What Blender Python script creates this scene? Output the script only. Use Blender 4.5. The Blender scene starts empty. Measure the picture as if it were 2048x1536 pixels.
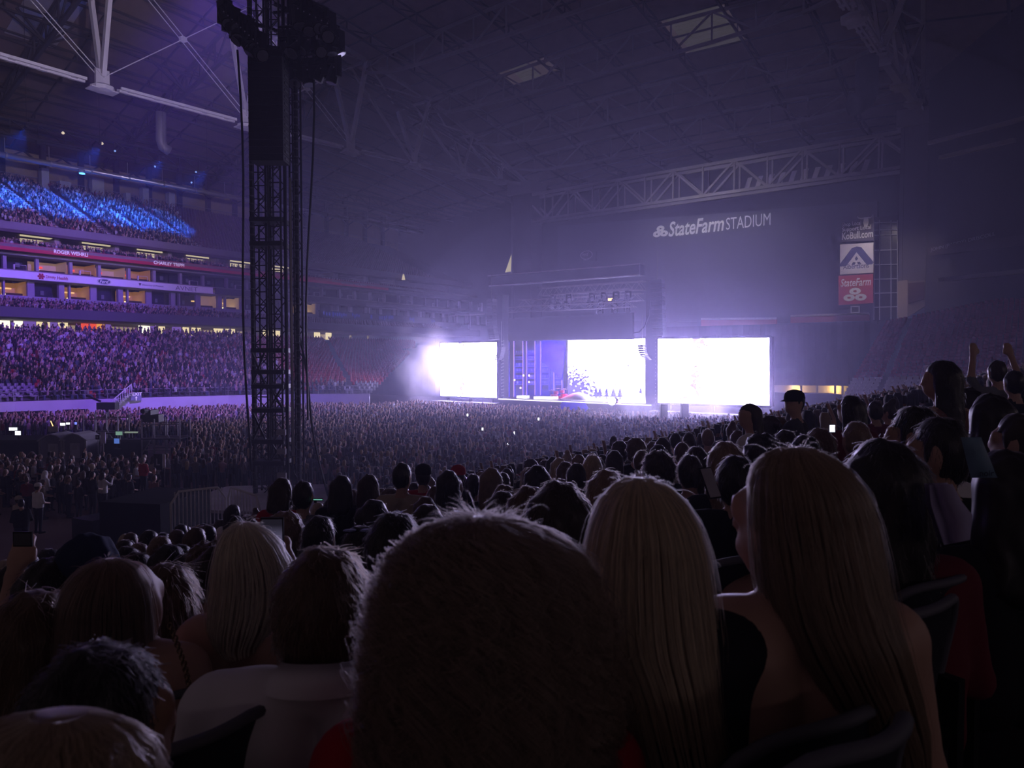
import bpy, math, random
import numpy as np
from mathutils import Vector, Matrix

random.seed(7); RNG = np.random.default_rng(7)
SC = bpy.context.scene
COL = SC.collection
# ------------------------------------------------------------------ camera
F = 1420.0                       # focal length in pixels of the 2048 x 1536 frame
CZ = 6.5                         # camera height above the arena floor
PITCH = math.atan(48 / F)        # looks very slightly down
cam_d = bpy.data.cameras.new('camera'); cam = bpy.data.objects.new('camera', cam_d); COL.objects.link(cam)
cam.location = (0, 0, CZ); cam.rotation_euler = (math.pi/2 - PITCH, 0, 0)
cam_d.sensor_width = 36; cam_d.lens = 36*F/2048; cam_d.clip_start = .02; cam_d.clip_end = 600
cam_d.dof.use_dof = True; cam_d.dof.focus_distance = 30; cam_d.dof.aperture_fstop = 3.2*2.2
SC.camera = cam
# ------------------------------------------------------------------ world, view
w = bpy.data.worlds.new('dark_hall'); SC.world = w; w.use_nodes = True
bg = w.node_tree.nodes['Background']; bg.inputs[0].default_value = (.54, .38, .45, 1); bg.inputs[1].default_value = .065
vs_ = SC.view_settings; vs_.view_transform = 'Standard'; vs_.look = 'None'; vs_.gamma = 1; vs_.use_curve_mapping = False
vs_.exposure = 0.0
cy = SC.cycles; cy.use_light_tree = False
cy.max_bounces = 3; cy.diffuse_bounces = 2; cy.glossy_bounces = 1; cy.transmission_bounces = 2; cy.volume_bounces = 0
cy.transparent_max_bounces = 8; cy.caustics_reflective = False; cy.caustics_refractive = False
cy.adaptive_threshold = .25; cy.sample_clamp_indirect = 4; cy.sample_clamp_direct = 0
# ------------------------------------------------------------------ arena frame
E = Vector((.8, -.6, 0)); FV = Vector((.6, .8, 0)); UP = Vector((0, 0, 1))
def S(u, v, z=0.0): return Vector((u*.8 + v*.6, -u*.6 + v*.8, z))
def ray(px, py):
    a, b = (px-1024)/F, (768-py)/F
    c, s = math.cos(PITCH), math.sin(PITCH)
    return Vector((a, c + s*b, -s + c*b))
EYE = Vector((0, 0, CZ))
def at(px, py, y): r = ray(px, py); return EYE + r*(y/r.y)
def onv(px, py, v): r = ray(px, py); return EYE + r*(v/r.dot(FV))
def onu(px, py, u): r = ray(px, py); return EYE + r*(u/r.dot(E))
def onz(px, py, z): r = ray(px, py); return EYE + r*((z-CZ)/r.z)
def uv(p): p = Vector(p); return p.dot(E), p.dot(FV)
def proj(p):
    q = Vector(p) - EYE; c, s = math.cos(PITCH), math.sin(PITCH)
    y = q.y*c - q.z*s; z = q.y*s + q.z*c
    return 1024 + F*q.x/y, 768 - F*z/y

# ------------------------------------------------------------------ lamps that light the hall
def lamp(name, kind, loc, aim, power, color, size=.5, angle=40, blend=.3):
    l = bpy.data.lights.new(name, kind); o = bpy.data.objects.new(name, l); COL.objects.link(o)
    l.energy = power; l.color = color
    if kind == 'SPOT': l.spot_size = math.radians(angle); l.spot_blend = blend; l.shadow_soft_size = size
    elif kind == 'AREA': l.size = size
    else: l.shadow_soft_size = size
    o.location = loc; d = (Vector(aim) - Vector(loc)); o.rotation_euler = d.to_track_quat('-Z', 'Y').to_euler()
    return o
# blue flood lamps under the roof edge, lighting the upper tier from in front
BLUE_V = (28, 37, 46, 55, 62)
for v_ in BLUE_V: lamp('blue_flood_lamp', 'SPOT', S(-107.3, v_, 36.6), S(-120.5, v_-1.5, 29.6), 62000, (.012, .12, 1), .25, 52, .3)
# violet wash lamps on the delay tower and the stage side, sweeping the stand opposite
TWL = Vector((at(520, 100, 30).x, 30, 24.6))
lamp('violet_wash_lamp', 'SPOT', TWL, S(-92, 40, 6), 120000, (.27, .09, 1), .4, 44, .8)
lamp('violet_wash_lamp', 'SPOT', TWL, S(-76, 48, 2.0), 75000, (.20, .10, 1), .4, 36, .9)
lamp('violet_wash_lamp', 'SPOT', TWL, S(-106, 38, 16.5), 260000, (.20, .085, 1), .4, 26, .9)
# pale lamps on the delay tower that skim the big roof truss
lamp('truss_skim_lamp', 'SPOT', at(560, 60, 30) + Vector((0, 2, 0)), S(-94.4, 42, 41), 90000, (.72, .60, 1), .3, 40, .6)
# blue wash over the column set at the back of the stage
lamp('blue_stage_lamp', 'SPOT', S(-48, 69.5, 9.2), S(-50, 74.5, 4.5), 12000, (.10, .05, 1), .3, 80, .5)
# white, blue and red stage lamps over the deck
lamp('white_stage_lamp', 'SPOT', S(-38, 68.5, 10), S(-37.5, 69.8, 2), 9000, (.82, .75, 1), .3, 60, .6)
lamp('white_stage_lamp', 'SPOT', S(-31.5, 68.5, 10), S(-31.5, 70.5, 2), 5000, (.82, .75, 1), .3, 40, .6)
lamp('red_stage_lamp', 'SPOT', S(-43, 68.5, 7), S(-43.5, 70, 2.5), 6000, (1, .03, .2), .2, 40, .5)
lamp('blue_stage_lamp', 'SPOT', S(-39.5, 63, 7), S(-40.5, 66, 1.2), 1600, (.08, .03, 1), .2, 40, .6)
# fill lamps added for board and banners, and the warm lamps of the service passage
lamp('end_fill_lamp', 'SPOT', S(-52, 107, 33), S(-51, 130, 27), 11000, (.75, .68, .9), .4, 110, .9)
lamp('end_fill_lamp', 'SPOT', S(-22, 114, 30), S(-20, 125, 14), 4200, (.85, .70, .80), .4, 100, .9)
lamp('passage_lamp', 'POINT', onv(1590, 778, 109.4), S(0, 0, 0), 330, (1, .72, .35), .8)
lamp('passage_lamp', 'POINT', onv(1668, 778, 109.4), S(0, 0, 0), 330, (1, .72, .35), .8)
# ------------------------------------------------------------------ mesh helpers
ORG = {}
class MB:
    def __init__(s): s.v = []; s.f = []; s.m = []
    def add(s, vs, fs, m=0):
        n = len(s.v); s.v += [tuple(p) for p in vs]; s.f += [tuple(i+n for i in f) for f in fs]; s.m += [m]*len(fs)
        return s
    def obox(s, c, ax, ay, az, m=0):       # centre and three half axes
        c, ax, ay, az = map(Vector, (c, ax, ay, az)); vs = []
        for k in (-1, 1):
            for j in (-1, 1):
                for i in (-1, 1): vs.append(c + ax*i + ay*j + az*k)
        return s.add(vs, [(0,2,3,1),(4,5,7,6),(0,1,5,4),(2,6,7,3),(0,4,6,2),(1,3,7,5)], m)
    def box(s, u0, u1, v0, v1, z0, z1, m=0):   # box in the arena frame
        return s.obox(S((u0+u1)/2, (v0+v1)/2, (z0+z1)/2), E*((u1-u0)/2), FV*((v1-v0)/2), UP*((z1-z0)/2), m)
    def wbox(s, x0, x1, y0, y1, z0, z1, m=0):
        return s.obox(((x0+x1)/2, (y0+y1)/2, (z0+z1)/2), ((x1-x0)/2,0,0), (0,(y1-y0)/2,0), (0,0,(z1-z0)/2), m)
    def beam(s, a, b, w, h=None, m=0):
        a, b = Vector(a), Vector(b); d = b-a; h = h or w
        if d.length < 1e-6: return s
        t = d.normalized(); sd = t.cross(UP)
        if sd.length < 1e-3: sd = Vector(E)
        sd.normalize(); up = sd.cross(t).normalized()
        return s.obox((a+b)/2, d/2, sd*(w/2), up*(h/2), m)
    def tube(s, a, b, r, n=8, r2=None, m=0, cap=True):
        a, b = Vector(a), Vector(b); d = b-a; r2 = r if r2 is None else r2
        t = d.normalized(); sd = t.cross(UP)
        if sd.length < 1e-3: sd = Vector((1,0,0))
        sd.normalize(); up = sd.cross(t); vs = []
        for p, q in ((a, r), (b, r2)):
            for i in range(n):
                an = 2*math.pi*i/n; vs.append(p + (sd*math.cos(an) + up*math.sin(an))*q)
        fs = [(i, (i+1) % n, n+(i+1) % n, n+i) for i in range(n)]
        if cap: fs += [tuple(reversed(range(n))), tuple(range(n, 2*n))]
        return s.add(vs, fs, m)
    def path(s, pts, r, n=6, m=0):
        pts = [Vector(p) for p in pts]; vs = []; k = len(pts); sd = None
        for i, p in enumerate(pts):
            t = (pts[min(i+1, k-1)] - pts[max(i-1, 0)]).normalized()
            if sd is None:
                sd = t.cross(UP)
                if sd.length < .2: sd = t.cross(Vector((.7, .7, 0)))
            sd = (sd - t*sd.dot(t)).normalized(); up = sd.cross(t); rr = r[i] if hasattr(r, '__len__') else r
            for j in range(n):
                an = 2*math.pi*j/n; vs.append(p + (sd*math.cos(an) + up*math.sin(an))*rr)
        fs = [(i*n+j, i*n+(j+1) % n, (i+1)*n+(j+1) % n, (i+1)*n+j) for i in range(k-1) for j in range(n)]
        fs += [tuple(reversed(range(n))), tuple(range((k-1)*n, k*n))]
        return s.add(vs, fs, m)
    def quad(s, a, b, c, d, m=0): return s.add([a, b, c, d], [(0,1,2,3)], m)
    def slab(s, a, b, c, d, th, m=0):          # a quad given a thickness away from its normal
        a, b, c, d = map(Vector, (a, b, c, d)); n = (b-a).cross(d-a).normalized()*th
        return s.add([a, b, c, d, a-n, b-n, c-n, d-n], [(0,1,2,3),(7,6,5,4),(0,4,5,1),(1,5,6,2),(2,6,7,3),(3,7,4,0)], m)
    def lathe(s, c, prof, n=12, m=0, sx=1, sy=1):
        c = Vector(c); vs = []
        for r, z in prof:
            for i in range(n):
                an = 2*math.pi*i/n; vs.append(c + Vector((r*sx*math.cos(an), r*sy*math.sin(an), z)))
        k = len(prof)
        fs = [(i*n+j, i*n+(j+1) % n, (i+1)*n+(j+1) % n, (i+1)*n+j) for i in range(k-1) for j in range(n)]
        fs += [tuple(reversed(range(n))), tuple(range((k-1)*n, k*n))]
        return s.add(vs, fs, m)
    def build(s, name, mats, parent=None, org=None, smooth=False):
        if not isinstance(mats, (list, tuple)): mats = [mats]
        me = bpy.data.meshes.new(name)
        if parent is not None: o0 = ORG[parent.name]
        elif org is not None: o0 = Vector(org)
        else:
            a = np.array(s.v); o0 = Vector(((a[:,0].min()+a[:,0].max())/2, (a[:,1].min()+a[:,1].max())/2, a[:,2].min()))
        me.from_pydata([tuple(Vector(p)-o0) for p in s.v], [], s.f)
        for m in mats: me.materials.append(m)
        if len(mats) > 1: me.polygons.foreach_set('material_index', s.m)
        if smooth: me.polygons.foreach_set('use_smooth', [True]*len(s.f))
        me.update()
        o = bpy.data.objects.new(name, me); COL.objects.link(o)
        if parent is not None: o.parent = parent; ORG[o.name] = Vector(o0)
        else: o.location = o0; ORG[o.name] = Vector(o0)
        return o
def empty(name, loc, rz=0):
    o = bpy.data.objects.new(name, None); COL.objects.link(o); o.location = loc; o.rotation_euler = (0,0,rz); o.empty_display_size = .1
    ORG[o.name] = Vector(loc); return o
def tag(o, label=None, cat=None, group=None, kind=None):
    if label: o['label'] = label
    if cat: o['category'] = cat
    if group: o['group'] = group
    if kind: o['kind'] = kind
    return o
def struct(o, label=None): o['kind'] = 'structure'; (o.__setitem__('label', label) if label else None); return o
# ------------------------------------------------------------------ materials
MATS = {}
def mat(name, col, rough=.6, metal=0, var=.15, scale=4.0, bump=0, spec=.3, emit=None, es=0, coat=0, sheen=0):
    if name in MATS: return MATS[name]
    m = bpy.data.materials.new(name); m.use_nodes = True; MATS[name] = m
    nt = m.node_tree; N = nt.nodes; L = nt.links; b = N['Principled BSDF']
    b.inputs['Roughness'].default_value = rough; b.inputs['Metallic'].default_value = metal
    b.inputs['Specular IOR Level'].default_value = spec
    if sheen: b.inputs['Sheen Weight'].default_value = sheen; b.inputs['Sheen Roughness'].default_value = .25; b.inputs['Sheen Tint'].default_value = (.9,.82,.85,1)
    if coat: b.inputs['Coat Weight'].default_value = coat
    tc = N.new('ShaderNodeTexCoord'); no = N.new('ShaderNodeTexNoise'); no.inputs['Scale'].default_value = scale; no.inputs['Detail'].default_value = 3
    L.new(tc.outputs['Object'], no.inputs['Vector'])
    mx = N.new('ShaderNodeMix'); mx.data_type = 'RGBA'
    mx.inputs['A'].default_value = tuple(c*(1-var) for c in col) + (1,); mx.inputs['B'].default_value = tuple(min(1, c*(1+var)) for c in col) + (1,)
    L.new(no.outputs['Fac'], mx.inputs['Factor']); L.new(mx.outputs['Result'], b.inputs['Base Color'])
    if bump:
        bp = N.new('ShaderNodeBump'); bp.inputs['Strength'].default_value = bump; L.new(no.outputs['Fac'], bp.inputs['Height']); L.new(bp.outputs['Normal'], b.inputs['Normal'])
    if emit and es: b.inputs['Emission Color'].default_value = tuple(emit)+(1,); b.inputs['Emission Strength'].default_value = es
    return m
def attr_mat(name, rough=.75, obj=False, layer='Col'):
    if name in MATS: return MATS[name]
    m = bpy.data.materials.new(name); m.use_nodes = True; MATS[name] = m
    nt = m.node_tree; N = nt.nodes; L = nt.links; b = N['Principled BSDF']; b.inputs['Roughness'].default_value = rough
    b.inputs['Specular IOR Level'].default_value = .2
    no = N.new('ShaderNodeTexNoise'); no.inputs['Scale'].default_value = 9; tc = N.new('ShaderNodeTexCoord'); L.new(tc.outputs['Object'], no.inputs['Vector'])
    mp = N.new('ShaderNodeMapRange'); mp.inputs['To Min'].default_value = .8; mp.inputs['To Max'].default_value = 1.15; L.new(no.outputs['Fac'], mp.inputs['Value'])
    if obj: a = N.new('ShaderNodeObjectInfo')
    else: a = N.new('ShaderNodeAttribute'); a.attribute_name = layer
    b.inputs['Sheen Weight'].default_value = .35; b.inputs['Sheen Roughness'].default_value = .35
    vm = N.new('ShaderNodeVectorMath'); vm.operation = 'SCALE'; L.new(a.outputs['Color'], vm.inputs[0]); L.new(mp.outputs['Result'], vm.inputs['Scale'])
    L.new(vm.outputs['Vector'], b.inputs['Base Color'])
    return m
def emat(name, col, s):
    return mat(name, (.02,.02,.02), emit=col, es=s)
CONC = mat('concrete', (.30,.28,.28), .85, var=.2, scale=2)
DARK = mat('black_steel', (.012,.012,.016), .55, metal=.0, scale=8)
STEEL = mat('grey_steel', (.30,.29,.30), .5, metal=.3, scale=3)
WHITE_ST = mat('white_painted_steel', (.62,.60,.62), .5, scale=2)
TRUSS = mat('grey_painted_steel', (.36,.33,.34), .6, scale=2)
ROOF_P = mat('brown_roof_lining', (.13,.085,.075), .85, var=.35, scale=.8)
ROOF_C = mat('taupe_roof_lining', (.17,.12,.11), .85, var=.4, scale=.6)
ROOF_B = mat('dark_purlin_steel', (.03,.025,.03), .7)
BLACKC = mat('black_drape', (.010,.010,.014), .95, var=.3, scale=1)
FLOOR = mat('dusty_arena_floor', (.24,.17,.17), .8, var=.3, scale=.5)
DKNAVY = mat('dark_navy_panel', (.035,.035,.055), .75)
SKYL = emat('daylight_roof_panel', (.80,.72,.72), .045)

def text_mesh(txt, bold=0, shear=0):
    cu = bpy.data.curves.new('lettering', 'FONT'); cu.body = txt; cu.offset = bold; cu.shear = shear; cu.resolution_u = 3
    o = bpy.data.objects.new('lettering', cu); COL.objects.link(o)
    dg = bpy.context.evaluated_depsgraph_get(); me = bpy.data.meshes.new_from_object(o.evaluated_get(dg))
    bpy.data.objects.remove(o); bpy.data.curves.remove(cu); return me
def text(txt, p0, xdir, wd, ht, m, parent, bold=.01, shear=0, name='lettering', ydir=None, lift=.03):
    """flat lettering fitted into wd x ht with its lower left corner at p0"""
    me = text_mesh(txt, bold, shear); n = len(me.vertices); co = np.empty(n*3); me.vertices.foreach_get('co', co); co = co.reshape(-1,3)
    lo, hi = co.min(0), co.max(0); sx, sy = wd/(hi[0]-lo[0]), ht/(hi[1]-lo[1])
    X = Vector(xdir).normalized(); Y = Vector(ydir).normalized() if ydir else UP; Z = X.cross(Y)
    p0 = Vector(p0) + Z*lift - ORG[parent.name]
    a = np.array(p0)[None] + np.outer((co[:,0]-lo[0])*sx, np.array(X)) + np.outer((co[:,1]-lo[1])*sy, np.array(Y))
    me.vertices.foreach_set('co', a.ravel()); me.materials.clear(); me.materials.append(m); me.update()
    o = bpy.data.objects.new(name, me); COL.objects.link(o); o.parent = parent; ORG[o.name] = ORG[parent.name]
    return o
def disc(mb, c, X, rx, ry, n=20, m=0, lift=.03, hole=0):
    X = Vector(X).normalized(); Z = X.cross(UP); c = Vector(c) + Z*lift
    out = [c + X*(rx*math.cos(2*math.pi*i/n)) + UP*(ry*math.sin(2*math.pi*i/n)) for i in range(n)]
    if not hole: return mb.add(out, [tuple(range(n))], m)
    inn = [c + X*(hole*rx*math.cos(2*math.pi*i/n)) + UP*(hole*ry*math.sin(2*math.pi*i/n)) for i in range(n)]
    return mb.add(out+inn, [(i, (i+1) % n, n+(i+1) % n, n+i) for i in range(n)], m)
# ================================================================== THE HALL
floor_o = struct(MB().box(-150, 60, -30, 150, -.4, 0).build('floor', FLOOR))
# ---- stand on the far side (suite front plane at u = US)
US = -105.9
def SL(q, v, z): return S(US - q, v, z)      # q: metres behind the suite front
wl = struct(empty('wall_left', S(US, 60, 0)))
V0, V1 = 14, 128
def slab(name, q0, q1, z0, z1, m, v0=V0, v1=V1): return MB().box(US-q1, US-q0, v0, v1, z0, z1).build(name, m, wl)
PURPLE_C = mat('painted_fascia', (.40,.38,.42), .7, scale=1)
slab('concourse_floor', -1, 14, 9.6, 10.2, CONC)
slab('loge_fascia', -.6, -.2, 12.0, 13.3, mat('dark_fascia', (.10,.09,.11), .7))
slab('loge_floor', -.2, 13, 12.0, 12.3, CONC)
slab('lower_suite_sill', 5.2, 5.6, 14.2, 15.2, PURPLE_C)
slab('lower_suite_floor', 5.6, 12, 14.9, 15.1, CONC)
slab('lower_suite_header', 2.8, 5.6, 17.2, 17.5, PURPLE_C)
slab('upper_suite_floor', 3.0, 12, 18.2, 18.45, CONC)
slab('upper_suite_header', 3.0, 5.2, 20.35, 20.6, PURPLE_C)
slab('mezzanine_floor', .2, 14, 21.0, 21.4, CONC)
slab('mezzanine_back_wall', 9, 9.3, 21.4, 26.0, mat('mauve_plaster', (.22,.18,.20), .8))
slab('suite_back_wall', 12, 12.3, 12.3, 21.2, mat('dim_plaster', (.10,.09,.10), .8))
slab('concourse_back_wall', 13.5, 14, 10.2, 12.0, mat('cream_plaster', (.42,.36,.28), .8))
# concourse: lit shop fronts, each a pane of its own
LITC = [emat('cream_lit_panel', (1,.80,.50), 1.0), emat('white_lit_panel', (1,.92,.78), 1.5), emat('violet_lit_panel', (.35,.18,.9), .5), emat('tan_lit_panel', (.75,.55,.38), .45), emat('red_lit_panel', (1,.10,.05), .9), emat('orange_lit_panel', (1,.42,.08), .9)]
conc = [(0,20,1),(28,46,1),(47,72,2),(74,86,0),(96,100,0),(101,115,2),(117,124,0),(126,136,0),(138,158,3),(163,193,4),(194,209,5),(212,222,2),(224,238,3),(240,270,3),(278,300,1),(301,312,2),(318,330,0),(345,362,2),(366,378,0),(384,402,0),(406,425,3),(428,448,0),(452,470,0),(474,486,3),(527,560,0),(629,640,0),(641,651,3),(652,663,0),(700,703,3),(735,738,3)]
for a, b, k in conc:
    p0, p1 = onu(a, 655, US-9), onu(b, 655, US-9); v0, v1 = uv(p0)[1], uv(p1)[1]
    MB().box(US-9.2, US-9, v0, v1, 10.25, 11.95 if k != 3 else 11.6).build('lit_front_panel', LITC[k], wl)
# columns and windows of the two suite levels, bay by bay
BAY = 8.0; vb0 = uv(onu(6, 575, US-5.6))[1]
room_mats = [mat('warm_glow_wall', (.45,.28,.14), .8, emit=(1,.42,.10), es=.12), mat('cream_glow_wall', (.55,.45,.3), .8, emit=(1,.58,.25), es=.12), mat('unlit_room_wall', (.03,.03,.05), .6)]  # lit rooms' walls glow in place of room light; unlit ones coloured dark
glow = emat('room_lamp', (1,.75,.4), 3.5)
litA = {0:0, 1:0, 2:0, 3:2, 4:1, 6:1}; litB = {1:(0,1), 2:(0,2), 0:(2,1), 3:(2,2)}
for i in range(-2, 13):
    vb = vb0 + i*BAY
    k = litA.get(i, 2)
    # lower suites
    MB().box(US-5.7, US-5.3, vb+2.75, vb+3.6, 15.1, 17.3).build('column', PURPLE_C, wl)
    MB().box(US-5.7, US-5.0, vb+6.5, vb+7.2, 15.1, 17.3).build('column', PURPLE_C, wl)
    MB().box(US-5.75, US-5.2, vb-.12, vb+.1, 14, 17.3).build('column', PURPLE_C, wl)
    for (a, b, kk, depth) in ((.15, 2.7, k, 4.0), (3.7, 6.4, (1 if i == 3 else 2), 1.5)):
        MB().box(US-5.6-depth-.1, US-5.6-depth, vb+a, vb+b, 15.1, 17.2).build('room_wall', room_mats[kk], wl)
        if kk < 2:
            MB().box(US-5.6-depth, US-5.6, vb+b-.05, vb+b, 15.1, 17.2).build('room_side_wall', room_mats[kk], wl)
            MB().box(US-7.0, US-6.2, vb+a+.1, vb+a+.5, 15.25, 15.45).build('room_lamp', glow, wl)
            MB().box(US-8.0, US-7.2, vb+a+1.2, vb+a+2.0, 15.2, 15.4).build('room_lamp', glow, wl)
            MB().box(US-6.6, US-6.0, vb+a+.3, vb+b-.3, 15.1, 15.55).build('counter', mat('dark_wood', (.08,.04,.02), .5), wl)
            MB().box(US-9.4, US-9.1, vb+a+.5, vb+b-.6, 16.3, 16.5).build('shelf', mat('glowing_shelf', (.5,.3,.12), .5, emit=(1,.6,.2), es=.9), wl)  # shelf given its own glow in place of lamplight
        else:
            MB().box(US-7.0, US-6.9, vb+a+1.2, vb+a+1.6, 15.6, 16.2).build('wall_screen', mat('grey_monitor', (.2,.22,.24), .3), wl)
        MB().box(US-5.7, US-5.55, vb+a, vb+b, 15.05, 15.2).build('window_rail', DARK, wl)
    MB().box(US-5.5, US-5.3, vb+1.0, vb+1.7, 16.9, 17.15).build('vent_grille', DARK, wl)
    # upper suites
    MB().box(US-5.3, US-4.7, vb-.2, vb+.2, 18.4, 20.5).build('column', PURPLE_C, wl)
    MB().box(US-5.3, US-4.7, vb+3.6, vb+4.0, 18.4, 20.5).build('column', PURPLE_C, wl)
    lb = litB.get(i, (2, 2))
    for (a, b, kk) in ((.3, 3.5, lb[0]), (4.1, 7.7, lb[1])):
        MB().box(US-9.1, US-9.0, vb+a, vb+b, 18.4, 20.4).build('room_wall', room_mats[kk], wl)
        if kk < 2:
            MB().box(US-8.95, US-5.4, vb+b-.06, vb+b, 18.4, 20.4).build('room_side_wall', room_mats[kk], wl)
            MB().box(US-6.8, US-6.3, vb+a+.2, vb+a+.5, 18.9, 19.1).build('room_lamp', glow, wl)
            MB().box(US-8.8, US-8.6, vb+a+1, vb+a+1.7, 19.5, 19.75).build('wall_sign', emat('red_room_sign', (1,.08,.05), 1.2), wl)
            MB().box(US-6.2, US-5.8, vb+a+.1, vb+b-.1, 18.4, 18.95).build('counter', MATS['dark_wood'], wl)
        else:
            MB().box(US-6.9, US-6.8, vb+a+1.6, vb+a+2.1, 19.2, 19.8).build('wall_screen', MATS['grey_monitor'], wl)
    MB().box(US-3.2, US-3.0, vb+.4, vb+.6, 18.4, 19.1).tube(SL(3.1, vb+.5, 19.1), SL(3.1, vb+1.9, 19.1), .03).tube(SL(3.1, vb+1.9, 19.1), SL(3.1, vb+1.9, 18.4), .03).build('handrail', WHITE_ST, wl)
    # mezzanine openings onto the lit upper concourse
    if -1 <= i < 9:
        lit = i in (0, 1, 2, 3, 4, 5)
        MB().box(US-8.95, US-8.8, vb+3.2, vb+7.2, 22.2, 24.4).build('lit_opening', emat('pale_lit_opening', (1,.82,.55), .62) if lit else MATS['dim_plaster'], wl)
        MB().box(US-8.8, US-8.6, vb+3.0, vb+7.4, 23.5, 23.75).build('lintel', MATS['mauve_plaster'], wl)
        MB().box(US-8.8, US-4.5, vb+5.9, vb+6.5, 21.4, 23.4).build('stair_wall', mat('pale_stair_wall', (.38,.33,.30), .8), wl)
        MB().tube(SL(2.2, vb+.2, 22.3), SL(2.2, vb+6.9, 22.3), .035).tube(SL(2.2, vb+.2, 21.4), SL(2.2, vb+.2, 22.3), .03).tube(SL(2.2, vb+3.5, 21.4), SL(2.2, vb+3.5, 22.3), .03).build('handrail', STEEL, wl)
# ribbon boards
RED_B = mat('red_ribbon_board', (.45,.03,.07), .5, var=.05, emit=(.75,.03,.12), es=.055)
LILAC_B = mat('white_ribbon_board', (.80,.78,.85), .4, var=.03, emit=(.5,.32,1), es=.10)
rb = MB().box(US-.5, US-.2, V0, 100, 20.55, 21.45).build('ribbon_board', RED_B)
tag(rb, 'long dark red ribbon board carrying name lettering under the mezzanine', 'sign')
LET_W = mat('white_lettering', (.75,.70,.80), .5, emit=(.72,.6,.9), es=.45)
LET_DIM = mat('dull_white_lettering', (.40,.38,.42), .6)
def rib_text(o, t, pxa, pxb, u, z0, z1, m, **k):
    a = onu(pxa, 520, u); b = onu(pxb, 520, u); va, vb_ = uv(a)[1], uv(b)[1]
    return text(t, S(u, va, z0), FV, vb_-va, z1-z0, m, o, **k)
rib_text(rb, 'ROGER WEHRLI', 108, 176, US-.2, 20.75, 21.25, LET_W, bold=.02)
rib_text(rb, 'CHARLEY TRIPPI', 307, 368, US-.2, 20.75, 21.25, LET_W, bold=.02)
for _a, _b in ((96, 99.5), (100.5, 104)): rib_text(rb, '2', _a, _b, US-.2, 20.75, 21.25, mat('dim_red_lettering', (.5,.1,.12), .5), bold=.02)
rib_text(rb, 'ADRIAN WILSON', 682, 732, US-.2, 20.75, 21.25, LET_DIM, bold=.02)
lb = MB().box(US-.1-2.6, US-2.4, V0, uv(onu(426, 580, US-2.4))[1], 17.25, 18.25).build('ribbon_board', LILAC_B)
tag(lb, 'lilac lit advertising ribbon board with logos between the suite levels', 'sign')
DKRED = mat('dark_red_print', (.40,.02,.06), .5); DKBLUE = mat('dark_blue_print', (.03,.03,.16), .5); DKPR = mat('dark_print', (.05,.03,.08), .5)
uL = US-2.4
rib_text(lb, 'Dignity', 91, 111, uL, 17.45, 17.95, DKRED, bold=.02); rib_text(lb, 'Health', 113.5, 135, uL, 17.5, 17.95, DKRED, bold=.02)
h0 = S(uL, uv(onu(82, 550, uL))[1], 17.75); mb = MB()
for k in range(6):
    a = k*math.pi/3; mb.obox(h0 + E*.04 + FV*(.3*math.cos(a)) + UP*(.3*math.sin(a)), FV*.12, UP*.12, E*.02)
mb.obox(h0 + E*.05, FV*.16, UP*.16, E*.02).build('logo', DKRED, lb)
of = S(uL, uv(onu(208, 560, uL))[1], 17.75)
disc(MB(), of, FV, .95, .40, 24).build('logo', DKBLUE, lb); disc(MB(), of, FV, .90, .36, 24, lift=.04, hole=.92).build('logo_ring', LET_W, lb)
text('Ford', of - FV*.6 - UP*.22, FV, 1.2, .44, LET_W, lb, lift=.06, shear=.3)
rib_text(lb, 'University of Phoenix', 283, 326, uL, 17.55, 17.9, DKPR, bold=.01)
MB().add([S(uL+.03, uv(onu(277, 570, uL))[1]+dx, 17.55+dz) for dx, dz in ((0,.4),(.2,0),(.42,.42))], [(0,1,2)]).build('logo', DKPR, lb)
rib_text(lb, 'AVNET', 350, 394, uL, 17.4, 18.05, DKPR, bold=-.01)
b2 = MB().box(US-2.7, US-2.4, uv(onu(432, 580, US-2.4))[1], 96, 17.25, 18.25).build('ribbon_board', mat('dark_ribbon_board', (.10,.09,.11), .5))
tag(b2, 'unlit dark ribbon board continuing past the lilac one behind the tower', 'sign')
# blue lettering glow on the far suite front
bl = MB().box(US-.5, US-.3, uv(onu(640, 622, US))[1], uv(onu(872, 622, US))[1], 14.3, 15.6).build('ribbon_board', mat('dim_blue_board', (.01,.012,.03), .5))
tag(bl, 'dim ribbon board with blue glyphs under the far suites', 'sign')
for k, (a, b) in enumerate(((645,662),(664,694),(703,720),(741,744),(757,775),(776,787),(818,829),(862,870))):
    va, vb_ = uv(onu(a, 622, US-.3))[1], uv(onu(b, 622, US-.3))[1]; mb = MB(); n = max(2, int((vb_-va)/.5)); rr = random.Random(k)
    for j in range(n):
        x = va + (vb_-va)*(j+.5)/n; MB().box(US-.3, US-.25, x-.14, x+.14, 14.5+rr.random()*.4, 15.2+rr.random()*.3).build('blue_glyph', emat('blue_glyph_light', (.05,.10,1), .30), bl)
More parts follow.
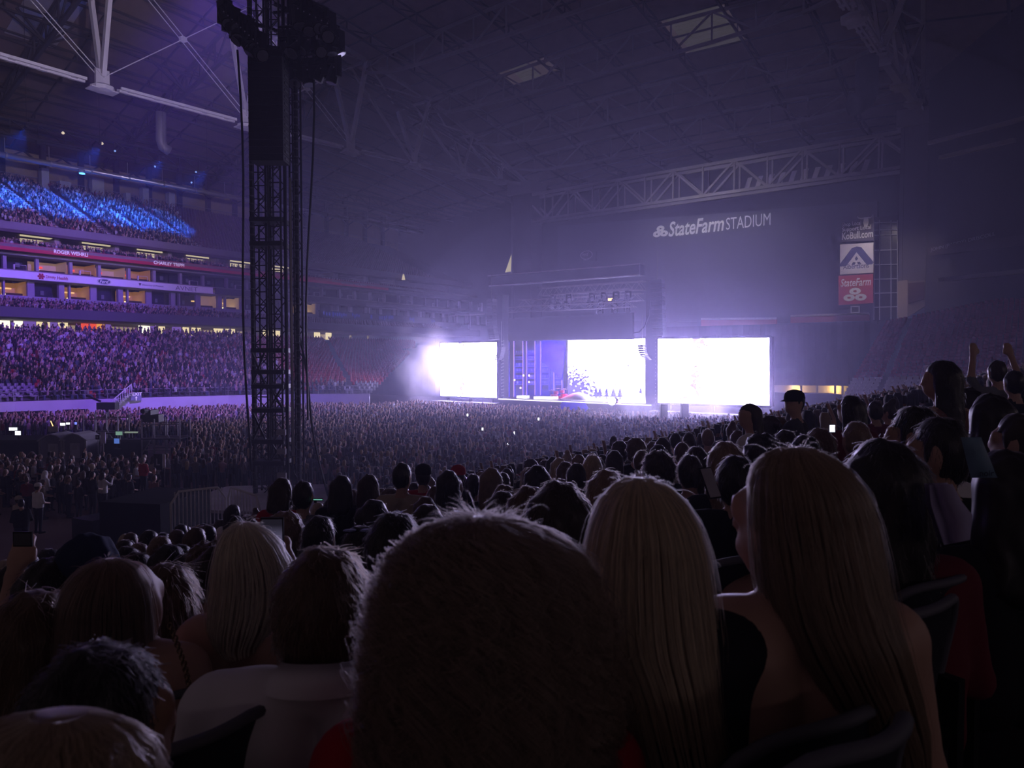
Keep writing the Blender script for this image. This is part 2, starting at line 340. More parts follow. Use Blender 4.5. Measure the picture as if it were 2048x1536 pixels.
# upper tier
UT0, UT1, UZ0, UZ1, UROWS = 2.0, 30.0, 23.7, 36.0, 26
mb = MB()
for r in range(UROWS):
    q0 = UT0 + (UT1-UT0)*r/UROWS; q1 = UT0 + (UT1-UT0)*(r+1)/UROWS; z = UZ0 + (UZ1-UZ0)*r/UROWS
    mb.box(US-q1, US-q0, V0, V1, z-.55, z)
struct(mb.build('seating_tier', mat('maroon_tier_concrete', (.10,.07,.09), .85, scale=1)), 'upper tier steps of the far stand')
struct(MB().box(US-2.1, US-1.9, V0, V1, 23.5, 24.5).build('trim_1', mat('mauve_parapet', (.20,.17,.21), .8)), 'parapet of the upper tier')
TANW = mat('tan_wall_panel', (.34,.26,.15), .8, scale=1)
bw = struct(empty('wall_back', SL(32, 60, 35)))
for k in range(20):
    v = V0 + k*6
    MB().box(US-33, US-32.4, v+.1, v+5.9, 35.0, 41.5).build('panel', TANW, bw)
    MB().box(US-32.4, US-31.6, v-.4, v+.4, 35.0, 44).build('column', ROOF_B, bw)
    MB().beam(SL(31.5, v, 39.5), SL(31.5, v+3, 41.5), .25).beam(SL(31.5, v+6, 39.5), SL(31.5, v+3, 41.5), .25).build('brace', ROOF_B, bw)
    MB().tube(SL(30.3, v, 37.1), SL(30.3, v+6, 37.1), .05).tube(SL(30.3, v, 36.1), SL(30.3, v, 37.1), .05).tube(SL(30.3, v+3, 36.1), SL(30.3, v+3, 37.1), .05).build('handrail', STEEL, bw)
# vomitory boxes along the top of the upper tier
for k, (px, w_) in enumerate(((90,1.0),(195,1.8),(290,1.0),(342,1.0),(130,1.6),(255,.7))):
    p = onu(px, 400, US-29); v = uv(p)[1]
    MB().box(US-30, US-28.6, v-w_*.55, v+w_*.55, 35.0, 38.6 if k < 4 else 37.0).build('stair_head', mat('pale_blue_grey_paint', (.45,.46,.5), .7), bw)
# aisle stairs of the upper tier
for k, v in enumerate((34.5, 41.5, 48.5, 55.5, 62.5)):
    mb = MB()
    for r in range(UROWS):
        q0 = UT0 + (UT1-UT0)*r/UROWS; z = UZ0 + (UZ1-UZ0)*r/UROWS; mb.box(US-q0-1.0, US-q0, v-.55, v+.55, z, z+.14)
    struct(mb.build('aisle_stair', mat('pale_stair', (.34,.33,.36), .8)), 'pale aisle stair climbing the upper tier')
# ventilation duct and catwalk under the roof edge
DUCT = mat('silver_duct', (.55,.54,.56), .35, metal=.8, bump=.3, scale=2)
p0, p1 = onu(40, 316, US-16), onu(505, 402, US-16); d_ = (p1-p0)
dk = tag(MB().tube(p0 - d_*.25, p1 + d_*1.2, .42, 12).build('air_duct', DUCT, smooth=True), 'silver round air duct running along the upper far stand', 'duct')
for k in range(16):
    q = p0 - d_*.2 + d_*(k*.15); MB().tube(q, q + d_.normalized()*.25, .50, 12).build('flange', STEEL, dk)
    MB().tube(q, q + UP*2.5, .05).build('hanger', STEEL, dk)
cw = tag(empty('catwalk', onu(240, 290, US-14)), 'dark catwalk truss with small lamps under the roof edge', 'catwalk')
ca, cb = onu(-40, 225, US-14), onu(520, 345, US-14); cd = (cb-ca)
for dz in (0, -2.2):
    for dq in (0, 1.6): MB().beam(ca + UP*dz - E*dq, cb + cd*1.1 + UP*dz - E*dq, .22).build('chord', ROOF_B, cw)
n = 26
for k in range(n):
    a = ca + cd*(2.1*k/n); b = ca + cd*(2.1*(k+1)/n)
    MB().beam(a, b - UP*2.2, .1).build('diagonal', ROOF_B, cw); MB().beam(b, b - UP*2.2, .1).build('post', ROOF_B, cw)
    if k % 2 == 0: MB().box(*(lambda u_, v_: (u_-.25, u_+.25, v_-.3, v_+.3))(*uv(a)), a.z-2.9, a.z-2.3).build('lamp_box', DARK, cw)
MB().add([v for v in [ca-E*1.6, cb+cd*1.1-E*1.6, cb+cd*1.1, ca]], [(0,1,2,3)]).build('deck', ROOF_B, cw)
for px, py in ((126,266),(204,287)):
    c = onu(px, py, US-13.6); MB().lathe(c, [(.02,-.22),(.2,-.1),(.22,.05),(.1,.2)], 10).build('lamp', emat('small_catwalk_lamp', (1,.8,.65), .8), cw)
for px, py in ((230,302),(392,344),(383,365),(310,333)):
    c = onu(px, py, US-13.6); MB().lathe(c, [(.02,-.18),(.14,-.08),(.16,.05),(.1,.12)], 8).build('lamp', emat('small_blue_lamp', (.25,.4,1), 1.0), cw)
c = onu(163, 343, US-15.3); fl = tag(empty('flood_lamp', c), 'bright blue flood lamp hung on the silver duct', 'lamp')
MB().lathe(c, [(.1,-.35),(.45,-.2),(.5,.3),(.2,.45)], 12).build('housing', STEEL, fl); MB().lathe(c - UP*.4 + E*.2, [(.05,-.1),(.42,0),(.42,.08)], 12).build('lens', emat('blue_flood_lens', (.1,.4,1), 4), fl)
for k_, v_ in enumerate(BLUE_V):
    c = S(-107.0, v_, 37.0); fl = tag(empty('flood_lamp', c), ['first', 'second', 'third', 'fourth', 'fifth'][k_] + ' small flood lamp from the left hung before the upper tier', 'lamp', 'flood lamps before the upper tier')
    MB().lathe(c, [(.06,-.22),(.2,-.15),(.24,.12),(.08,.24)], 10).build('housing', DARK, fl); MB().tube(c + UP*.2, S(-107.0, v_, 55), .03, 6).build('drop_cable', ROOF_B, fl)
# hooked duct hanging below the roof
hd = MB().path([onu(322, y, US-4) for y in (225, 245, 262, 280)] + [onu(326, 294, US-4), onu(338, 302, US-4)], .75, 12)
tag(hd.build('hooked_duct', mat('dull_duct', (.30,.29,.32), .5, metal=.4), smooth=True), 'hook shaped air duct hanging from the far roof', 'duct')

# ---- lower bowl of the far stand: ruled surface between the field wall and the concourse
WALL = [(-79.7, 14), (-79.7, 25), (-77, 36), (-74.4, 44.2), (-69.9, 51.9), (-66.3, 55.2), (-63.9, 57.1)]
TOPV = [15, 28, 45, 60, 75, 86, 108]
LROWS = 28; LZ0, LZ1 = 2.5, 10.2
CUM = np.array([0]+list(np.cumsum([math.dist(WALL[i], WALL[i+1]) for i in range(len(WALL)-1)]))); CUM /= CUM[-1]
Wu = np.array([p[0] for p in WALL]); Wv = np.array([p[1] for p in WALL])
def bowl(s, t):                         # s along, t up
    fu, fvv = np.interp(s, CUM, Wu), np.interp(s, CUM, Wv); tv = np.interp(s, CUM, TOPV)
    return fu + (US+.8-fu)*t, fvv + (tv-fvv)*t
mb = MB(); NS = 24
for r in range(LROWS):
    t0, t1 = r/LROWS, (r+1)/LROWS; z = LZ0 + (LZ1-LZ0)*r/LROWS
    for k in range(NS):
        a, b, c, d = bowl(k/NS, t0), bowl((k+1)/NS, t0), bowl((k+1)/NS, t1), bowl(k/NS, t1)
        A, B, C, D = [S(*p, z) for p in (a, b, c, d)]
        mb.quad(A, B, C, D); mb.quad(A - UP*.35, B - UP*.35, B, A)
struct(mb.build('seating_tier', mat('dark_tier_concrete', (.10,.085,.10), .85, scale=1)), 'lower bowl steps of the far stand')
mb = MB(); FW = mat('pale_field_wall', (.55,.52,.58), .7, scale=.6)
for k in range(NS):
    a, b = bowl(k/NS, 0), bowl((k+1)/NS, 0)
    mb.slab(S(*b, 0), S(*a, 0), S(*a, LZ0), S(*b, LZ0), .25)
struct(mb.build('wall_front', FW), 'pale wall between the floor and the far lower bowl')
fr = tag(empty('field_rail', S(*bowl(.3, 0), LZ0)), 'thin steel rail along the top of the pale field wall', 'railing')
for k in range(NS):
    a, b = S(*bowl(k/NS, .012), LZ0), S(*bowl((k+1)/NS, .012), LZ0)
    MB().tube(a + UP*.9, b + UP*.9, .05, 6).build('rail', STEEL, fr); MB().tube(a + UP*.5, b + UP*.5, .03, 6).build('rail', STEEL, fr); MB().tube(a, a + UP*.9, .04, 6).build('post', STEEL, fr)
# drape skirt on the wall, dark low strip
for k, (a, b) in enumerate(((.04, .30), (.33, .37))):
    mb = MB(); n = 10
    for i in range(n):
        s0, s1 = a+(b-a)*i/n, a+(b-a)*(i+1)/n; p, q = S(*bowl(s0, 0)), S(*bowl(s1, 0)); p += E*(.4+.12*(i % 2)); q += E*(.4+.12*((i+1) % 2))
        mb.slab(q, p, p + UP*1.55, q + UP*1.55, .05)
    tag(mb.build('barrier_drape', BLACKC), ['long dark drape hung along the foot of the far field wall', 'short dark drape at the foot of the exit stair'][k], 'drape')
# stair with EXIT sign
st = tag(empty('exit_stair', onu(245, 800, -76.5)), 'metal stair with railing climbing the field wall beside the exit sign', 'stairs')
q0, q1 = onu(222, 818, -76), onu(258, 787, -76)
for k in range(9):
    p = q0 + (q1-q0)*k/8; MB().obox(p, FV*.22, E*.6, UP*.04).build('tread', STEEL, st)
    MB().tube(p + E*.6, p + E*.6 + UP*1.0, .03, 6).build('baluster', WHITE_ST, st)
MB().tube(q0 + E*.6 + UP, q1 + E*.6 + UP, .05, 6).build('handrail', WHITE_ST, st); MB().beam(q0 - UP*.1, q1 - UP*.1, .1, .3).build('stringer', WHITE_ST, st)
ex = tag(MB().slab(onu(261, 801, -76), onu(283, 801, -76), onu(283, 785, -76), onu(261, 785, -76), .1).build('exit_sign', mat('slate_sign', (.20,.20,.30), .6)), 'slate blue EXIT sign at the top of the metal stair', 'sign')
text('EXIT', onu(264.5, 791.5, -76), FV, 1.0, .32, LET_W, ex); mb = MB(); c = onu(272, 797.5, -76) + E*.04
mb.obox(c - UP*.02, FV*.04, UP*.16, E*.01); mb.add([c + UP*.26 + E*.02, c + FV*.13 + UP*.1 + E*.02, c - FV*.13 + UP*.1 + E*.02], [(0,1,2)]); mb.build('arrow', LET_W, ex)

# ================================================================== ROOF
UTL, UTR, VE = -94.4, -16.4, 131.5
def zl(t): return 46 - 5.6*(1-(1-min(t,210-t)/105)**2)
def zu(t): return 46.5 + 12.5*(1-(1-min(t,210-t)/105)**2)
def brunel(ut, label, near):
    tr = tag(empty('roof_truss', S(ut, VE-60, 46)), label, 'truss')
    T = [0, 10, 22, 36, 51, 70.5, 90.5, 110, 130]
    for a, b in zip(T[:-1], T[1:]):
        pa, pb = S(ut, VE-a, zl(a)), S(ut, VE-b, zl(b)); d = (pb-pa).normalized()
        # bottom chord: three parallel plates with battens
        if a >= 36:
            for o_ in (-.55, 0, .55):
                MB().beam(pa + d*2 + E*o_ + UP*(.3*abs(o_)), pb - d*2 + E*o_ + UP*(.3*abs(o_)), .26, .34).build('chord_plate', WHITE_ST, tr)
            for k in range(1, 6): MB().obox(pa + (pb-pa)*(k/6) + UP*.02, d*.35, E*.75, UP*.05).build('batten', WHITE_ST, tr)
        else: MB().beam(pa, pb, .9, .6).build('chord_plate', TRUSS, tr)
        for o_ in (-4.2, 4.2):
            k_a = min(1, a/36); k_b = min(1, b/36)
            MB().beam(S(ut + o_*k_a, VE-a, zu(a)), S(ut + o_*k_b, VE-b, zu(b)), .55).build('top_chord', TRUSS, tr)
            MB().beam(S(ut + o_*k_a, VE-a, zu(a)), S(ut - o_*k_b, VE-b, zu(b)), .22).build('top_brace', TRUSS, tr)
    for t in T[1:]:
        n_ = S(ut, VE-t, zl(t)); kk = min(1, t/36)
        gm = WHITE_ST if t >= 36 else TRUSS
        for o_ in (-4.2*kk, 4.2*kk):
            top = S(ut + o_, VE-t, zu(t)); MB().beam(n_ + UP*1.2 + E*(.06*o_), top, .5 if t >= 36 else .4, .7 if t >= 36 else .4).build('strut', gm, tr)
        MB().beam(S(ut-4.2*kk, VE-t, zu(t)), S(ut+4.2*kk, VE-t, zu(t)), .4).build('cross_beam', TRUSS, tr)
        MB().lathe(n_ - UP*.2, [(.5,-.5),(1.3,-.35),(1.4,.1),(.8,.4)], 8).build('node', gm, tr)
        MB().obox(n_ + UP*1.0, FV*.8, E*.2, UP*1.0).build('gusset', gm, tr); MB().obox(n_ - UP*.55, FV*1.6, E*.9, UP*.06).build('node_plate', gm, tr)
    for a, b in zip(T[4:-1], T[5:]):                           # paired X cables with a clamp
        for o_ in (-.5, .5):
            for sgn in (0,):
                pa, pb = S(ut+o_, VE-a, zl(a)+1), S(ut + o_, VE-b, zu(b)); qa, qb = S(ut+o_, VE-a, zu(a)), S(ut+o_, VE-b, zl(b)+1)
                off = UP*(.16*sgn)
                MB().tube(pa+off, pb+off, .06, 6).build('cable', WHITE_ST, tr); MB().tube(qa+off, qb+off, .06, 6).build('cable', WHITE_ST, tr)
        ca_, cb_ = S(ut, VE-a, zl(a)+1), S(ut, VE-b, zu(b)); da, db = S(ut, VE-a, zu(a)), S(ut, VE-b, zl(b)+1)
        h1 = (da-ca_).length; h2 = (cb_-db).length; k = h1/(h1+h2); MB().lathe(ca_ + (cb_-ca_)*k, [(.2,-.4),(.55,-.2),(.55,.2),(.2,.4)], 8).build('clamp', WHITE_ST, tr)
    for a, b in zip(T[:4], T[1:5]):
        MB().beam(S(ut, VE-a, zl(a)), S(ut, VE-b, zu(b)), .4).build('diagonal', TRUSS, tr)
    return tr
brunel(UTL, 'great white steel lens truss with paired cables crossing the upper hall', 1)
brunel(UTR, 'pale twin plate roof truss dropping to the column beside the banners', 0)
for ut, l in ((UTL, 'tall dark column carrying the white roof truss behind the stage'), (UTR, 'tall dark column between the banners and the dark corner')):
    c = tag(empty('column_pier', S(ut, VE, 0)), l, 'column')
    MB().box(ut-2.6, ut+2.6, VE-2.2, VE+2.2, 0, 43.5).build('shaft', mat('column_concrete', (.13,.12,.15), .85, scale=.6), c); MB().box(ut-3.3, ut+3.3, VE-3, VE+3, 43.5, 46.2).build('capital', mat('capital_concrete', (.26,.24,.27), .8), c)
    MB().box(ut-2.75, ut-2.2, VE-2.4, VE-1.6, 0, 43.5).build('pilaster', MATS['column_concrete'], c)
# ceilings: separate lining panels hung between rafters and purlins
def roof(name, P, nu, nv, m, label, raf, pur, sky={}, z_raf=1.2):
    c = struct(empty(name, P(.5, .5)), label)
    for i in range(nu):
        for j in range(nv):
            a, b, cc, d = P(i/nu, j/nv), P((i+1)/nu, j/nv), P((i+1)/nu, (j+1)/nv), P(i/nu, (j+1)/nv)
            g = .012
            a2, b2, c2, d2 = [p + ((a+cc)/2 - p)*g for p in (a, b, cc, d)]
            if (i, j) in sky:
                if sky[(i, j)]:
                    f0, f1 = sky[(i, j)]; a2, b2, c2, d2 = a2.lerp(b2, f0), a2.lerp(b2, f1), d2.lerp(c2, f1), d2.lerp(c2, f0)
                for q in range(4): MB().slab(a2.lerp(d2, (q+.06)/4), b2.lerp(c2, (q+.06)/4), b2.lerp(c2, (q+.94)/4), a2.lerp(d2, (q+.94)/4), -.12).build('skylight_strip', SKYL, c)
                MB().slab(a2 + UP*.4, b2 + UP*.4, c2 + UP*.4, d2 + UP*.4, -.1).build('panel', m, c)
            else: MB().slab(a2, b2, c2, d2, -.15).build('panel', m, c)
    for i in range(nu+1):
        for j in range(0, nv):
            a, b = P(i/nu, j/nv), P(i/nu, (j+1)/nv)
            if raf: MB().beam(a - UP*raf, b - UP*raf, .30).beam(a - UP*.15, b - UP*.15, .3).beam(a - UP*.15, b - UP*raf, .16).beam(b - UP*.15, b - UP*raf, .16).build('rafter_truss', ROOF_B, c)
    for j in range(nv+1):
        a, b = P(0, j/nv), P(1, j/nv)
        for i in range(nu): MB().beam(P(i/nu, j/nv) - UP*.2, P((i+1)/nu, j/nv) - UP*.2, .16, .3).build('purlin', ROOF_B, c)
    return c
# centre roof follows the arch of the trusses
def PC(a, b): t = -12 + 124*b; return S(UTL-.5 + (UTR-UTL+1)*a, VE-t, zu(max(0, t)) + (1.5*math.sin(math.pi*a)) + .6)
roof('ceiling', PC, 8, 26, ROOF_C, 'arched centre roof lining between the two great trusses', 1.7, 1, sky={(5,8): (.1,.9), (5,9): (.1,.9), (2,9): (.25,.6)})
def PL(a, b): t = -12 + 172*b; k = a; return S(UTL - 48*k, VE-t, zu(max(0, min(t, 105)))*(1-k) + 42.5*k + .6)
roof('ceiling_left', PL, 9, 16, ROOF_P, 'brown sloping roof lining above the far upper tier', 1.3, 1)
def PR(a, b): t = -12 + 172*b; k = a; return S(UTR + 60*k, VE-t, zu(max(0, min(t, 105)))*(1-k) + 42.5*k + .6)
roof('ceiling_right', PR, 5, 10, ROOF_P, 'dark sloping roof lining above the near stand', 1.3, 1)
# secondary trusses of the left roof at each node of the great truss, with a silver lining patch
for k, t in enumerate((51, 70.5, 90.5, 110)):
    tr = tag(empty('rafter_girder', S(UTL-25, VE-t, 50)), ['dark diagonal roof girder meeting the white truss behind the tower', 'dark roof girder beside the black speaker hang', 'dark roof girder with fanned braces and silver lining, upper far roof', 'dark roof girder at the edge of the far roof'][k], 'girder')
    A, B = S(UTL-4, VE-t, zu(t)-1), S(UTL-46, VE-t, 43); A2, B2 = A - UP*4.2, B - UP*1.0
    MB().beam(A, B, .5).build('top_chord', ROOF_B, tr); MB().beam(A2, B2, .5).build('bottom_chord', ROOF_B, tr)
    n = 10
    for i in range(n):
        p, q = A + (B-A)*i/n, A + (B-A)*(i+1)/n; p2, q2 = A2 + (B2-A2)*i/n, A2 + (B2-A2)*(i+1)/n
        MB().beam(p, q2, .22).build('diagonal', ROOF_B, tr); MB().beam(q, q2, .22).build('post', ROOF_B, tr)
        if i in (3, 7):
            for dv in (-6, -3.5, 3.5, 6): MB().beam(p2, S(uv(p)[0], VE-t+dv, p.z+.3), .28).build('fan_brace', ROOF_B, tr)
    if k in (2, 0): MB().slab(S(UTL-10, VE-t-3.2, 56.2-.3), S(UTL-22, VE-t-3.2, 52.3-.4), S(UTL-22, VE-t+3.2, 52.3-.4), S(UTL-10, VE-t+3.2, 56.2-.3), -.06).build('silver_lining', mat('crumpled_silver_foil', (.42,.38,.40), .4, metal=.5, bump=.9, scale=1.2), tr)
# transverse lattice trusses spanning from great truss to great truss under the centre roof
for k_, t in enumerate((10, 22, 36, 51, 70.5)):
    tr = tag(empty('transverse_truss', S(-55, VE-t, zu(t))), ['hazy lattice truss nearest the end board under the centre roof', 'second hazy lattice truss from the end board', 'third hazy lattice truss from the end board', 'fourth lattice truss from the end board, above the tower right', 'nearest lattice truss crossing the top of the centre roof'][k_], 'truss'); n = 12; u0_, u1_ = UTL+3, UTR-3
    tp = lambda a: S(u0_ + (u1_-u0_)*a, VE-t, zu(t) - .5 + 1.4*math.sin(math.pi*a)); bt = lambda a: tp(a) - UP*(1.2 + 3.4*math.sin(math.pi*min(1, max(0, a*1.0)))**.5)
    for i in range(n):
        TR2 = mat('dull_truss_steel', (.22,.19,.20), .7); MB().beam(tp(i/n), tp((i+1)/n), .38).build('top_chord', TR2, tr); MB().beam(bt(i/n), bt((i+1)/n), .42).build('bottom_chord', TR2, tr)
        MB().beam(tp(i/n), bt((i+1)/n), .24).build('diagonal', TR2, tr) if i % 2 else MB().beam(bt(i/n), tp((i+1)/n), .24).build('diagonal', TR2, tr)
        MB().beam(tp((i+1)/n), bt((i+1)/n), .2).build('post', TR2, tr)
# transverse end truss between the column tops
et = tag(empty('end_truss', S(-55, VE, 37)), 'long hazy lattice truss spanning the hall above the end board', 'truss')
for z in (43.2, 37.5):
    for dv in (-1.5, 1.5): MB().beam(S(UTL, VE+dv, z), S(UTR, VE+dv, z), .55).build('chord', TRUSS, et)
n = 13
for k in range(n+1):
    u = UTL + (UTR-UTL)*k/n; du = (UTR-UTL)/n
    for dv in (-1.5, 1.5):
        MB().beam(S(u, VE+dv, 37.5), S(u, VE+dv, 43.2), .3).build('post', TRUSS, et)
        if k < n:
            a, b = ((37.5, 43.2) if k % 2 else (43.2, 37.5)); MB().beam(S(u, VE+dv, a), S(u+du, VE+dv, b), .36).build('diagonal', TRUSS, et)
for k, (a, b) in enumerate(((.0,.26),(.26,.5),(.5,.74),(.74,1))):     # light from the truss bay shows as pale slots
    pass
hs = tag(empty('roof_louvre', S(-36, VE+2, 39)), 'row of pale slanted louvres showing through the end truss', 'louvre')
for k in range(11):
    u = -46 + k*2.0; MB().slab(S(u, VE+2.4, 38.2), S(u+.9, VE+2.4, 38.2), S(u+1.7, VE+2.4, 40.6), S(u+.8, VE+2.4, 40.6), .1).build('slat', mat('pale_louvre', (.5,.45,.5), .7), hs)
# ================================================================== END WALL AND THE NEAR CORNER
VW = VE + 3
we = struct(MB().box(-150, 60, VW+8, VW+9, 0, 62).build('wall_end', DKNAVY))
eb = tag(empty('end_board', onv(1425, 460, VE-2)), 'huge dark board with the stadium name above the stage', 'sign')
MB().slab(onv(1115, 640, VE-2), onv(1755, 648, VE-2), onv(1755, 402, VE-2), onv(1115, 452, VE-2), .8).build('panel', mat('slate_board', (.085,.085,.13), .7, var=.08, scale=.3), eb)
LETE = mat('pale_board_lettering', (.88,.86,.92), .6)
XD = E
def vtext(t, ax, ay, bx, ht, v, m, par, **k):
    a = onv(ax, ay, v); b = onv(bx, ay, v); return text(t, a, E, (b-a).dot(E), ht, m, par, **k)
vtext('StateFarm', 1337, 474, 1448, 2.9, VE-2, LETE, eb, shear=.22, bold=.02); vtext('STADIUM', 1452, 460, 1541, 2.2, VE-2, LETE, eb, bold=0)
c = onv(1321, 463, VE-2); mb = MB()
for dx, dz in ((0,.55),(-.75,-.45),(.75,-.45)): disc(mb, c + E*dx + UP*dz, E, .85, .6, 20, hole=.25)
mb.build('logo', LETE, eb)
fo = tag(MB().slab(onv(1155, 524, VE-3), onv(1192, 522, VE-3), onv(1192, 502, VE-3), onv(1155, 504, VE-3), .1).build('oval_sign_board', mat('dim_board', (.08,.08,.12), .7)), 'faint board with an oval logo above the stage roof', 'sign')
disc(MB(), onv(1173, 510, VE-3), E, 1.5, .9, 24, hole=.88).build('logo_ring', LET_DIM, fo); text('Ford', onv(1164, 513, VE-3), E, 1.6, .8, LET_DIM, fo, shear=.3); 
text('FIELD', onv(1167, 521.5, VE-3), E, 1.3, .35, LET_DIM, fo)
# concrete decks with red padding below the board
DKR = mat('red_padding', (.45,.10,.09), .7)
for k, (a, b, ya, yb, h) in enumerate(((1402, 1553, 652, 651, 15), (1581, 1738, 646, 641, 15))):
    d = tag(empty('deck_front', onv((a+b)/2, ya, VE-6)), ['long red padded deck front above the black drape, beside the right screen', 'red padded deck front under the red banner'][k], 'deck front')
    MB().slab(onv(a, ya, VE-6), onv(b, yb, VE-6), onv(b, yb-h, VE-6), onv(a, ya-h, VE-6), .4).build('pad', DKR, d)
    MB().slab(onv(a, ya-h+3, VE-6.1), onv(b, yb-h+3, VE-6.1), onv(b, yb-h-1, VE-6.1), onv(a, ya-h-1, VE-6.1), .3).build('coping', mat('pale_coping', (.5,.46,.45), .7), d)
# banner stack
bn = [((1683,1748,484,435), (.10,.09,.14), 'dark banner with two lines of local shopping lettering, topmost of the banner stack'),
      ((1680,1747,549,489), (.62,.58,.66), 'white grocery banner with a blue arch logo, middle of the banner stack'),
      ((1677,1746,610,552), (.50,.06,.10), 'red insurance banner with three ovals, lowest of the banner stack')]
VB = VE - 8; BN = []
for (a, b, y0, y1), col, lab in bn:
    o = MB().slab(onv(a, y0, VB), onv(b, y0-4, VB), onv(b, y1-4, VB), onv(a, y1, VB), .3).build('banner', mat('banner_%d' % y0, col, .7, var=.05))
    BN.append(tag(o, lab, 'banner'))
LW = LETE
for i, (t, y, x1, h) in enumerate((('Shop Local', 456, 1722, .85), ('Support Local', 466, 1742, .85), ('KoBull.com', 480, 1746, 1.15))): vtext(t, 1684, y, x1, h, VB, LW, BN[0], bold=.02)
mb = MB(); c = onv(1732, 446, VB) + UP*.3      # bull head with horns
mb.add([c + E*x + UP*z - FV*.05 for x, z in ((-.3,.6),(.3,.6),(.4,-.2),(.22,-.9),(-.22,-.9),(-.4,-.2))], [(0,5,4,3,2,1)])
mb.path([c + E*x + UP*z - FV*.05 for x, z in ((-.3,.5),(-.7,.45),(-1.1,.6),(-1.25,.85))], [.12,.12,.09,.03]); mb.path([c + E*x + UP*z - FV*.05 for x, z in ((.3,.5),(.6,.45),(.85,.6),(.95,.85))], [.12,.12,.09,.03])
mb.build('bull_emblem', LW, BN[0])
BLP = mat('banner_blue', (.08,.08,.25), .7); c = onv(1713, 517, VB)
mb = MB(); P = lambda x, z: c + E*x - FV*.06 + UP*z
mb.add([P(-2.5,-1.1), P(-2.2,-1.1), P(-1.5,-1.1), P(0,1.0), P(1.5,-1.1), P(2.3,-1.1), P(2.5,-.8), P(.7,1.7), P(0,1.9), P(-.7,1.7), P(-2.5,-.8)], [(0,10,9,3,2,1), (3,9,8,7), (3,7,6,5,4)])
mb.build('arch_logo', BLP, BN[1]); mb = MB()
for an in (90, 215, 325):
    a = math.radians(an); dx, dz = math.cos(a)*.45, math.sin(a)*.45-.5; mb.add([P(dx + .42*math.cos(a), dz + .42*math.sin(a)), P(dx - .25*math.sin(a), dz + .25*math.cos(a)), P(dx - .3*math.cos(a), dz - .3*math.sin(a)), P(dx + .25*math.sin(a), dz - .25*math.cos(a))], [(0,3,2,1)])
mb.build('leaf_logo', BLP, BN[1]); vtext('Albertsons', 1686, 539, 1738, .8, VB, BLP, BN[1], bold=.01)
vtext('StateFarm', 1681, 574, 1742, 1.25, VB, LETE, BN[2], shear=.22, bold=.015); c = onv(1710, 590, VB); mb = MB()
for dx, dz in ((0,.6),(-.85,-.4),(.85,-.4)): disc(mb, c + E*dx + UP*dz, E, .85, .55, 20, hole=.3, lift=.05)
mb.build('three_oval_logo', LETE, BN[2])
fm = tag(empty('display_frame', onv(1711, 620, VB)), 'small square pale frame hanging under the red banner', 'frame')
for a, b, c_, d in ((1701,1719,612,614),(1701,1719,624,626),(1701,1703,612,626),(1717,1719,612,626)): MB().slab(onv(a,d,VB), onv(b,d,VB), onv(b,c_,VB), onv(a,c_,VB), .2).build('bar', mat('pale_frame', (.5,.5,.52), .6), fm)
wr = struct(empty('window_1', onv(1770, 620, VE-3)), 'glazed grid beside the banner stack')
for px in (1747, 1758, 1781, 1794): MB().slab(onv(px,640,VE-3), onv(px+1.6,640,VE-3), onv(px+1.6,440,VE-3), onv(px,440,VE-3), .2).build('mullion', MATS['pale_frame'], wr)
for py in (445, 460, 470, 500, 529, 558, 586, 614): MB().slab(onv(1747,py+1.2,VE-3), onv(1794,py,VE-3), onv(1794,py-1.5,VE-3), onv(1747,py-.3,VE-3), .2).build('transom', MATS['pale_frame'], wr)
MB().slab(onv(1747,642,VE-2.6), onv(1796,640,VE-2.6), onv(1796,430,VE-2.6), onv(1747,434,VE-2.6), .1).build('pane', mat('dark_glass', (.03,.03,.05), .2), wr)
PL_ = mat('beige_lit_tone', (.40,.32,.26), .8)  # same beige concrete in a lit and a dim tone, light put into the colour
pr = tag(empty('concrete_pier', onv(1810, 640, VE-5)), 'beige concrete pier and sloping parapet at the head of the near corner', 'pier')
MB().slab(onv(1795,640,VE-5), onv(1815,634,VE-5), onv(1815,560,VE-5), onv(1795,562,VE-5), 1).build('shaft', PL_, pr)
MB().slab(onv(1815,634,VE-5), onv(1862,605,VE-5), onv(1862,560,VE-5), onv(1815,562,VE-5), .5).build('parapet', mat('beige_dim_tone', (.22,.17,.15), .8), pr)
MB().slab(onv(1816,607,VE-5.3), onv(1848,598,VE-5.3), onv(1848,564,VE-5.3), onv(1816,566,VE-5.3), .3).build('recess', mat('dark_red_recess', (.08,.04,.04), .8), pr)
# black drape closing the end behind the stage
def drape(name, pts, v, lab, m=BLACKC, n=20):
    (ax, ay0, ay1), (bx, by0, by1) = pts; mb = MB()
    for i in range(n):
        f0, f1 = i/n, (i+1)/n; w0, w1 = .18*(i % 2), .18*((i+1) % 2); L = lambda f, a, b: a+(b-a)*f
        mb.slab(onv(L(f0,ax,bx), L(f0,ay0,by0), v) - FV*w0, onv(L(f1,ax,bx), L(f1,ay0,by0), v) - FV*w1, onv(L(f1,ax,bx), L(f1,ay1,by1), v) - FV*w1, onv(L(f0,ax,bx), L(f0,ay1,by1), v) - FV*w0, .08)
    return tag(mb.build(name, m), lab, 'drape')
drape('black_drape', ((1300, 768, 655), (1740, 772, 643)), 108, 'wide black drape closing the hall end beside the right screen', n=40)
drape('black_drape', ((740, 795, 700), (1000, 800, 690)), 92, 'black drape behind the left screen closing the bowl corner')
struct(MB().slab(onv(1540, 830, 110), onv(1700, 830, 110), onv(1700, 766, 110), onv(1540, 766, 110), .3).build('wall_service', mat('yellow_service_wall', (.45,.36,.20), .8)), 'yellow lit service wall under the black drape')
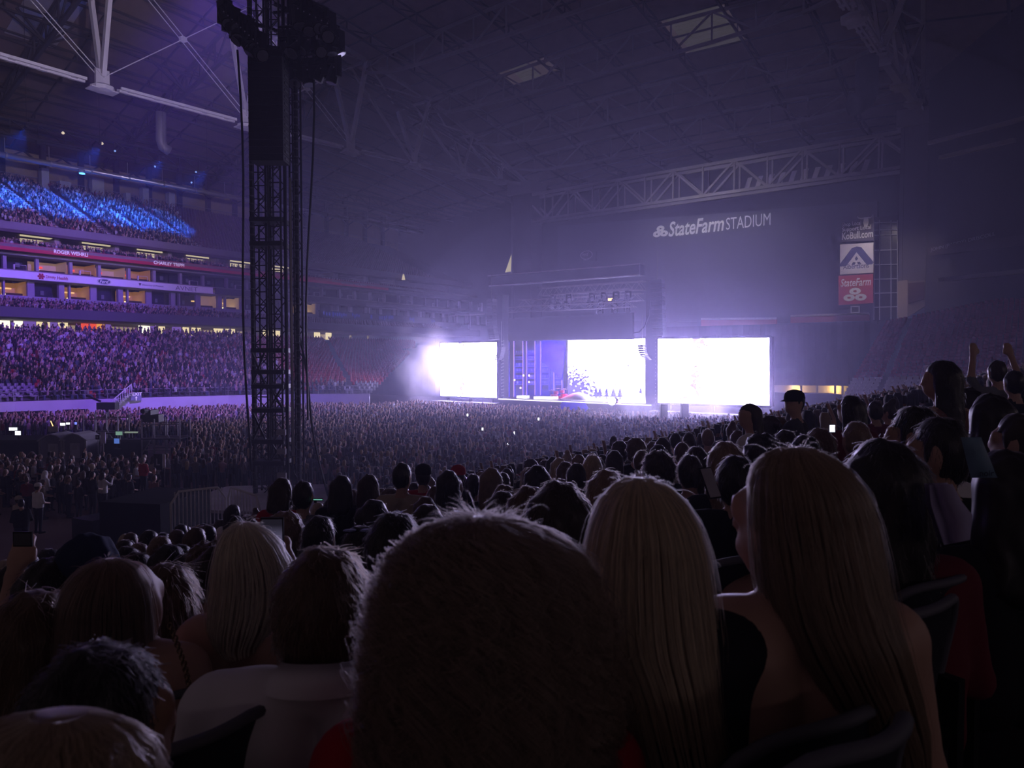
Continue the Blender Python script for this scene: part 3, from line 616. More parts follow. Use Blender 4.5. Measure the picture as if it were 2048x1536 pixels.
for k, px in enumerate((1600, 1632, 1668, 1683)):
    tag(MB().slab(onv(px, 800, 108.5), onv(px+4, 800, 108.5), onv(px+4, 771, 108.5), onv(px, 771, 108.5), .2).build('steel_post', STEEL), ['dark post', 'second dark post', 'third dark post', 'last dark post'][k] + ' under the drape in front of the yellow wall', 'post')
bxk = tag(MB().slab(at(1545, 838, 75), at(1657, 838, 75), at(1657, 786, 75), at(1545, 784, 75), -3).build('black_riser', mat('dark_flight_panel', (.03,.03,.05), .6)), 'large dark equipment wall on the floor beside the right screen', 'panel')
MB().add([at(1633, 787, 74.9), at(1656, 787, 74.9), at(1656, 812, 74.9), at(1650, 812, 74.9)], [(0,1,2,3)]).build('pale_flap', mat('pinkish_cloth', (.35,.27,.30), .8), bxk)
# corner wall with name board on the near side
cA, cB = at(1852, 520, 108), at(2130, 490, 80)
cw_ = struct(MB().slab(cA - UP*30, cB - UP*30, cB + UP*34, cA + UP*34, .5).build('wall_right', mat('dark_corner_wall', (.05,.045,.06), .85, scale=.3)))
nb = tag(MB().slab(at(1856, 512, 106), at(2060, 488, 84.5), at(2060, 468, 84.5), at(1856, 494, 106), .2).build('ribbon_board', mat('near_ribbon_board', (.07,.055,.075), .6)), 'dark ribbon board with a faint player name in the near corner', 'sign')
a, b = at(1863, 505, 105), at(1992, 489.5, 91.4); text('JOHN (PADDY) DRISCOLL', a, Vector((b.x-a.x, b.y-a.y, 0)), (b-a).length, .62, LET_DIM, nb, bold=.01, lift=.15)
for k, (p, q, lab) in enumerate(((at(1880, 315, 96), at(2030, 280, 86), 'upper'), (at(1858, 286, 100), at(2120, 219, 80), 'topmost'), (at(1880, 560, 90), at(2120, 535, 75), 'low'))):
    tag(MB().beam(p, q, .5, .5).build('corner_beam', TRUSS if k != 2 else STEEL), lab + ' pale beam crossing the dark near corner', 'beam')
hk = MB().path([at(1734, y, 70) for y in (118, 140, 165, 185)] + [at(1728, 200, 70), at(1714, 208, 70), at(1702, 210, 70)], 1.05, 14).build('hooked_duct', mat('black_duct', (.05,.05,.06), .6), smooth=True)
tag(hk, 'dark hook shaped air duct hanging below the roof near the banners', 'duct')
# back wall of the near stand and the far end of the far stand, closing the hall
struct(MB().box(44, 45, -28, 141, 0, 46).build('wall_near_back', mat('dark_stand_wall', (.04,.035,.045), .9)))
struct(MB().box(-149, -148, -28, 141, 0, 50).build('wall_far_back', MATS['dark_stand_wall']))
# ================================================================== STAGE
VS = 66.5
def screen_mat(name, col, strength, dark, fn):
    m = bpy.data.materials.new(name); m.use_nodes = True; nt = m.node_tree; N = nt.nodes; L = nt.links; N.clear()
    out = N.new('ShaderNodeOutputMaterial'); em = N.new('ShaderNodeEmission'); L.new(em.outputs[0], out.inputs[0]); em.inputs['Strength'].default_value = strength
    mx = N.new('ShaderNodeMix'); mx.data_type = 'RGBA'; mx.inputs['A'].default_value = tuple(col)+(1,); mx.inputs['B'].default_value = tuple(dark)+(1,)
    mx.inputs['B'].default_value = tuple(x/strength for x in dark)+(1,); L.new(mx.outputs['Result'], em.inputs['Color']); tc = N.new('ShaderNodeTexCoord'); sp = N.new('ShaderNodeSeparateXYZ'); L.new(tc.outputs['UV'], sp.inputs[0])
    fac = fn(N, L, tc, sp); L.new(fac, mx.inputs['Factor']); MATS[name] = m; return m
def math_(N, L, op, a, b=None, c=None):
    n = N.new('ShaderNodeMath'); n.operation = op
    for i, x in enumerate((a, b, c)):
        if x is None: continue
        if isinstance(x, (int, float)): n.inputs[i].default_value = x
        else: L.new(x, n.inputs[i])
    return n.outputs[0]
def blob(N, L, sp, cx, cy, rx, ry):           # 1 inside an ellipse, soft edge
    dx = math_(N, L, 'DIVIDE', math_(N, L, 'SUBTRACT', sp.outputs[0], cx), rx); dy = math_(N, L, 'DIVIDE', math_(N, L, 'SUBTRACT', sp.outputs[1], cy), ry)
    d = math_(N, L, 'ADD', math_(N, L, 'MULTIPLY', dx, dx), math_(N, L, 'MULTIPLY', dy, dy)); return math_(N, L, 'MAXIMUM', math_(N, L, 'SUBTRACT', 1, d), 0)
def noise(N, L, tc, sc, det=4):
    n = N.new('ShaderNodeTexNoise'); n.inputs['Scale'].default_value = sc; n.inputs['Detail'].default_value = det; L.new(tc.outputs['UV'], n.inputs['Vector']); return n.outputs['Fac']
def side_fn(spots, th):
    def fn(N, L, tc, sp):
        f = None
        for s in spots:
            b = blob(N, L, sp, *s); f = b if f is None else math_(N, L, 'MAXIMUM', f, b)
        n = noise(N, L, tc, 22); return math_(N, L, 'GREATER_THAN', math_(N, L, 'ADD', math_(N, L, 'MULTIPLY', f, .28), n), th)
    return fn
def centre_fn(N, L, tc, sp):
    b = blob(N, L, sp, .06, .08, .40, .52); n = noise(N, L, tc, 26, 2)
    sp_ = math_(N, L, 'GREATER_THAN', math_(N, L, 'ADD', math_(N, L, 'MULTIPLY', b, .34), n), .66)
    arch = blob(N, L, sp, .5, .30, .95, .66)   # bright field inside an arch, pale scene above
    top = math_(N, L, 'LESS_THAN', arch, .03); n2 = noise(N, L, tc, 7, 4)
    top = math_(N, L, 'MULTIPLY', top, math_(N, L, 'ADD', .35, math_(N, L, 'MULTIPLY', n2, .5)))
    return math_(N, L, 'MAXIMUM', sp_, top)
SCOL = (.60, .52, 1.0)
SCR = 42.0
SM_L = screen_mat('bright_screen_l', SCOL, SCR, (.85,.70,.80), side_fn(((.38,.2,.1,.3),(.4,.98,.1,.12)), .74))
SM_R = screen_mat('bright_screen_r', SCOL, SCR, (.80,.62,.68), side_fn(((.36,.35,.07,.4),(.40,.97,.1,.2),(.25,.08,.08,.12)), .72))
SM_C = screen_mat('bright_screen_c', SCOL, SCR*.8, (.22,.18,.75), centre_fn)
def uvquad(name, a, b, c, d, m, parent, th=.15):
    o = MB().slab(a, b, c, d, th).build(name, [m, DARK], parent); me = o.data
    me.polygons.foreach_set('material_index', [0]+[1]*(len(me.polygons)-1)); ul = me.uv_layers.new(name='UVMap')
    for i, t in enumerate(((0,0),(1,0),(1,1),(0,1))): ul.data[i].uv = t
    return o
def screen(px0, px1, yl0, yl1, yr0, yr1, v, m, label):
    s = tag(empty('video_screen', onv((px0+px1)/2, yl0, v)), label, 'screen')
    a, b, c, d = onv(px0, yl0, v), onv(px1, yr0, v), onv(px1, yr1, v), onv(px0, yl1, v)
    uvquad('display', a, b, c, d, m, s)
    for p, q in ((a, b), (b, c), (c, d), (d, a)): MB().beam(p + FV*.1, q + FV*.1, .22).build('frame', DARK, s)
    for f in (0, .5, 1): MB().beam(a + (b-a)*f + FV*.6, d + (c-d)*f + FV*.6, .25).build('upright', DARK, s)
    for f in (.1, .5, .9):
        p = a + (b-a)*f + FV*.5; MB().beam(p, Vector((p.x, p.y, 0)), .3).build('leg', DARK, s)
    return s
screen(880, 995, 793, 685, 797.5, 683, VS, SM_L, 'glaring white video screen left of the stage beside the smoke')
screen(1314, 1541, 807, 676, 813.5, 673, VS, SM_R, 'glaring white video screen right of the stage, the largest')
u0, u1 = uv(onv(1003, 760, VS))[0], uv(onv(1302, 760, VS))[0]
DZ = 2.05; VBK = 74.5
sg = tag(empty('stage_platform', S((u0+u1)/2, 70, 0)), 'wide black stage platform with lit front edge', 'stage')
MB().box(u0, u1+.3, VS-.5, VBK+3, 1.75, DZ).build('deck', mat('glossy_stage_deck', (.05,.05,.07), .25), sg)
MB().box(u0, u1+.3, VS-.4, VS-.25, 0, 1.75).build('skirt', BLACKC, sg); MB().box(u0, u1+.3, VS-.62, VS-.5, 1.85, 1.97).build('edge_light', emat('white_edge_light', (.75,.65,1), 2.2), sg)
for k in range(12): MB().beam(S(u0+.5+k*(u1-u0)/12, VS+.5, 0), S(u0+.5+k*(u1-u0)/12, VS+.5, 1.75), .15).build('leg', DARK, sg)
for nm, a, b, lab in (('wing_platform', uv(onv(872, 800, VS))[0], u0-.1, 'low dark wing platform under the left screen'), ('wing_platform', u1+.4, uv(onv(1560, 815, VS))[0], 'low dark wing platform under the right screen')):
    wg = tag(empty(nm, S((a+b)/2, VS, 0)), lab, 'platform'); MB().box(a, b, VS-1.2, VS-.3, 1.25, 1.4).build('deck', mat('grey_deck', (.3,.29,.32), .5), wg)
    n = max(3, int((b-a)/1.2))
    for k in range(n):
        x = a + .2 + (b-a-.4)*k/(n-1); MB().beam(S(x, VS-1.1, 0), S(x, VS-1.1, 1.3), .08).build('leg', DARK, wg)
        if k < n-1: MB().beam(S(x, VS-1.1, .1), S(x+(b-a)/n, VS-1.1, 1.2), .05).build('brace', DARK, wg)
# portal towers and header beam
PORT = mat('dark_portal_cloth', (.035,.035,.05), .8)
for a, b, yt, lab in ((988, 1004, 590, 'dark cloth clad portal tower left of the stage opening'), (1291, 1313, 560, 'dark cloth clad portal tower right of the stage opening')):
    pt = tag(empty('portal_tower', onv((a+b)/2, 800, VS+.4)), lab, 'tower'); ua, ub = uv(onv(a, 700, VS+.2))[0], uv(onv(b, 700, VS+.2))[0]; zt = onv(a, yt, VS).z
    MB().box(ua, ub, VS+.3, VS+1.5, 0, zt).build('cladding', PORT, pt)
    mb = MB()
    for k in range(18):
        z = 2.2 + k*.38; MB().tube(S(ub-.1, VS+.2, z), S(ub+.25, VS+.2, z+.1), .05, 6).build('rung', STEEL, pt)
hd = tag(empty('stage_header', onv(1130, 560, VS-.5)), 'long dark header beam with pale edges above the stage', 'beam')
A, B = onv(978, 572, VS-.5), onv(1279, 549.5, VS-.5); C, D = onv(1279, 528, VS-.5), onv(976, 552, VS-.5)
MB().slab(A, B, C, D, 1.2).build('panel', mat('slate_header', (.06,.06,.09), .7), hd)
PE = mat('pale_alloy', (.6,.58,.62), .35, metal=.5)
MB().beam(A, B, .12).build('lower_edge', PE, hd); MB().beam(D, C, .12).build('upper_edge', PE, hd)
lh = tag(MB().slab(onv(1002, 681, VS+1.4), onv(1265, 678.5, VS+1.4), onv(1265, 625, VS+1.4), onv(1002, 638, VS+1.4), .4).build('header_screen', mat('unlit_led_panel', (.05,.05,.075), .6)), 'wide unlit header screen hanging above the stage opening', 'screen')
# lighting trusses over the stage with moving lamps
def lattice(name, a, b, hgt, label, m=STEEL, n=14, parent=None, r=.05):
    t = tag(empty(name, (Vector(a)+Vector(b))/2), label, 'truss'); a, b = Vector(a), Vector(b); sd = (b-a).normalized().cross(UP)*hgt/2
    ch = [sd + UP*hgt/2, -sd + UP*hgt/2, sd - UP*hgt/2, -sd - UP*hgt/2]
    for c in ch: MB().tube(a+c, b+c, r, 6).build('chord', m, t)
    for k in range(n):
        p, q = a + (b-a)*k/n, a + (b-a)*(k+1)/n
        for c0, c1 in ((0,2),(1,3)): MB().tube(p+ch[c0 if k % 2 else c1], q+ch[c1 if k % 2 else c0], r*.6, 5).build('lacing', m, t)
    return t
LD = mat('alloy_truss', (.40,.38,.42), .4, metal=.4)
for k, (py, v, pa, pb, hh) in enumerate(((575, 70, 1080, 1290, .9), (598, 72, 1040, 1285, .8), (612, 69, 1000, 1270, .6), (590, 74, 1095, 1260, 1.0))):
    lattice('lighting_truss', onv(pa, py+9, v), onv(pb, py-4, v), hh, ['uppermost', 'second', 'lowest', 'rearmost'][k] + ' lattice lighting truss above the stage', LD, 18)
def moving_lamp(c, aim, sz, label, lens, group):
    o = tag(empty('moving_lamp', c), label, 'lamp', group); c = Vector(c); d = (Vector(aim)-c).normalized()
    MB().obox(c + UP*.42*sz, E*.2*sz, FV*.16*sz, UP*.1*sz).build('base', DARK, o)
    for s_ in (-1, 1): MB().obox(c + E*(.24*s_*sz) + UP*.12*sz, E*.04*sz, FV*.1*sz, UP*.26*sz).build('yoke_arm', DARK, o)
    MB().tube(c - d*.25*sz, c + d*.3*sz, .15*sz, 10, .2*sz).build('head', DARK, o); MB().tube(c + d*.3*sz, c + d*.32*sz, .17*sz, 10).build('lens', lens, o)
    return o
LENS_D = mat('dark_lens', (.2,.2,.25), .15)
for k, (px, py) in enumerate(((1106,601),(1138,599),(1184,597),(1208,596),(1232,594),(1256,593),(1104,615),(1117,615),(1134,614),(1180,612),(1203,611),(1229,610),(1254,609),(1200,624),(1230,622),(1255,620))):
    moving_lamp(onv(px, py, 70), onv(px+10, py+60, 60), 1.3, ['first','second','third','fourth','fifth','sixth','seventh'][k if k < 6 else k-6 if k < 13 else k-13] + ' dark moving lamp from the left in the ' + ('upper' if k < 6 else 'middle' if k < 13 else 'lowest') + ' row of the stage rig', LENS_D, 'moving lamps in the stage rig')
c = onv(1222, 599, 70); tag(MB().obox(c, E*.32, UP*.14, FV*.1).build('work_light', emat('amber_work_light', (1,.6,.2), 2.5)), 'small amber work light in the rig above the header screen', 'lamp')
# loudspeaker hangs
def array(pxs, v, wd, label, m=DARK, n=None):
    o = tag(empty('speaker_array', onv(pxs[0][0], pxs[0][1], v)), label, 'loudspeaker'); P = [onv(x, y, v) for x, y in pxs]
    n = n or len(P)*3
    for i in range(n):
        f = i/n*(len(P)-1); j = int(f); a = P[j] + (P[j+1]-P[j])*(f-j); g = (i+.9)/n*(len(P)-1); j2 = min(int(g), len(P)-2); b = P[j2] + (P[j2+1]-P[j2])*(g-j2)
        t = (b-a); MB().obox((a+b)/2, E*wd/2, t/2, t.normalized().cross(E)*.4).build('cabinet', m, o)
    MB().tube(P[0] + UP*3, P[0], .03, 6).build('chain', STEEL, o); return o
SPK = mat('grey_speaker_grille', (.10,.10,.13), .6)
array(((1315,560),(1316,600),(1317,640),(1318,672)), VS-.6, 1.25, 'long black loudspeaker hang right of the stage portal', PORT, 14)
array(((983,598),(983,630),(985,660),(989,680)), VS-.6, .9, 'long dark loudspeaker hang left of the stage portal', SPK, 14)
array(((1284,690),(1285,702),(1289,712),(1297,720)), VS-.8, .55, 'small curved loudspeaker hang beside the centre screen', SPK, 8)
array(((1003,694),(1002,704),(999,714),(996,720)), VS-.8, .6, 'small curved loudspeaker hang beside the left screen', SPK, 6)
cb = MB().path([onv(x, y, VS-.4) for x, y in ((1301,600),(1298,630),(1290,652),(1278,664),(1266,666))], .07); tag(cb.build('cable_loop', DARK), 'black cable loop sagging from the right portal tower', 'cable')
# centre screen and the blue column set
screen(1134, 1292, 797, 679, 801, 675, VBK-1, SM_C, 'white centre video screen with dark speckles and an arch')
bs = tag(empty('column_set', onv(1068, 795, VBK)), 'blue lit set wall of tall ribbed columns left of the centre screen', 'stage set')
MB().slab(onv(1000, 800, VBK), onv(1134, 800, VBK), onv(1134, 676, VBK), onv(1000, 676, VBK), .3).build('backing', mat('deep_blue_backing', (.05,.05,.28), .7), bs)
BLU = mat('blue_set_paint', (.16,.14,.75), .5); VIO = emat('violet_tube_light', (.55,.3,1), 1.1); BRB = mat('bright_blue_drape', (.06,.02,.9), .8)
for px, py0, py1, lit in ((1005,795,692,0),(1018,795,684,0),(1029,795,682,1),(1047,791,682,1),(1054,790,682,1),(1071,790,682,1),(1082,790,682,1),(1099,780,682,0),(1109,780,682,1),(1125,780,682,1)):
    a, b = onv(px, py0, VBK-.5), onv(px, py1, VBK-.5); MB().beam(a, b, .16).build('rib', BLU, bs)
    if lit: MB().beam(a - FV*.15, b - FV*.15, .07).build('light_tube', VIO, bs)
for px0, px1 in ((1008,1016),(1031,1045),(1056,1070),(1084,1098),(1111,1124)):
    for py in (708, 719, 733, 744, 757, 769):
        a, b = onv(px0, py, VBK-.4), onv(px1, py, VBK-.4); MB().beam(a, b, .12).build('shelf', BLU, bs)
        for f in (.2, .5, .8): MB().obox(a + (b-a)*f + UP*.28, E*.12, FV*.1, UP*.16).build('capital', BLU, bs)
MB().slab(onv(1083, 722, VBK-.7), onv(1124, 760, VBK-.7), onv(1132, 681, VBK-.7), onv(1085, 681, VBK-.7), .1).build('blue_drape', BRB, bs)
for px, py in ((1013,763),(1013,777),(1047,751),(1029,760),(1041,776),(1058,751),(1058,764)): MB().lathe(onv(px, py, VBK-.8), [(.02,-.12),(.1,-.06),(.1,.06),(.02,.12)], 8).build('bulb', emat('pink_bulb', (1,.55,.8), 6), bs)
# white rock like set pieces and light strips on the deck
WHT = mat('white_set_fabric', (.85,.83,.9), .8)
def mound(pts, v, depth, label):
    mb = MB(); P = [onv(x, y, v) for x, y in pts]; n = len(P); K = 7
    for k in range(K):
        an = math.pi*k/(K-1); c_, s_ = math.cos(an), math.sin(an)
        mb.v += [tuple(Vector((p.x, p.y, DZ + (p.z-DZ)*s_)) + FV*(depth*c_)) for p in P]
    mb.f = [(k*n+i, k*n+i+1, (k+1)*n+i+1, (k+1)*n+i) for k in range(K-1) for i in range(n-1)]; mb.m = [0]*len(mb.f)
    return tag(mb.build('set_mound', WHT, smooth=True), label, 'stage set')
mound(((1124,801),(1134,793),(1145,787),(1158,784),(1170,789),(1180,795),(1192,801)), 69.5, 1.2, 'white rounded hill shaped set piece at stage centre')
mound(((1236,802),(1252,797),(1268,790),(1280,786),(1286,795),(1296,801)), 70.5, 1.2, 'white sloping set piece at the right end of the stage')
for k, (a, b, y) in enumerate(((1036,1056,793.5),(1070,1114,795.5),(1184,1204,799),(1254,1290,805))):
    tag(MB().obox((onv(a,y,VS+.3)+onv(b,y,VS+.3))/2, (onv(b,y,VS+.3)-onv(a,y,VS+.3))/2, FV*.25, UP*.13).build('light_strip', emat('white_strip_light', (.85,.8,1), 5)), ['short white light strip', 'long white light strip', 'thin white light strip', 'low white light strip'][k] + [' left of the drum kit', ' in front of the blue columns', ' right of the white hill', ' at the right front of the stage'][k], 'lamp')
bd = tag(MB().slab(onv(1112, 822, VS-.8), onv(1180, 823, VS-.8), onv(1170, 806, VS-.8), onv(1124, 804, VS-.8), .1).build('stage_cloth', mat('blue_stage_cloth', (.05,.03,.8), .8)), 'bright blue cloth hanging on the stage front', 'cloth')
# spotlight blazing on the stage front
c = onv(1224, 802, VS-.9); sl = tag(empty('blinder_lamp', c), 'blazing round white lamp on the stage front', 'lamp')
MB().tube(c + FV*.5, c, .46, 20).build('housing', DARK, sl); MB().tube(c, c - FV*.05, .42, 20).build('lens', emat('blinding_lens', (.85,.8,1), 60), sl)
MB().tube(Vector((c.x, c.y, 0)) + FV*.3, c + FV*.3 - UP*.4, .07, 8).build('stand', DARK, sl)
c = onv(1239, 804, VS-.9); r_ = MB(); n = 16
for i in range(n): a, b = 2*math.pi*i/n, 2*math.pi*(i+1)/n; r_.tube(c + E*.16*math.cos(a) + UP*.16*math.sin(a), c + E*.16*math.cos(b) + UP*.16*math.sin(b), .04, 5)
tag(r_.build('ring_light', emat('pink_ring', (1,.25,.6), 4)), 'tiny pink ring light beside the blazing lamp', 'lamp')
# drum kit
dk_ = tag(empty('drum_kit', onv(1118, 799, 70)), 'red and violet drum kit on the stage', 'drum kit')
RD = mat('red_drum_shell', (.6,.03,.15), .3)
for px, py, r, h in ((1108,794,.42,.6),(1120,796,.55,.5),(1128,793,.42,.6),(1112,785,.3,.35),(1124,783,.3,.35)):
    c = onv(px, py, 70); MB().tube(c - UP*h/2, c + UP*h/2, r, 12).build('drum', RD, dk_)
for px, py in ((1103,780),(1116,777),(1128,778),(1109,782)):
    c = onv(px, py, 70); MB().lathe(c, [(.4,-.02),(.1,.02),(.02,.05)], 12).build('cymbal', mat('pink_cymbal', (.7,.3,.4), .3, metal=.5), dk_); MB().tube(Vector((c.x,c.y,DZ)), c, .03, 6).build('stand', DARK, dk_)
# stage extras: blue cone trees
for k, (px, y0, y1, w_) in enumerate(((1192,800,776,.5),(1200,800,777,.5),(1213,801,778,.45),(1227,801,779,.6),(1240,802,778,.5),(1281,800,777,.4))):
    c = onv(px, y0, 72.8); h = onv(px, y1, 72.8).z - DZ; c.z = DZ
    o = tag(empty('cone_tree', c), ['first', 'second', 'third', 'fourth', 'fifth', 'last'][k] + ' blue cone shaped set tree from the drum kit', 'stage set')
    bt = mat('blue_set_tree', (.12,.12,.55), .8)
    MB().tube(c, c + UP*h*.3, .08, 8).build('trunk', bt, o)
    for j in range(3): z0 = h*(.15 + .27*j); MB().tube(c + UP*z0, c + UP*(z0 + h*.42), w_*(1-.27*j), 10, .03).build('tier', bt, o)
# side rails left of the stage
tag(MB().beam(onv(880, 634, VS+4), onv(970, 628, VS+4), .12).build('rigging_bar', PE), 'thin pale rigging bar above the left screen', 'bar')
# small cabinets on the floor in front of the right screen
for k, (px, py) in enumerate(((1327,818),(1369,817))):
    c = onz(px, py+12, 0); c = at(px, py, 62); o = tag(empty('floor_cabinet', (c.x, c.y, 0)), ['black floor cabinet under the left edge of the right screen', 'black floor cabinet under the middle of the right screen', 'dark cabinet below the blazing lamp', 'dark cabinet right of the blazing lamp'][k], 'cabinet')
    MB().wbox(c.x-.3, c.x+.3, c.y-.3, c.y+.3, 1.3, c.z+.45).build('box', DARK, o); MB().wbox(c.x-.22, c.x+.22, c.y-.34, c.y-.3, 1.4, c.z+.3).build('grille', SPK, o); MB().wbox(c.x-.35, c.x+.35, c.y-.35, c.y+.35, 0, 1.3).build('plinth', BLACKC, o)
# yellow pennant light far behind
tag(MB().add([at(1010, 545, 150), at(1022, 543, 150), at(1023, 508, 150), at(1023, 508, 150.3), at(1022, 543, 150.3), at(1010, 545, 150.3)], [(0,1,2),(5,3,4),(0,2,3,5),(1,4,3,2),(0,5,4,1)]).build('lit_pennant', mat('lit_cream_panel', (.6,.5,.3), .7, emit=(1,.85,.5), es=.45)), 'cream lit wedge of doorway showing beside the dark column', 'opening')
tag(MB().add([onu(803, 560, US-1), onu(811, 560, US-1), onu(808, 548, US-1), onu(806, 548, US-1)], [(0,1,2,3)]).build('lit_doorway', emat('cream_doorway_light', (1,.8,.5), .6)), 'tiny cream lit doorway on the far suite level', 'opening')

# ================================================================== HAZE
def vol_mat(name, dens, col, g):
    m = bpy.data.materials.new(name); m.use_nodes = True; nt = m.node_tree; N = nt.nodes; L = nt.links; N.clear()
    out = N.new('ShaderNodeOutputMaterial'); v = N.new('ShaderNodeVolumeScatter'); L.new(v.outputs[0], out.inputs['Volume'])
    v.inputs['Density'].default_value = dens; v.inputs['Color'].default_value = col+(1,); v.inputs['Anisotropy'].default_value = g
    MATS[name] = m; return m, N, L, v
HAZE_D = .0021
hm, *_ = vol_mat('stage_haze', HAZE_D, (.70,.66,1.0), .5)
hz = MB().box(-138, 45, -25, 139, .05, 62).build('haze', hm); tag(hz, 'thin violet stage haze filling the whole hall', 'haze', kind='stuff')
def ellipsoid(c, r, n=48, k=24):
    mb = MB()
    for j in range(1, k): a = math.pi*j/k; mb.v += [(c[0] + r*1.0*math.sin(a)*math.cos(2*math.pi*i/n), c[1] + r*math.sin(a)*math.sin(2*math.pi*i/n), c[2] - r*.62*math.cos(a)) for i in range(n)]
    mb.f = [(j*n+i, j*n+(i+1) % n, (j+1)*n+(i+1) % n, (j+1)*n+i) for j in range(k-2) for i in range(n)] + [tuple(reversed(range(n))), tuple(range((k-2)*n, (k-1)*n))]; mb.m = [0]*len(mb.f); return mb
hm2, *_ = vol_mat('stage_haze_bank', .0024, (.66,.62,1.0), .5)
hm3, *_ = vol_mat('stage_haze_core', .0013, (.66,.62,1.0), .5)
for r_, lab_ in ((48, 'wide bank of violet haze hanging around the stage'), (26, 'denser core of violet haze close to the screens')):
    tag(ellipsoid(S(-38, 72, 8), r_).build('haze', hm2 if r_ > 30 else hm3), lab_, 'haze', kind='stuff')
def smoke(name, c, r, dens, label, sc=.35):
    m, N, L, v = vol_mat(name+'_density', dens, (.92,.86,.95), .3)
    tc = N.new('ShaderNodeTexCoord'); no = N.new('ShaderNodeTexNoise'); no.inputs['Scale'].default_value = sc; no.inputs['Detail'].default_value = 3; L.new(tc.outputs['Object'], no.inputs['Vector'])
    ln = N.new('ShaderNodeVectorMath'); ln.operation = 'LENGTH'; mp = N.new('ShaderNodeVectorMath'); mp.operation = 'DIVIDE'; mp.inputs[1].default_value = r
    L.new(tc.outputs['Object'], mp.inputs[0]); L.new(mp.outputs[0], ln.inputs[0])
    fall = math_(N, L, 'MAXIMUM', math_(N, L, 'SUBTRACT', 1, ln.outputs['Value']), 0); t = math_(N, L, 'MAXIMUM', math_(N, L, 'SUBTRACT', no.outputs['Fac'], .40), 0)
    L.new(math_(N, L, 'MULTIPLY', math_(N, L, 'MULTIPLY', fall, t), dens*8), v.inputs['Density'])
    try: m.cycles.volume_step_rate = 4
    except Exception: pass
    mb = MB(); n = 12; prof = [(math.sin(math.pi*k/8), -math.cos(math.pi*k/8)) for k in range(1, 8)]
    for rr, z in prof: mb.v += [(c[0]+r[0]*rr*math.cos(2*math.pi*i/n), c[1]+r[1]*rr*math.sin(2*math.pi*i/n), c[2]+r[2]*z) for i in range(n)]
    mb.f = [(k*n+i, k*n+(i+1) % n, (k+1)*n+(i+1) % n, (k+1)*n+i) for k in range(6) for i in range(n)] + [tuple(reversed(range(n))), tuple(range(6*n, 7*n))]; mb.m = [0]*len(mb.f)
    return tag(mb.build(name, m, org=c), label, 'smoke', kind='stuff')
smoke('smoke_cloud', at(846, 722, 87), (4.4, 3, 6.0), .24, 'pale cloud of stage smoke beside the left screen')
smoke('smoke_cloud', at(1556, 775, 66), (2.6, 2.0, 3.6), .20, 'thin smoke wisp at the right edge of the right screen')
smoke('smoke_cloud', at(1330, 818, 62), (9, 3, 1.8), .14, 'low smoke drifting along the floor below the right screen')
# ================================================================== DELAY TOWER
DT = 30.0
bt0 = at(512, 985, DT); FZ = 0
tw = tag(empty('delay_tower', (at(558, 985, DT).x, DT, 0)), 'tall black lattice tower with cables standing on the floor', 'tower')
TWM = mat('black_truss_steel', (.022,.022,.028), .45, metal=.3)
TALU = mat('dull_truss_alloy', (.06,.06,.07), .4, metal=.5)
Z1 = 23.5
def tx(px): return at(px, 720, DT).x
def ladder(xa, xb, ya, yb, z0, z1, step, m, r=.045, rb=.025):
    for x, y in ((xa, ya), (xb, ya), (xa, yb), (xb, yb)): MB().tube((x, y, z0), (x, y, z1), r, 6).build('leg', m, tw)
    n = int((z1-z0)/step)
    for k in range(n):
        z, z2 = z0 + k*step, z0 + (k+1)*step
        mb = MB()
        a, b = ((xa, xb) if k % 2 else (xb, xa))
        MB().tube((a, ya, z), (b, ya, z2), rb, 5).build('brace', m, tw); MB().tube((xa, ya, z), (xb, ya, z), rb, 5).build('rung', m, tw)
        MB().tube((b, yb, z), (a, yb, z2), rb, 5).build('brace', m, tw)
ladder(tx(514), tx(538), DT-.2, DT+.4, 0, Z1, .55, TWM)
ladder(tx(548), tx(572), DT-.5, DT+.1, 0, Z1, .6, TALU)
ladder(tx(580), tx(596), DT+.2, DT+.7, 0, Z1, .6, TWM)
for px, r in ((512, .085), (545, .06), (578, .075), (601, .09)):          # cable looms with ties
    x = tx(px); MB().tube((x, DT-.3, 0), (x, DT-.3, Z1), r, 8).build('cable_loom', DARK, tw)
    mb = MB()
    for k in range(70): MB().lathe((x, DT-.3, .5 + k*.32), [(r*.9,-.05),(r*1.28,0),(r*.9,.05)], 6).build('cable_tie', mat('grey_cable_tie', (.07,.07,.08), .5), tw) if px in (512, 601) else None
for z in (2.2, 3.1, 4.4, 5.4, 6.0, 6.9, 11.3, 12.3):                     # platforms / ties between legs
    MB().wbox(tx(512), tx(575), DT-.6, DT+.5, z-.09, z+.09).build('cross_frame', TWM, tw)
for z in (.9, 1.6, 2.6, 3.4): MB().wbox(tx(563), tx(580), DT-.75, DT-.6, z, z+.22).build('step_plate', mat('pale_step', (.3,.28,.3), .6), tw)
for x0, x1, z0, z1 in ((514,538,5.5,6.8),(548,572,4.5,5.4),(514,538,3.2,4.3),(548,572,2.3,3.1)):
    MB().beam((tx(x0), DT-.55, z0), (tx(x1), DT-.55, z1), .07).beam((tx(x1), DT-.55, z0), (tx(x0), DT-.55, z1), .07).build('cross_brace', TWM, tw)
MB().tube((tx(592), DT-.5, 2.5), (tx(592), DT-.5, 14), .05, 8).build('conduit', mat('bright_conduit', (.35,.34,.36), .3, metal=.6), tw)
for x0, x1, y0, y1 in ((475,500,100,940),(626,613,80,840),(590,655,640,1000)):
    a, b = at(x0, y0, DT), at(x1, y1, DT-1); pts = [a + (b-a)*k/10 + Vector((.10*math.sin(k*.7), 0, 0)) for k in range(11)]; MB().path(pts, .045, 6).build('guy_cable', DARK, tw)
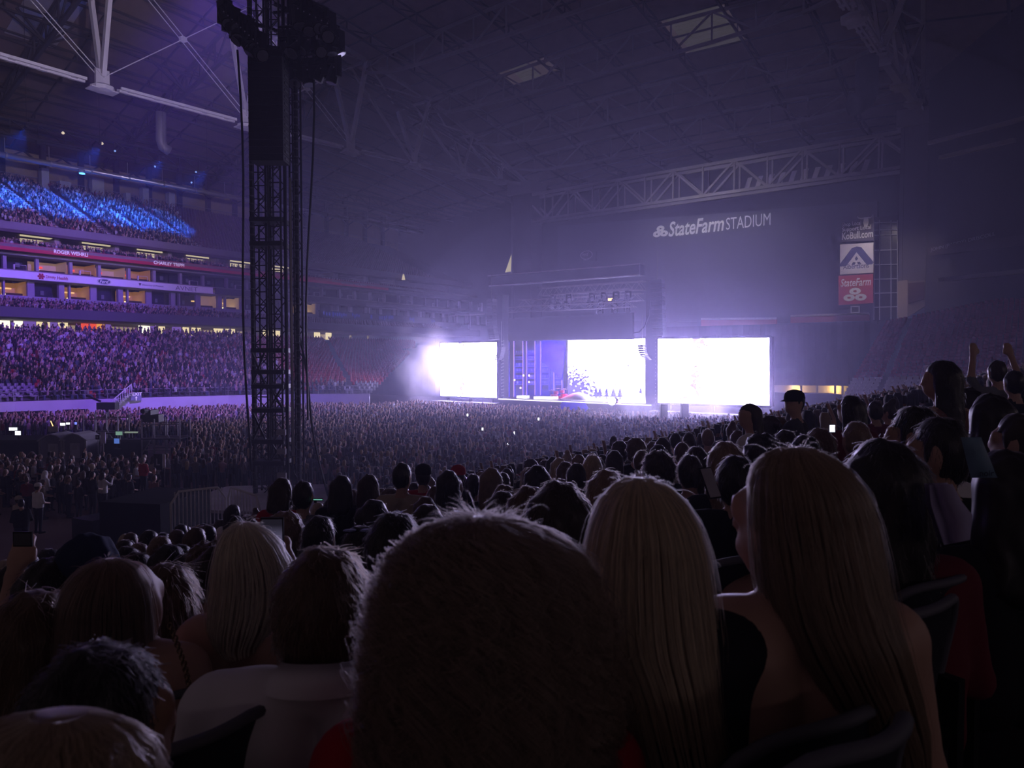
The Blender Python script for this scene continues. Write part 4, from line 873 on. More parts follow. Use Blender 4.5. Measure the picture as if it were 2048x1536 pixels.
pf = tag(empty('tower_platform', onz(430, 1015, 0)), 'low grey topped platform with black skirt under the tower', 'platform')
fl_ = onz(325, 1040, 0)
pa, pb, pc, pd = onz(328, 1016, .9), onz(655, 1030, .9), onz(655, 968, .9), onz(455, 972, .9)
MB().slab(pa, pb, pc, pd, .12).build('top', mat('worn_grey_ply', (.50,.46,.48), .75, var=.3, scale=1.5), pf)
for p, q in ((pa, pb), (pb, pc), (pc, pd), (pd, pa)): MB().slab(Vector((p.x,p.y,0)), Vector((q.x,q.y,0)), q - UP*.12, p - UP*.12, .05).build('skirt', BLACKC, pf)
# black loudspeaker hang in front of the tower
sp = tag(empty('speaker_array', at(533, 320, DT-1.4)), 'tall solid black loudspeaker hang on the delay tower', 'loudspeaker')
for k in range(16):
    z0, z1 = at(533, 322, DT-1.4).z, at(533, 100, DT-1.4).z; a = z0 + (z1-z0)*k/16; b = z0 + (z1-z0)*(k+1)/16 - .02; sk = .02*k*0
    MB().wbox(at(499,200,DT-1.4).x, at(567,200,DT-1.4).x, DT-1.5, DT-.7, a, b).build('cabinet', mat('matt_black_cabinet', (.006,.006,.008), .7), sp)
    for xx in (498.2, 567.4): MB().wbox(at(xx,200,DT-1.4).x-.02, at(xx,200,DT-1.4).x+.02, DT-1.3, DT-.9, a+.08, b-.08).build('hinge', DARK, sp)
MB().beam(at(505, 90, DT-1.1), at(560, 97, DT-1.1), .12).build('fly_bar', DARK, sp)
for px in (508, 516, 536): MB().tube(at(px, 100, DT-1.1), at(px, 20, DT-1.1), .02, 5).build('chain', DARK, sp)
# lamp bars on top of the tower
BAR = [((445,5),(520,75),9,DT-1.5,'sloping lamp bar left of the speaker hang'), ((595,20),(680,70),8,DT+1,'sloping lamp bar right of the tower top'), ((560,70),(672,60),5,DT-.5,'upper level lamp bar of the tower'), ((575,128),(680,118),4,DT,'lower level lamp bar of the tower'), ((590,0),(660,35),6,DT-1,'topmost lamp bar of the tower')]
GL = mat('glint_tone', (.4,.38,.45), .1)
for k, (a, b, n, d, lab) in enumerate(BAR):
    A, B = at(*a, d), at(*b, d); t = lattice('lamp_bar', A, B, .42, lab, TWM, 8, r=.05)
    MB().beam((A+B)/2, Vector((tx(556), DT, (A.z+B.z)/2+.3)), .12).build('arm', TWM, t)
    for j in range(n):
        c = A + (B-A)*((j+.5)/n) - UP*.55
        rr_ = random.Random(k*20+j); ordn = ['first','second','third','fourth','fifth','sixth','seventh','eighth','ninth','tenth']
        o = moving_lamp(c + UP*rr_.uniform(-.12,.08), c + Vector((rr_.uniform(-.8,1.0),-.5+rr_.uniform(-.4,.6),-1)), 1.15 + .3*rr_.random(), ordn[j] + ' black lamp from the left on the ' + lab, LENS_D, 'lamps on the ' + lab)
        MB().lathe(c + Vector((.1,-.35,.1)), [(.01,-.03),(.03,-.01),(.03,.01),(.01,.03)], 6).build('glint_dot', GL, o)  # small pale dot added in place of a glint on the lamp
# ================================================================== FLOOR FITTINGS
def prop(name, label, cat, c, fn):
    o = tag(empty(name, c), label, cat); fn(o, Vector(c)); return o
WHB = mat('white_rail_steel', (.70,.68,.70), .5)
def barricade(o, c, a, b, h=1.1, n=14):
    a, b = Vector(a), Vector(b); t = (b-a).normalized()
    pts = [a, a + UP*(h*.75), a + t*.18 + UP*h, b - t*.18 + UP*h, b + UP*(h*.75), b]
    MB().path(pts, .03, 6).build('frame', WHB, o); MB().tube(a + UP*.2, b + UP*.2, .025, 6).build('lower_rail', WHB, o)
    for k in range(1, n): p = a + (b-a)*k/n; MB().tube(p + UP*.2, p + UP*(h-.01), .014, 6).build('bar', WHB, o)
    for p in (a + t*.3, b - t*.3): MB().beam(p - t.cross(UP)*.3 + UP*.02, p + t.cross(UP)*.3 + UP*.02, .05).build('foot', WHB, o)
z_b = 2.3
a, b = onz(343, 1078, z_b), onz(452, 1062, z_b); prop('crowd_barrier', 'white tubular crowd barrier beside the tower platform', 'barrier', (a+b)/2, lambda o, c: barricade(o, c, a, b))
a2, b2 = onz(458, 1062, z_b), onz(520, 1090, z_b); prop('crowd_barrier', 'white crowd barrier turning away behind the woman in the white tee', 'barrier', (a2+b2)/2, lambda o, c: barricade(o, c, a2, b2, n=10))
bx = tag(MB().slab(onz(314, 1112, 0), onz(424, 1118, 0), onz(424, 1118, 0) + UP*z_b, onz(314, 1112, 0) + UP*z_b, -2.5).build('barrier_platform', BLACKC), 'black boxed landing carrying the white crowd barriers', 'platform')
bx2 = tag(MB().slab(onz(274, 1062, 0), onz(314, 1068, 0), onz(314, 1068, 0) + UP*1.0, onz(274, 1062, 0) + UP*1.0, -2.5).build('black_road_case', mat('black_case', (.012,.012,.016), .5)), 'low black road case at the end of the walkway', 'case')
MB().add([at(275,1013,29.5), at(296,1011,29.5), at(294,993,29.5), at(294,993,29.6), at(275,1013,29.6)], [(0,1,2),(0,2,3,4)]).build('white_sail', mat('white_tarp', (.6,.58,.6), .7), bx2)
# mixing position: tents, desks, monitors, scaffolds
def tent(o, c, wd, hw, hr):
    m = mat('dark_tent_cloth', (.34,.32,.36), .7); m2 = mat('dark_tent_wall', (.16,.15,.19), .75)
    c = Vector(c); x0, x1, y0, y1 = c.x-wd/2, c.x+wd/2, c.y-wd*.5, c.y+wd*.5
    ov = .12
    pr = [(x0-ov, hw), (c.x-wd*.25, hw+hr*.75), (c.x, hw+hr), (c.x+wd*.25, hw+hr*.75), (x1+ov, hw)]
    mb = MB()
    for i in range(4): mb.slab((pr[i][0], y0-ov, pr[i][1]), (pr[i+1][0], y0-ov, pr[i+1][1]), (pr[i+1][0], y1+ov, pr[i+1][1]), (pr[i][0], y1+ov, pr[i][1]), .06)
    mb.build('roof', m, o)
    MB().add([(x, y0, z) for x, z in ((x0,0),(x1,0),(x1,hw),(c.x+wd*.25,hw+hr*.7),(c.x,hw+hr*.93),(c.x-wd*.25,hw+hr*.7),(x0,hw))], [tuple(range(7))]).build('front_wall', m2, o)
    MB().wbox(x0, x0+.04, y0, y1, 0, hw).build('side_wall', m2, o); MB().wbox(x1-.04, x1, y0, y1, 0, hw).build('side_wall', m2, o)
    for x in (x0, x1): MB().wbox(x-.05, x+.05, y0-.05, y0+.05, 0, hw).build('post', STEEL, o)
    MB().wbox(c.x-wd*.15, c.x+wd*.25, y0-.03, y0-.01, .25, hw*.85).build('door', m, o); MB().wbox(c.x-wd*.05, c.x+wd*.15, y0-.05, y0-.03, hw*.55, hw*.75).build('vent', STEEL, o)
for px, lab in ((120, 'dark peaked booth with door in the mixing area, the left of the pair'), (163, 'dark peaked booth with door in the mixing area, the right of the pair')):
    c = at(px, 920, 46); c.z = 0; prop('peaked_booth', lab, 'booth', c, lambda o, c: tent(o, c, 1.55, 1.35 if px == 120 else 1.4, .45))
MON_W = emat('white_monitor_light', (.85,.9,1), 1.4); MON_G = emat('green_monitor_light', (.45,.8,.65), .35); MON_B = emat('blue_monitor_light', (.2,.25,1), 1.3)
def monitor(px0, px1, py0, py1, d, m, lab):
    a = at(px0, py1, d); b = at(px1, py1, d); z1 = at(px0, py0, d).z; c = (a+b)/2; o = tag(empty('monitor', (c.x, c.y, c.z-.3)), lab, 'monitor')
    MB().wbox(a.x, b.x, d-.02, d+.03, a.z, z1).build('case', DARK, o); MB().wbox(a.x+.03, b.x-.03, d-.04, d-.02, a.z+.03, z1-.03).build('display', m, o); MB().wbox(c.x-.05, c.x+.05, d, d+.08, c.z-.3, a.z).build('stand', DARK, o); MB().wbox(c.x-.2, c.x+.2, d-.1, d+.15, c.z-.33, c.z-.3).build('foot', DARK, o)
    return o
for a in ((18,36,854,862,47,MON_W,'upper white monitor at the far left of the mixing desk'),(30,43,861,871,46.5,MON_W,'lower white monitor at the far left of the mixing desk'),(120,132,845,852,48,MON_W,'row of white monitors above the booths, first'),(132,141,844,850,48,MON_W,'row of white monitors above the booths, second'),(149,155,843,850,48,MON_B,'small blue violet monitor right of the white ones'),(231,246,862,871,47,MON_G,'green tinted monitor under the scaffold'),(249,277,862,867,47,mat('pale_desk_light', (.4,.45,.4), .5, emit=(.7,.85,.7), es=.25),'long pale desk light right of the green monitor'),(228,240,876,888,46,mat('blue_led_rack', (.02,.02,.05), .5, emit=(.15,.3,1), es=.5),'rack with blue lights under the green monitor')): monitor(*a)
mxd = prop('mixing_desk', 'long dark mixing desk under the white monitors', 'desk', (at(40,880,47).x, 47, 0), lambda o, c: (MB().wbox(c.x-2.2, c.x+2.5, 46.4, 47.4, 1.1, 1.25).build('top', DARK, o), MB().wbox(c.x-2.1, c.x+2.4, 46.5, 47.3, 0, 1.1).build('cabinet', BLACKC, o), MB().slab((c.x-2, 46.4, 1.25), (c.x+2.2, 46.4, 1.25), (c.x+2.2, 47.1, 1.5), (c.x-2, 47.1, 1.5), .1).build('fader_panel', DKNAVY, o)))
prop('mixing_desk', 'second dark mixing desk beside the green monitor', 'desk', (at(245,880,47.5).x, 47.5, 0), lambda o, c: (MB().wbox(c.x-1.2, c.x+1.6, 47.0, 48.0, 1.05, 1.2).build('top', DARK, o), MB().wbox(c.x-1.1, c.x+1.5, 47.1, 47.9, 0, 1.05).build('cabinet', BLACKC, o)))
c = at(106, 858, 48); prop('music_stand', 'small white lit panel standing above the left booth', 'panel', (c.x, c.y, 0), lambda o, q: (MB().wbox(c.x-.34, c.x+.34, 48, 48.05, c.z-.18, c.z+.18).build('panel', mat('pale_card', (.4,.35,.3), .7), o), MB().tube((c.x, 48.1, 0), (c.x, 48.1, c.z), .03).build('stand', DARK, o), MB().tube((c.x, 48, c.z+.2), (c.x-.15, 48, c.z+.55), .03).build('gooseneck', emat('amber_gooseneck', (1,.6,.25), 2), o)))
def scaffold(o, c, px0, px1, ptop, d, nb):
    xa, xb = at(px0, 900, d).x, at(px1, 900, d).x; zt = at(px0, ptop, d).z; SM = mat('scaffold_tube', (.30,.28,.32), .45, metal=.4)
    for k in range(nb+1):
        x = xa + (xb-xa)*k/nb
        for y in (d, d+1.5): MB().tube((x, y, 0), (x, y, zt), .05, 6).build('standard', SM, o)
    for z in (.5, zt*.5, zt-.35):
        for y in (d, d+1.5): MB().tube((xa, y, z), (xb, y, z), .045, 6).build('ledger', SM, o)
    MB().tube((xa, d, .3), (xa+(xb-xa)/nb, d, zt*.6), .045, 6).build('brace', SM, o); MB().tube((xb, d, .3), (xb-(xb-xa)/nb, d, zt*.6), .045, 6).build('brace', SM, o)
    MB().wbox(xa, xb, d-.1, d+1.5, zt*.5-.06, zt*.5).build('deck', DARK, o)
for px0, px1, pt, d, nb, lab in ((168, 236, 828, 50, 3, 'grey scaffold frame behind the booths, the left one'), (284, 360, 838, 47, 3, 'grey scaffold frame with black kit on top, the right one')):
    c = at((px0+px1)/2, 900, d); prop('scaffold', lab, 'scaffold', (c.x, d, 0), lambda o, q: scaffold(o, q, px0, px1, pt, d, nb))
kk = at(302, 832, 47.5); prop('camera_rig', 'black broadcast camera rig on top of the right scaffold', 'camera', kk, lambda o, c: (MB().wbox(c.x-.6, c.x+.6, 47.3, 48.0, c.z-.4, c.z+.1).build('case', DARK, o), MB().wbox(c.x-.18, c.x+.18, 47.1, 48.2, c.z+.1, c.z+.4).build('camera_body', DARK, o), MB().tube((c.x, 46.9, c.z+.4), (c.x, 46.4, c.z+.4), .16).build('lens', DARK, o)))
kk = at(215, 812, 62); prop('camera_rig', 'black camera crane kit at the foot of the exit stair', 'camera', (kk.x, kk.y, 0), lambda o, c: (MB().wbox(c.x-.8, c.x+.8, 61.7, 62.4, kk.z-.3, kk.z+.3).build('case', DARK, o), MB().tube((c.x, 62, 0), (c.x, 62, kk.z), .12).build('post', DARK, o), MB().beam((c.x-.6, 62, kk.z+.4), (c.x-1.8, 62, kk.z+.9), .15).build('arm', DARK, o)))
# section signs on poles
def sign(px0, px1, py0, py1, d, col, ch, lab, chm, pole=True):
    a, b = at(px0, py1, d), at(px1, py0, d); c = (a+b)/2; o = tag(empty('section_sign', (c.x, d, 0)), lab, 'sign')
    MB().wbox(a.x, b.x, d, d+.04, a.z, b.z).build('board', col, o)
    if pole: MB().tube((c.x, d+.05, 0), (c.x, d+.05, a.z), .025, 6).build('pole', STEEL, o)
    if ch: text(ch, (a.x + (b.x-a.x)*.3, d, a.z + (b.z-a.z)*.3), (1,0,0), (b.x-a.x)*.42, (b.z-a.z)*.42, chm, o, bold=.02)
    return o
sign(201, 210.5, 864, 887, 40, mat('lilac_card', (.6,.55,.8), .7), '', 'blank lilac sign card on a thin pole', LET_W)
sign(252, 261, 829, 845, 55, mat('grey_card', (.22,.20,.24), .7), 'H', 'grey sign card lettered with a white letter, behind the scaffold', LET_W)
sign(191, 199, 870, 879, 45, DARK, 'G', 'small black sign lettered in grey beside the booths', LET_DIM)
sign(308, 325, 908, 940, 33, mat('black_card', (.012,.012,.014), .6), 'L', 'black section sign lettered in grey beside the red shirted person', LET_DIM)
sign(326, 330, 909, 936, 32.9, mat('white_card', (.55,.53,.58), .7), '', 'narrow white sign edge beside the black section sign', LET_W)
sign(309, 321, 990, 1000, 28, MATS['white_card'], '', 'small white notice on the black road case', LET_W, pole=False)
sign(604, 608.5, 807, 818, 60, MATS['white_card'], '', 'tiny white card right of the tower foot', LET_W)
# ================================================================== CROWD (distant masses)
def tri_template(parts):
    """parts: list of (verts, tris, slot) -> arrays"""
    V, T, Sl = [], [], []; n = 0
    for v, t, s in parts:
        V += list(v); T += [tuple(i+n for i in q) for q in t]; Sl += [s]*len(t); n += len(v)
    return np.array(V, float), np.array(T, int), np.array(Sl, int)
def rings(prof, n=6, rot=0):
    """stack of elliptic rings (cx,cy,z,rx,ry) closed to points at both ends"""
    v = []; t = []
    for cx, cy_, z, rx, ry in prof:
        for i in range(n): a = 2*math.pi*i/n + rot; v.append((cx + rx*math.cos(a), cy_ + ry*math.sin(a), z))
    k = len(prof)
    for r in range(k-1):
        for i in range(n):
            a, b, c, d = r*n+i, r*n+(i+1) % n, (r+1)*n+(i+1) % n, (r+1)*n+i; t += [(a,b,c),(a,c,d)]
    t += [(0, i+1, i) for i in range(1, n-1)][:0]
    v.append((prof[-1][0], prof[-1][1], prof[-1][2])); e = len(v)-1
    t += [((k-1)*n+i, (k-1)*n+(i+1) % n, e) for i in range(n)]
    return v, t
def far_person(pose, hair, arm):
    base = .40 if pose == 'stand' else 0.0
    P = []
    P.append((*rings([(0,0,.48+base,.16,.11),(0,0,.80+base,.19,.12),(0,0,.95+base,.21,.10),(0,0,1.02+base,.07,.06)], 6), 2))
    P.append((*rings([(0,.0,1.0+base,.055,.055),(0,.02,1.10+base,.07,.085),(0,.02,1.19+base,.075,.09),(0,.01,1.26+base,.05,.06)], 6, .3), 0))
    if hair == 'long': P.append((*rings([(0,-.07,.82+base,.10,.05),(0,-.05,1.05+base,.105,.06),(0,-.03,1.17+base,.10,.09),(0,-.01,1.27+base,.06,.07)], 6, .5), 1))
    elif hair == 'short': P.append((*rings([(0,-.035,1.10+base,.075,.07),(0,-.02,1.20+base,.088,.085),(0,-.01,1.28+base,.055,.065)], 6, .5), 1))
    if pose == 'stand':
        for s in (-1, 1): P.append((*rings([(.09*s,0,0,.07,.08),(.09*s,0,.5,.08,.08),(.08*s,0,.9,.10,.11)], 4, .78), 3))
    else:
        for s in (-1, 1): P.append((*rings([(.1*s,.42,.05,.05,.06),(.1*s,.40,.45,.07,.09),(.1*s,.1,.52,.09,.10)], 4, .78), 3))
    for s in (-1, 1):
        if arm and s == 1: P.append((*rings([(.2,0,.95+base,.05,.05),(.24,.1,1.15+base,.04,.04),(.17,.2,1.42+base,.035,.035)], 4), 0))
        else: P.append((*rings([(.2*s,.15,.66+base,.04,.04),(.235*s,.02,.72+base,.045,.045),(.215*s,0,.96+base,.05,.05)], 4), 2))
    return tri_template(P)
TOPS = [((.016,.016,.02),44),((.05,.05,.06),16),((.50,.48,.50),12),((.22,.03,.04),4),((.05,.06,.10),7),((.35,.28,.22),7),((.45,.25,.28),5),((.18,.15,.16),9)]
SKIN = [((.45,.28,.20),5),((.36,.20,.14),4),((.22,.12,.08),2),((.55,.36,.28),3)]
HAIR = [((.012,.009,.008),6),((.05,.028,.016),4),((.14,.08,.04),2),((.32,.22,.11),2)]
def pick(rng, tbl, n):
    w = np.array([t[1] for t in tbl], float); w /= w.sum(); return np.array([t[0] for t in tbl])[rng.choice(len(tbl), n, p=w)]
def mass(name, variants, pos, yaw, scale, colfn, m, label, cat, seed=1):
    """one mesh of many small copies, face colours by slot"""
    rng = np.random.default_rng(seed); pos = np.asarray(pos, float); yaw = np.asarray(yaw, float); scale = np.asarray(scale, float); N = len(pos)
    idx = rng.integers(0, len(variants), N); org = np.array([pos[:,0].mean(), pos[:,1].mean(), 0]); VV, TT, CC = [], [], []; n = 0
    for k, (V, T, Sl) in enumerate(variants):
        w_ = np.where(idx == k)[0]
        if not len(w_): continue
        c, s = np.cos(yaw[w_])[:,None], np.sin(yaw[w_])[:,None]; sc = scale[w_][:,None]
        x = (V[None,:,0]*c - V[None,:,1]*s)*sc + pos[w_,0][:,None]; y = (V[None,:,0]*s + V[None,:,1]*c)*sc + pos[w_,1][:,None]; z = V[None,:,2]*sc + pos[w_,2][:,None]
        VV.append(np.stack([x,y,z], -1).reshape(-1,3) - org)
        TT.append((T[None] + (np.arange(len(w_))*len(V))[:,None,None] + n).reshape(-1,3)); n += len(V)*len(w_)
        cols = colfn(rng, len(w_))            # (n, slots, 3)
        CC.append(cols[:, Sl, :].reshape(-1,3))
    VV, TT, CC = np.concatenate(VV), np.concatenate(TT), np.concatenate(CC)
    me = bpy.data.meshes.new(name); me.vertices.add(len(VV)); me.vertices.foreach_set('co', VV.astype(np.float32).ravel())
    me.loops.add(len(TT)*3); me.loops.foreach_set('vertex_index', TT.astype(np.int32).ravel()); me.polygons.add(len(TT))
    me.polygons.foreach_set('loop_start', np.arange(0, len(TT)*3, 3, dtype=np.int32)); me.polygons.foreach_set('use_smooth', np.ones(len(TT), bool))
    at_ = me.attributes.new('Col', 'FLOAT_COLOR', 'FACE'); at_.data.foreach_set('color', np.c_[CC, np.ones(len(CC))].astype(np.float32).ravel())
    me.update(calc_edges=True); me.materials.append(m); o = bpy.data.objects.new(name, me); COL.objects.link(o); o.location = org
    return tag(o, label, cat, kind='stuff')
CROWDM = attr_mat('crowd_clothing')
def people_cols(rng, n): return np.stack([pick(rng, SKIN, n), pick(rng, HAIR, n), pick(rng, TOPS, n), pick(rng, [((.02,.02,.03),3),((.05,.07,.12),2)], n)], 1)
SIT = [far_person('sit', h, a) for h, a in (('short',0),('long',0),('long',0),('short',0),('long',0),('short',0),('long',1))]
STAND = [far_person('stand', h, a) for h, a in (('short',0),('long',0),('long',0),('long',0),('short',0),('long',0),('short',0),('long',0),('long',1))]
def box_t(x0,x1,y0,y1,z0,z1,s=0):
    v = [(x,y,z) for z in (z0,z1) for y in (y0,y1) for x in (x0,x1)]; t = [(0,2,3),(0,3,1),(4,5,7),(4,7,6),(0,1,5),(0,5,4),(2,6,7),(2,7,3),(0,4,6),(0,6,2),(1,3,7),(1,7,5)]; return v, t, s
SEAT_T = [tri_template([box_t(-.22,.22,-.26,-.21,.42,.86), box_t(-.21,.21,-.22,.16,.40,.46), box_t(-.24,-.21,-.25,.1,0,.62)])]
STG = S(-41, 66, 0)
def face_stage(x, y): return np.arctan2(STG.y - y, STG.x - x) - math.pi/2
def seat_cols(col):
    def fn(rng, n): c = np.array(col)[None]*rng.uniform(.8, 1.15, (n,1)); return c[:,None,:]
    return fn
SEATM = attr_mat('seat_plastic', .45)
rng = np.random.default_rng(3)
# far lower bowl
occ, red, grey = [], [], []
for r in range(LROWS):
    t = (r+.35)/LROWS; z = LZ0 + (LZ1-LZ0)*r/LROWS
    P_ = [bowl(s, t) for s in np.linspace(0, 1, 300)]; P_ = np.array(P_); L_ = np.r_[0, np.cumsum(np.hypot(*np.diff(P_, axis=0).T))]; n = int(L_[-1]/.56)
    us, vs2 = np.interp(np.linspace(0, L_[-1], n), L_, P_[:,0]), np.interp(np.linspace(0, L_[-1], n), L_, P_[:,1])
    for k in range(n):
        p = S(us[k], vs2[k], z); px, py = proj(p + UP*.8)
        if px < -40 or px > 830: continue
        if abs(px - (663 + (py-690)*.55)) < 6 or abs(px-(20 + (py-660)*.25)) < 3: continue        # aisle
        q = rng.random()
        if px < 75 and r < 4: grey.append(p)
        elif (px < 512 and q < .95) or (px < 612 and q < .9 and py > 690 + (px-500)*.75) or (px < 700 and q < .75 and py > 763): occ.append(p)
        elif r < 3 and px > 660: grey.append(p)
        else: red.append(p)
A = np.array(occ) + np.c_[rng.normal(0,.06,(len(occ),2)), np.zeros(len(occ))]
mass('bowl_crowd', SIT+STAND[:1], A, face_stage(A[:,0], A[:,1]) + rng.normal(0,.3,len(A)), rng.uniform(.92,1.06,len(A)), people_cols, CROWDM, 'dense violet lit crowd seated in the far lower bowl', 'crowd', 5)
A = np.array(red); fy = math.atan2(-.6, .8) - math.pi/2
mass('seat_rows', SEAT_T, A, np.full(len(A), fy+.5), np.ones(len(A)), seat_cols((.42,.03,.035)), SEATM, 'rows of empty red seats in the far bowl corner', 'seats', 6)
A = np.array(grey)
mass('seat_rows', SEAT_T, A, np.full(len(A), fy+.5), np.ones(len(A)), seat_cols((.36,.34,.40)), SEATM, 'front rows of empty grey seats behind the far field wall', 'seats', 7)
# loge, mezzanine and upper tier
def tier(q0, q1, z0, z1, rows, occf, v0=16, v1=118, sp=.56):
    o, e = [], []
    for r in range(rows):
        q = q0 + (q1-q0)*(r+.4)/rows; z = z0 + (z1-z0)*r/rows
        for v in np.arange(v0, v1, sp):
            p = SL(q, v, z); px, py = proj(p + UP*.8)
            if px < -40 or px > 1020: continue
            (o if rng.random() < occf(px, py, v) else e).append(p)
    return o, e
o1, e1 = tier(.3, 4.6, 12.4, 14.0, 6, lambda x, y, v: .93 if x < 440 else .25 if x < 500 else 0)
o2, e2 = tier(.8, 2.7, 20.9, 21.35, 3, lambda x, y, v: .9 if x < 430 else .3 if x < 500 else 0)
o3, e3 = tier(UT0+.3, UT1, UZ0, UZ1, UROWS, lambda x, y, v: 0 if min(abs(v-k) for k in (34.5,41.5,48.5,55.5,62.5)) < .6 else (.94 if x < 352 + (y-420)*.64 else 0))
e3 = [p for p in e3 if min(abs(uv(p)[1]-k) for k in (34.5,41.5,48.5,55.5,62.5)) > .6]
yl = math.atan2(-.6, .8) - math.pi/2
for nm, o, lab, sd in (('loge_crowd', o1, 'violet lit crowd along the loge rows below the suites', 11), ('mezzanine_crowd', o2, 'dark crowd on the mezzanine above the red ribbon board', 12), ('upper_crowd', o3, 'blue lit crowd filling the upper tier of the far stand', 13)):
    A = np.array(o) + np.c_[rng.normal(0,.06,(len(o),2)), np.zeros(len(o))]
    mass(nm, SIT, A, yl + rng.normal(.5,.3,len(A)), rng.uniform(.92,1.06,len(A)), people_cols, CROWDM, lab, 'crowd', sd)
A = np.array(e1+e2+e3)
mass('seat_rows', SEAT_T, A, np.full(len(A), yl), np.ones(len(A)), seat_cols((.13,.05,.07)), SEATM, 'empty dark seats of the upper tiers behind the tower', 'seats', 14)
# near corner bowl: front rows pale, upper rows red
CNR = [at(1672, 826, 62), at(2075, 845, 50), at(2075, 590, 88), at(1772, 650, 100)]
NR = 34
def cb_(s, t): a = CNR[0].lerp(CNR[1], s); b = CNR[3].lerp(CNR[2], s); return a.lerp(b, t)
mb = MB()
for r in range(NR):
    for k in range(10):
        a, b, c, d = cb_(k/10, r/NR), cb_((k+1)/10, r/NR), cb_((k+1)/10, (r+1)/NR), cb_(k/10, (r+1)/NR)
        c = Vector((c.x, c.y, b.z)); d = Vector((d.x, d.y, a.z)); mb.quad(a, b, c, d); mb.quad(a - UP*.45, b - UP*.45, b, a)
struct(mb.build('seating_tier', mat('near_tier_concrete', (.09,.075,.09), .85)), 'steps of the near corner bowl')
mb = MB()
for r in range(NR):
    a, b = cb_(.19, r/NR), cb_(.19, (r+1)/NR); mb.obox((a+b)/2 + UP*.12, Vector((.5,-.1,0)), (b-a)/2, UP*.06)
struct(mb.build('aisle_stair', MATS['pale_stair']), 'grey aisle stair climbing the near corner bowl')
pale, redc = [], []; SEAT_ID = {}; ORD = ['first','second','third','fourth','fifth','sixth','seventh','eighth']
NUMW = lambda n: (['zeroth','first','second','third','fourth','fifth','sixth','seventh','eighth','ninth','tenth','eleventh','twelfth','thirteenth','fourteenth','fifteenth','sixteenth','seventeenth','eighteenth','nineteenth'] + ['twentieth'] + ['twenty-'+x for x in ('first','second','third','fourth','fifth','sixth','seventh','eighth','ninth')] + ['thirtieth'] + ['thirty-'+x for x in ('first','second','third','fourth','fifth','sixth','seventh','eighth','ninth')] + ['fortieth']+['forty-'+x for x in ('first','second','third','fourth','fifth','sixth','seventh','eighth','ninth')])[n]
for r in range(NR):
    a, b = cb_(0, (r+.4)/NR), cb_(1, (r+.4)/NR); z = cb_(0, r/NR).z; n = int((b-a).length/.56)
    for k in range(n):
        f = (k+.5)/n
        if abs(f-.19) < .018: continue
        p = a.lerp(b, f); p.z = cb_(f, r/NR).z; (pale if r < 8 else redc).append((p, f)); SEAT_ID[tuple(p)] = (r, k - int(.19*n))
ny = math.atan2(-(CNR[3]-CNR[0]).y, -(CNR[3]-CNR[0]).x) - math.pi/2
PSEAT_T = SEAT_T[0]
PALE_SEATS = [p for p, f in pale if proj(p)[0] < 1880]
rest_pale = [p for p, f in pale if proj(p)[0] >= 1880]
A = np.array([p for p, f in redc]); mass('seat_rows', SEAT_T, A, np.full(len(A), ny), np.ones(len(A)), seat_cols((.34,.03,.04)), SEATM, 'rows of empty red seats in the near corner bowl', 'seats', 15)
# the nearest pale seats are single things
seat_me = bpy.data.meshes.new('stadium_seat')
def seat_part(name, boxes):
    me = bpy.data.meshes.new(name); V, T, _ = tri_template([box_t(*b) for b in boxes]); me.from_pydata([tuple(v) for v in V], [], [tuple(map(int, t)) for t in T]); me.materials.append(mat('pale_grey_seat', (.80,.78,.84), .4)); return me
SB, SP_, SF = seat_part('backrest', [(-.22,.22,-.26,-.21,.42,.88)]), seat_part('pan', [(-.21,.21,-.22,.18,.40,.46)]), seat_part('bracket', [(-.03,.03,-.2,0,0,.42)])
PALE_SEATS.sort(key=lambda p: p.y); seatn = 0
for p in PALE_SEATS[:180]:
    sr, sk = SEAT_ID[tuple(p)]; r = tag(empty('stadium_seat', p, ny), 'empty pale grey seat, %s row up, %s %s of the grey aisle stair' % (ORD[sr], NUMW(min(49, abs(sk)+(0 if sk > 0 else 1))), 'right' if sk > 0 else 'left'), 'seat', 'pale seats of the near corner bowl')
    for nm, me in (('backrest', SB), ('pan', SP_), ('bracket', SF)): o = bpy.data.objects.new(nm, me); COL.objects.link(o); o.parent = r
A = np.array(PALE_SEATS[180:] + rest_pale)
mass('seat_rows', SEAT_T, A, np.full(len(A), ny), np.ones(len(A)), seat_cols((.80,.78,.84)), SEATM, 'remaining pale grey seats of the near corner bowl', 'seats', 16)
# ---- floor crowd
near_floor, far_floor = [], []
wallu = lambda v: np.interp(v, Wv, Wu)
for v in np.arange(6, 62.6, .92):
    for u in np.arange(-79, -13.3, .56):
        p = S(u + rng.normal(0,.09), v + rng.normal(0,.1), 0)
        px, py = proj(p); d = p.y
        if px < -60 or px > 1800 or d < 28.5: continue
        if u < wallu(v) + 2.2: continue
        if abs(u + 30) < .6 or abs(u + 58) < .6 or abs(v - 45) < .6: continue
        if px < 380 and (42.0 < d < 53.5): continue
        if px < 345 and 37.6 < d < 42.0: continue
        if px < 200 and 53 < d < 56 : continue
        if 268 < px < 330 and d < 31.5: continue
        if 315 < px < 672 and d < 34.5: continue
        if px > 1690 : continue
        if rng.random() < .10: continue
        if px < 345 and d < 37.6:
            if rng.random() < .8: near_floor.append(p)
        else: far_floor.append(p)
A = np.array(far_floor)
mass('floor_crowd', STAND, A, face_stage(A[:,0], A[:,1]) + rng.normal(0,.35,len(A)), rng.uniform(.92,1.05,len(A)), people_cols, CROWDM, 'vast standing crowd covering the arena floor towards the stage', 'crowd', 21)
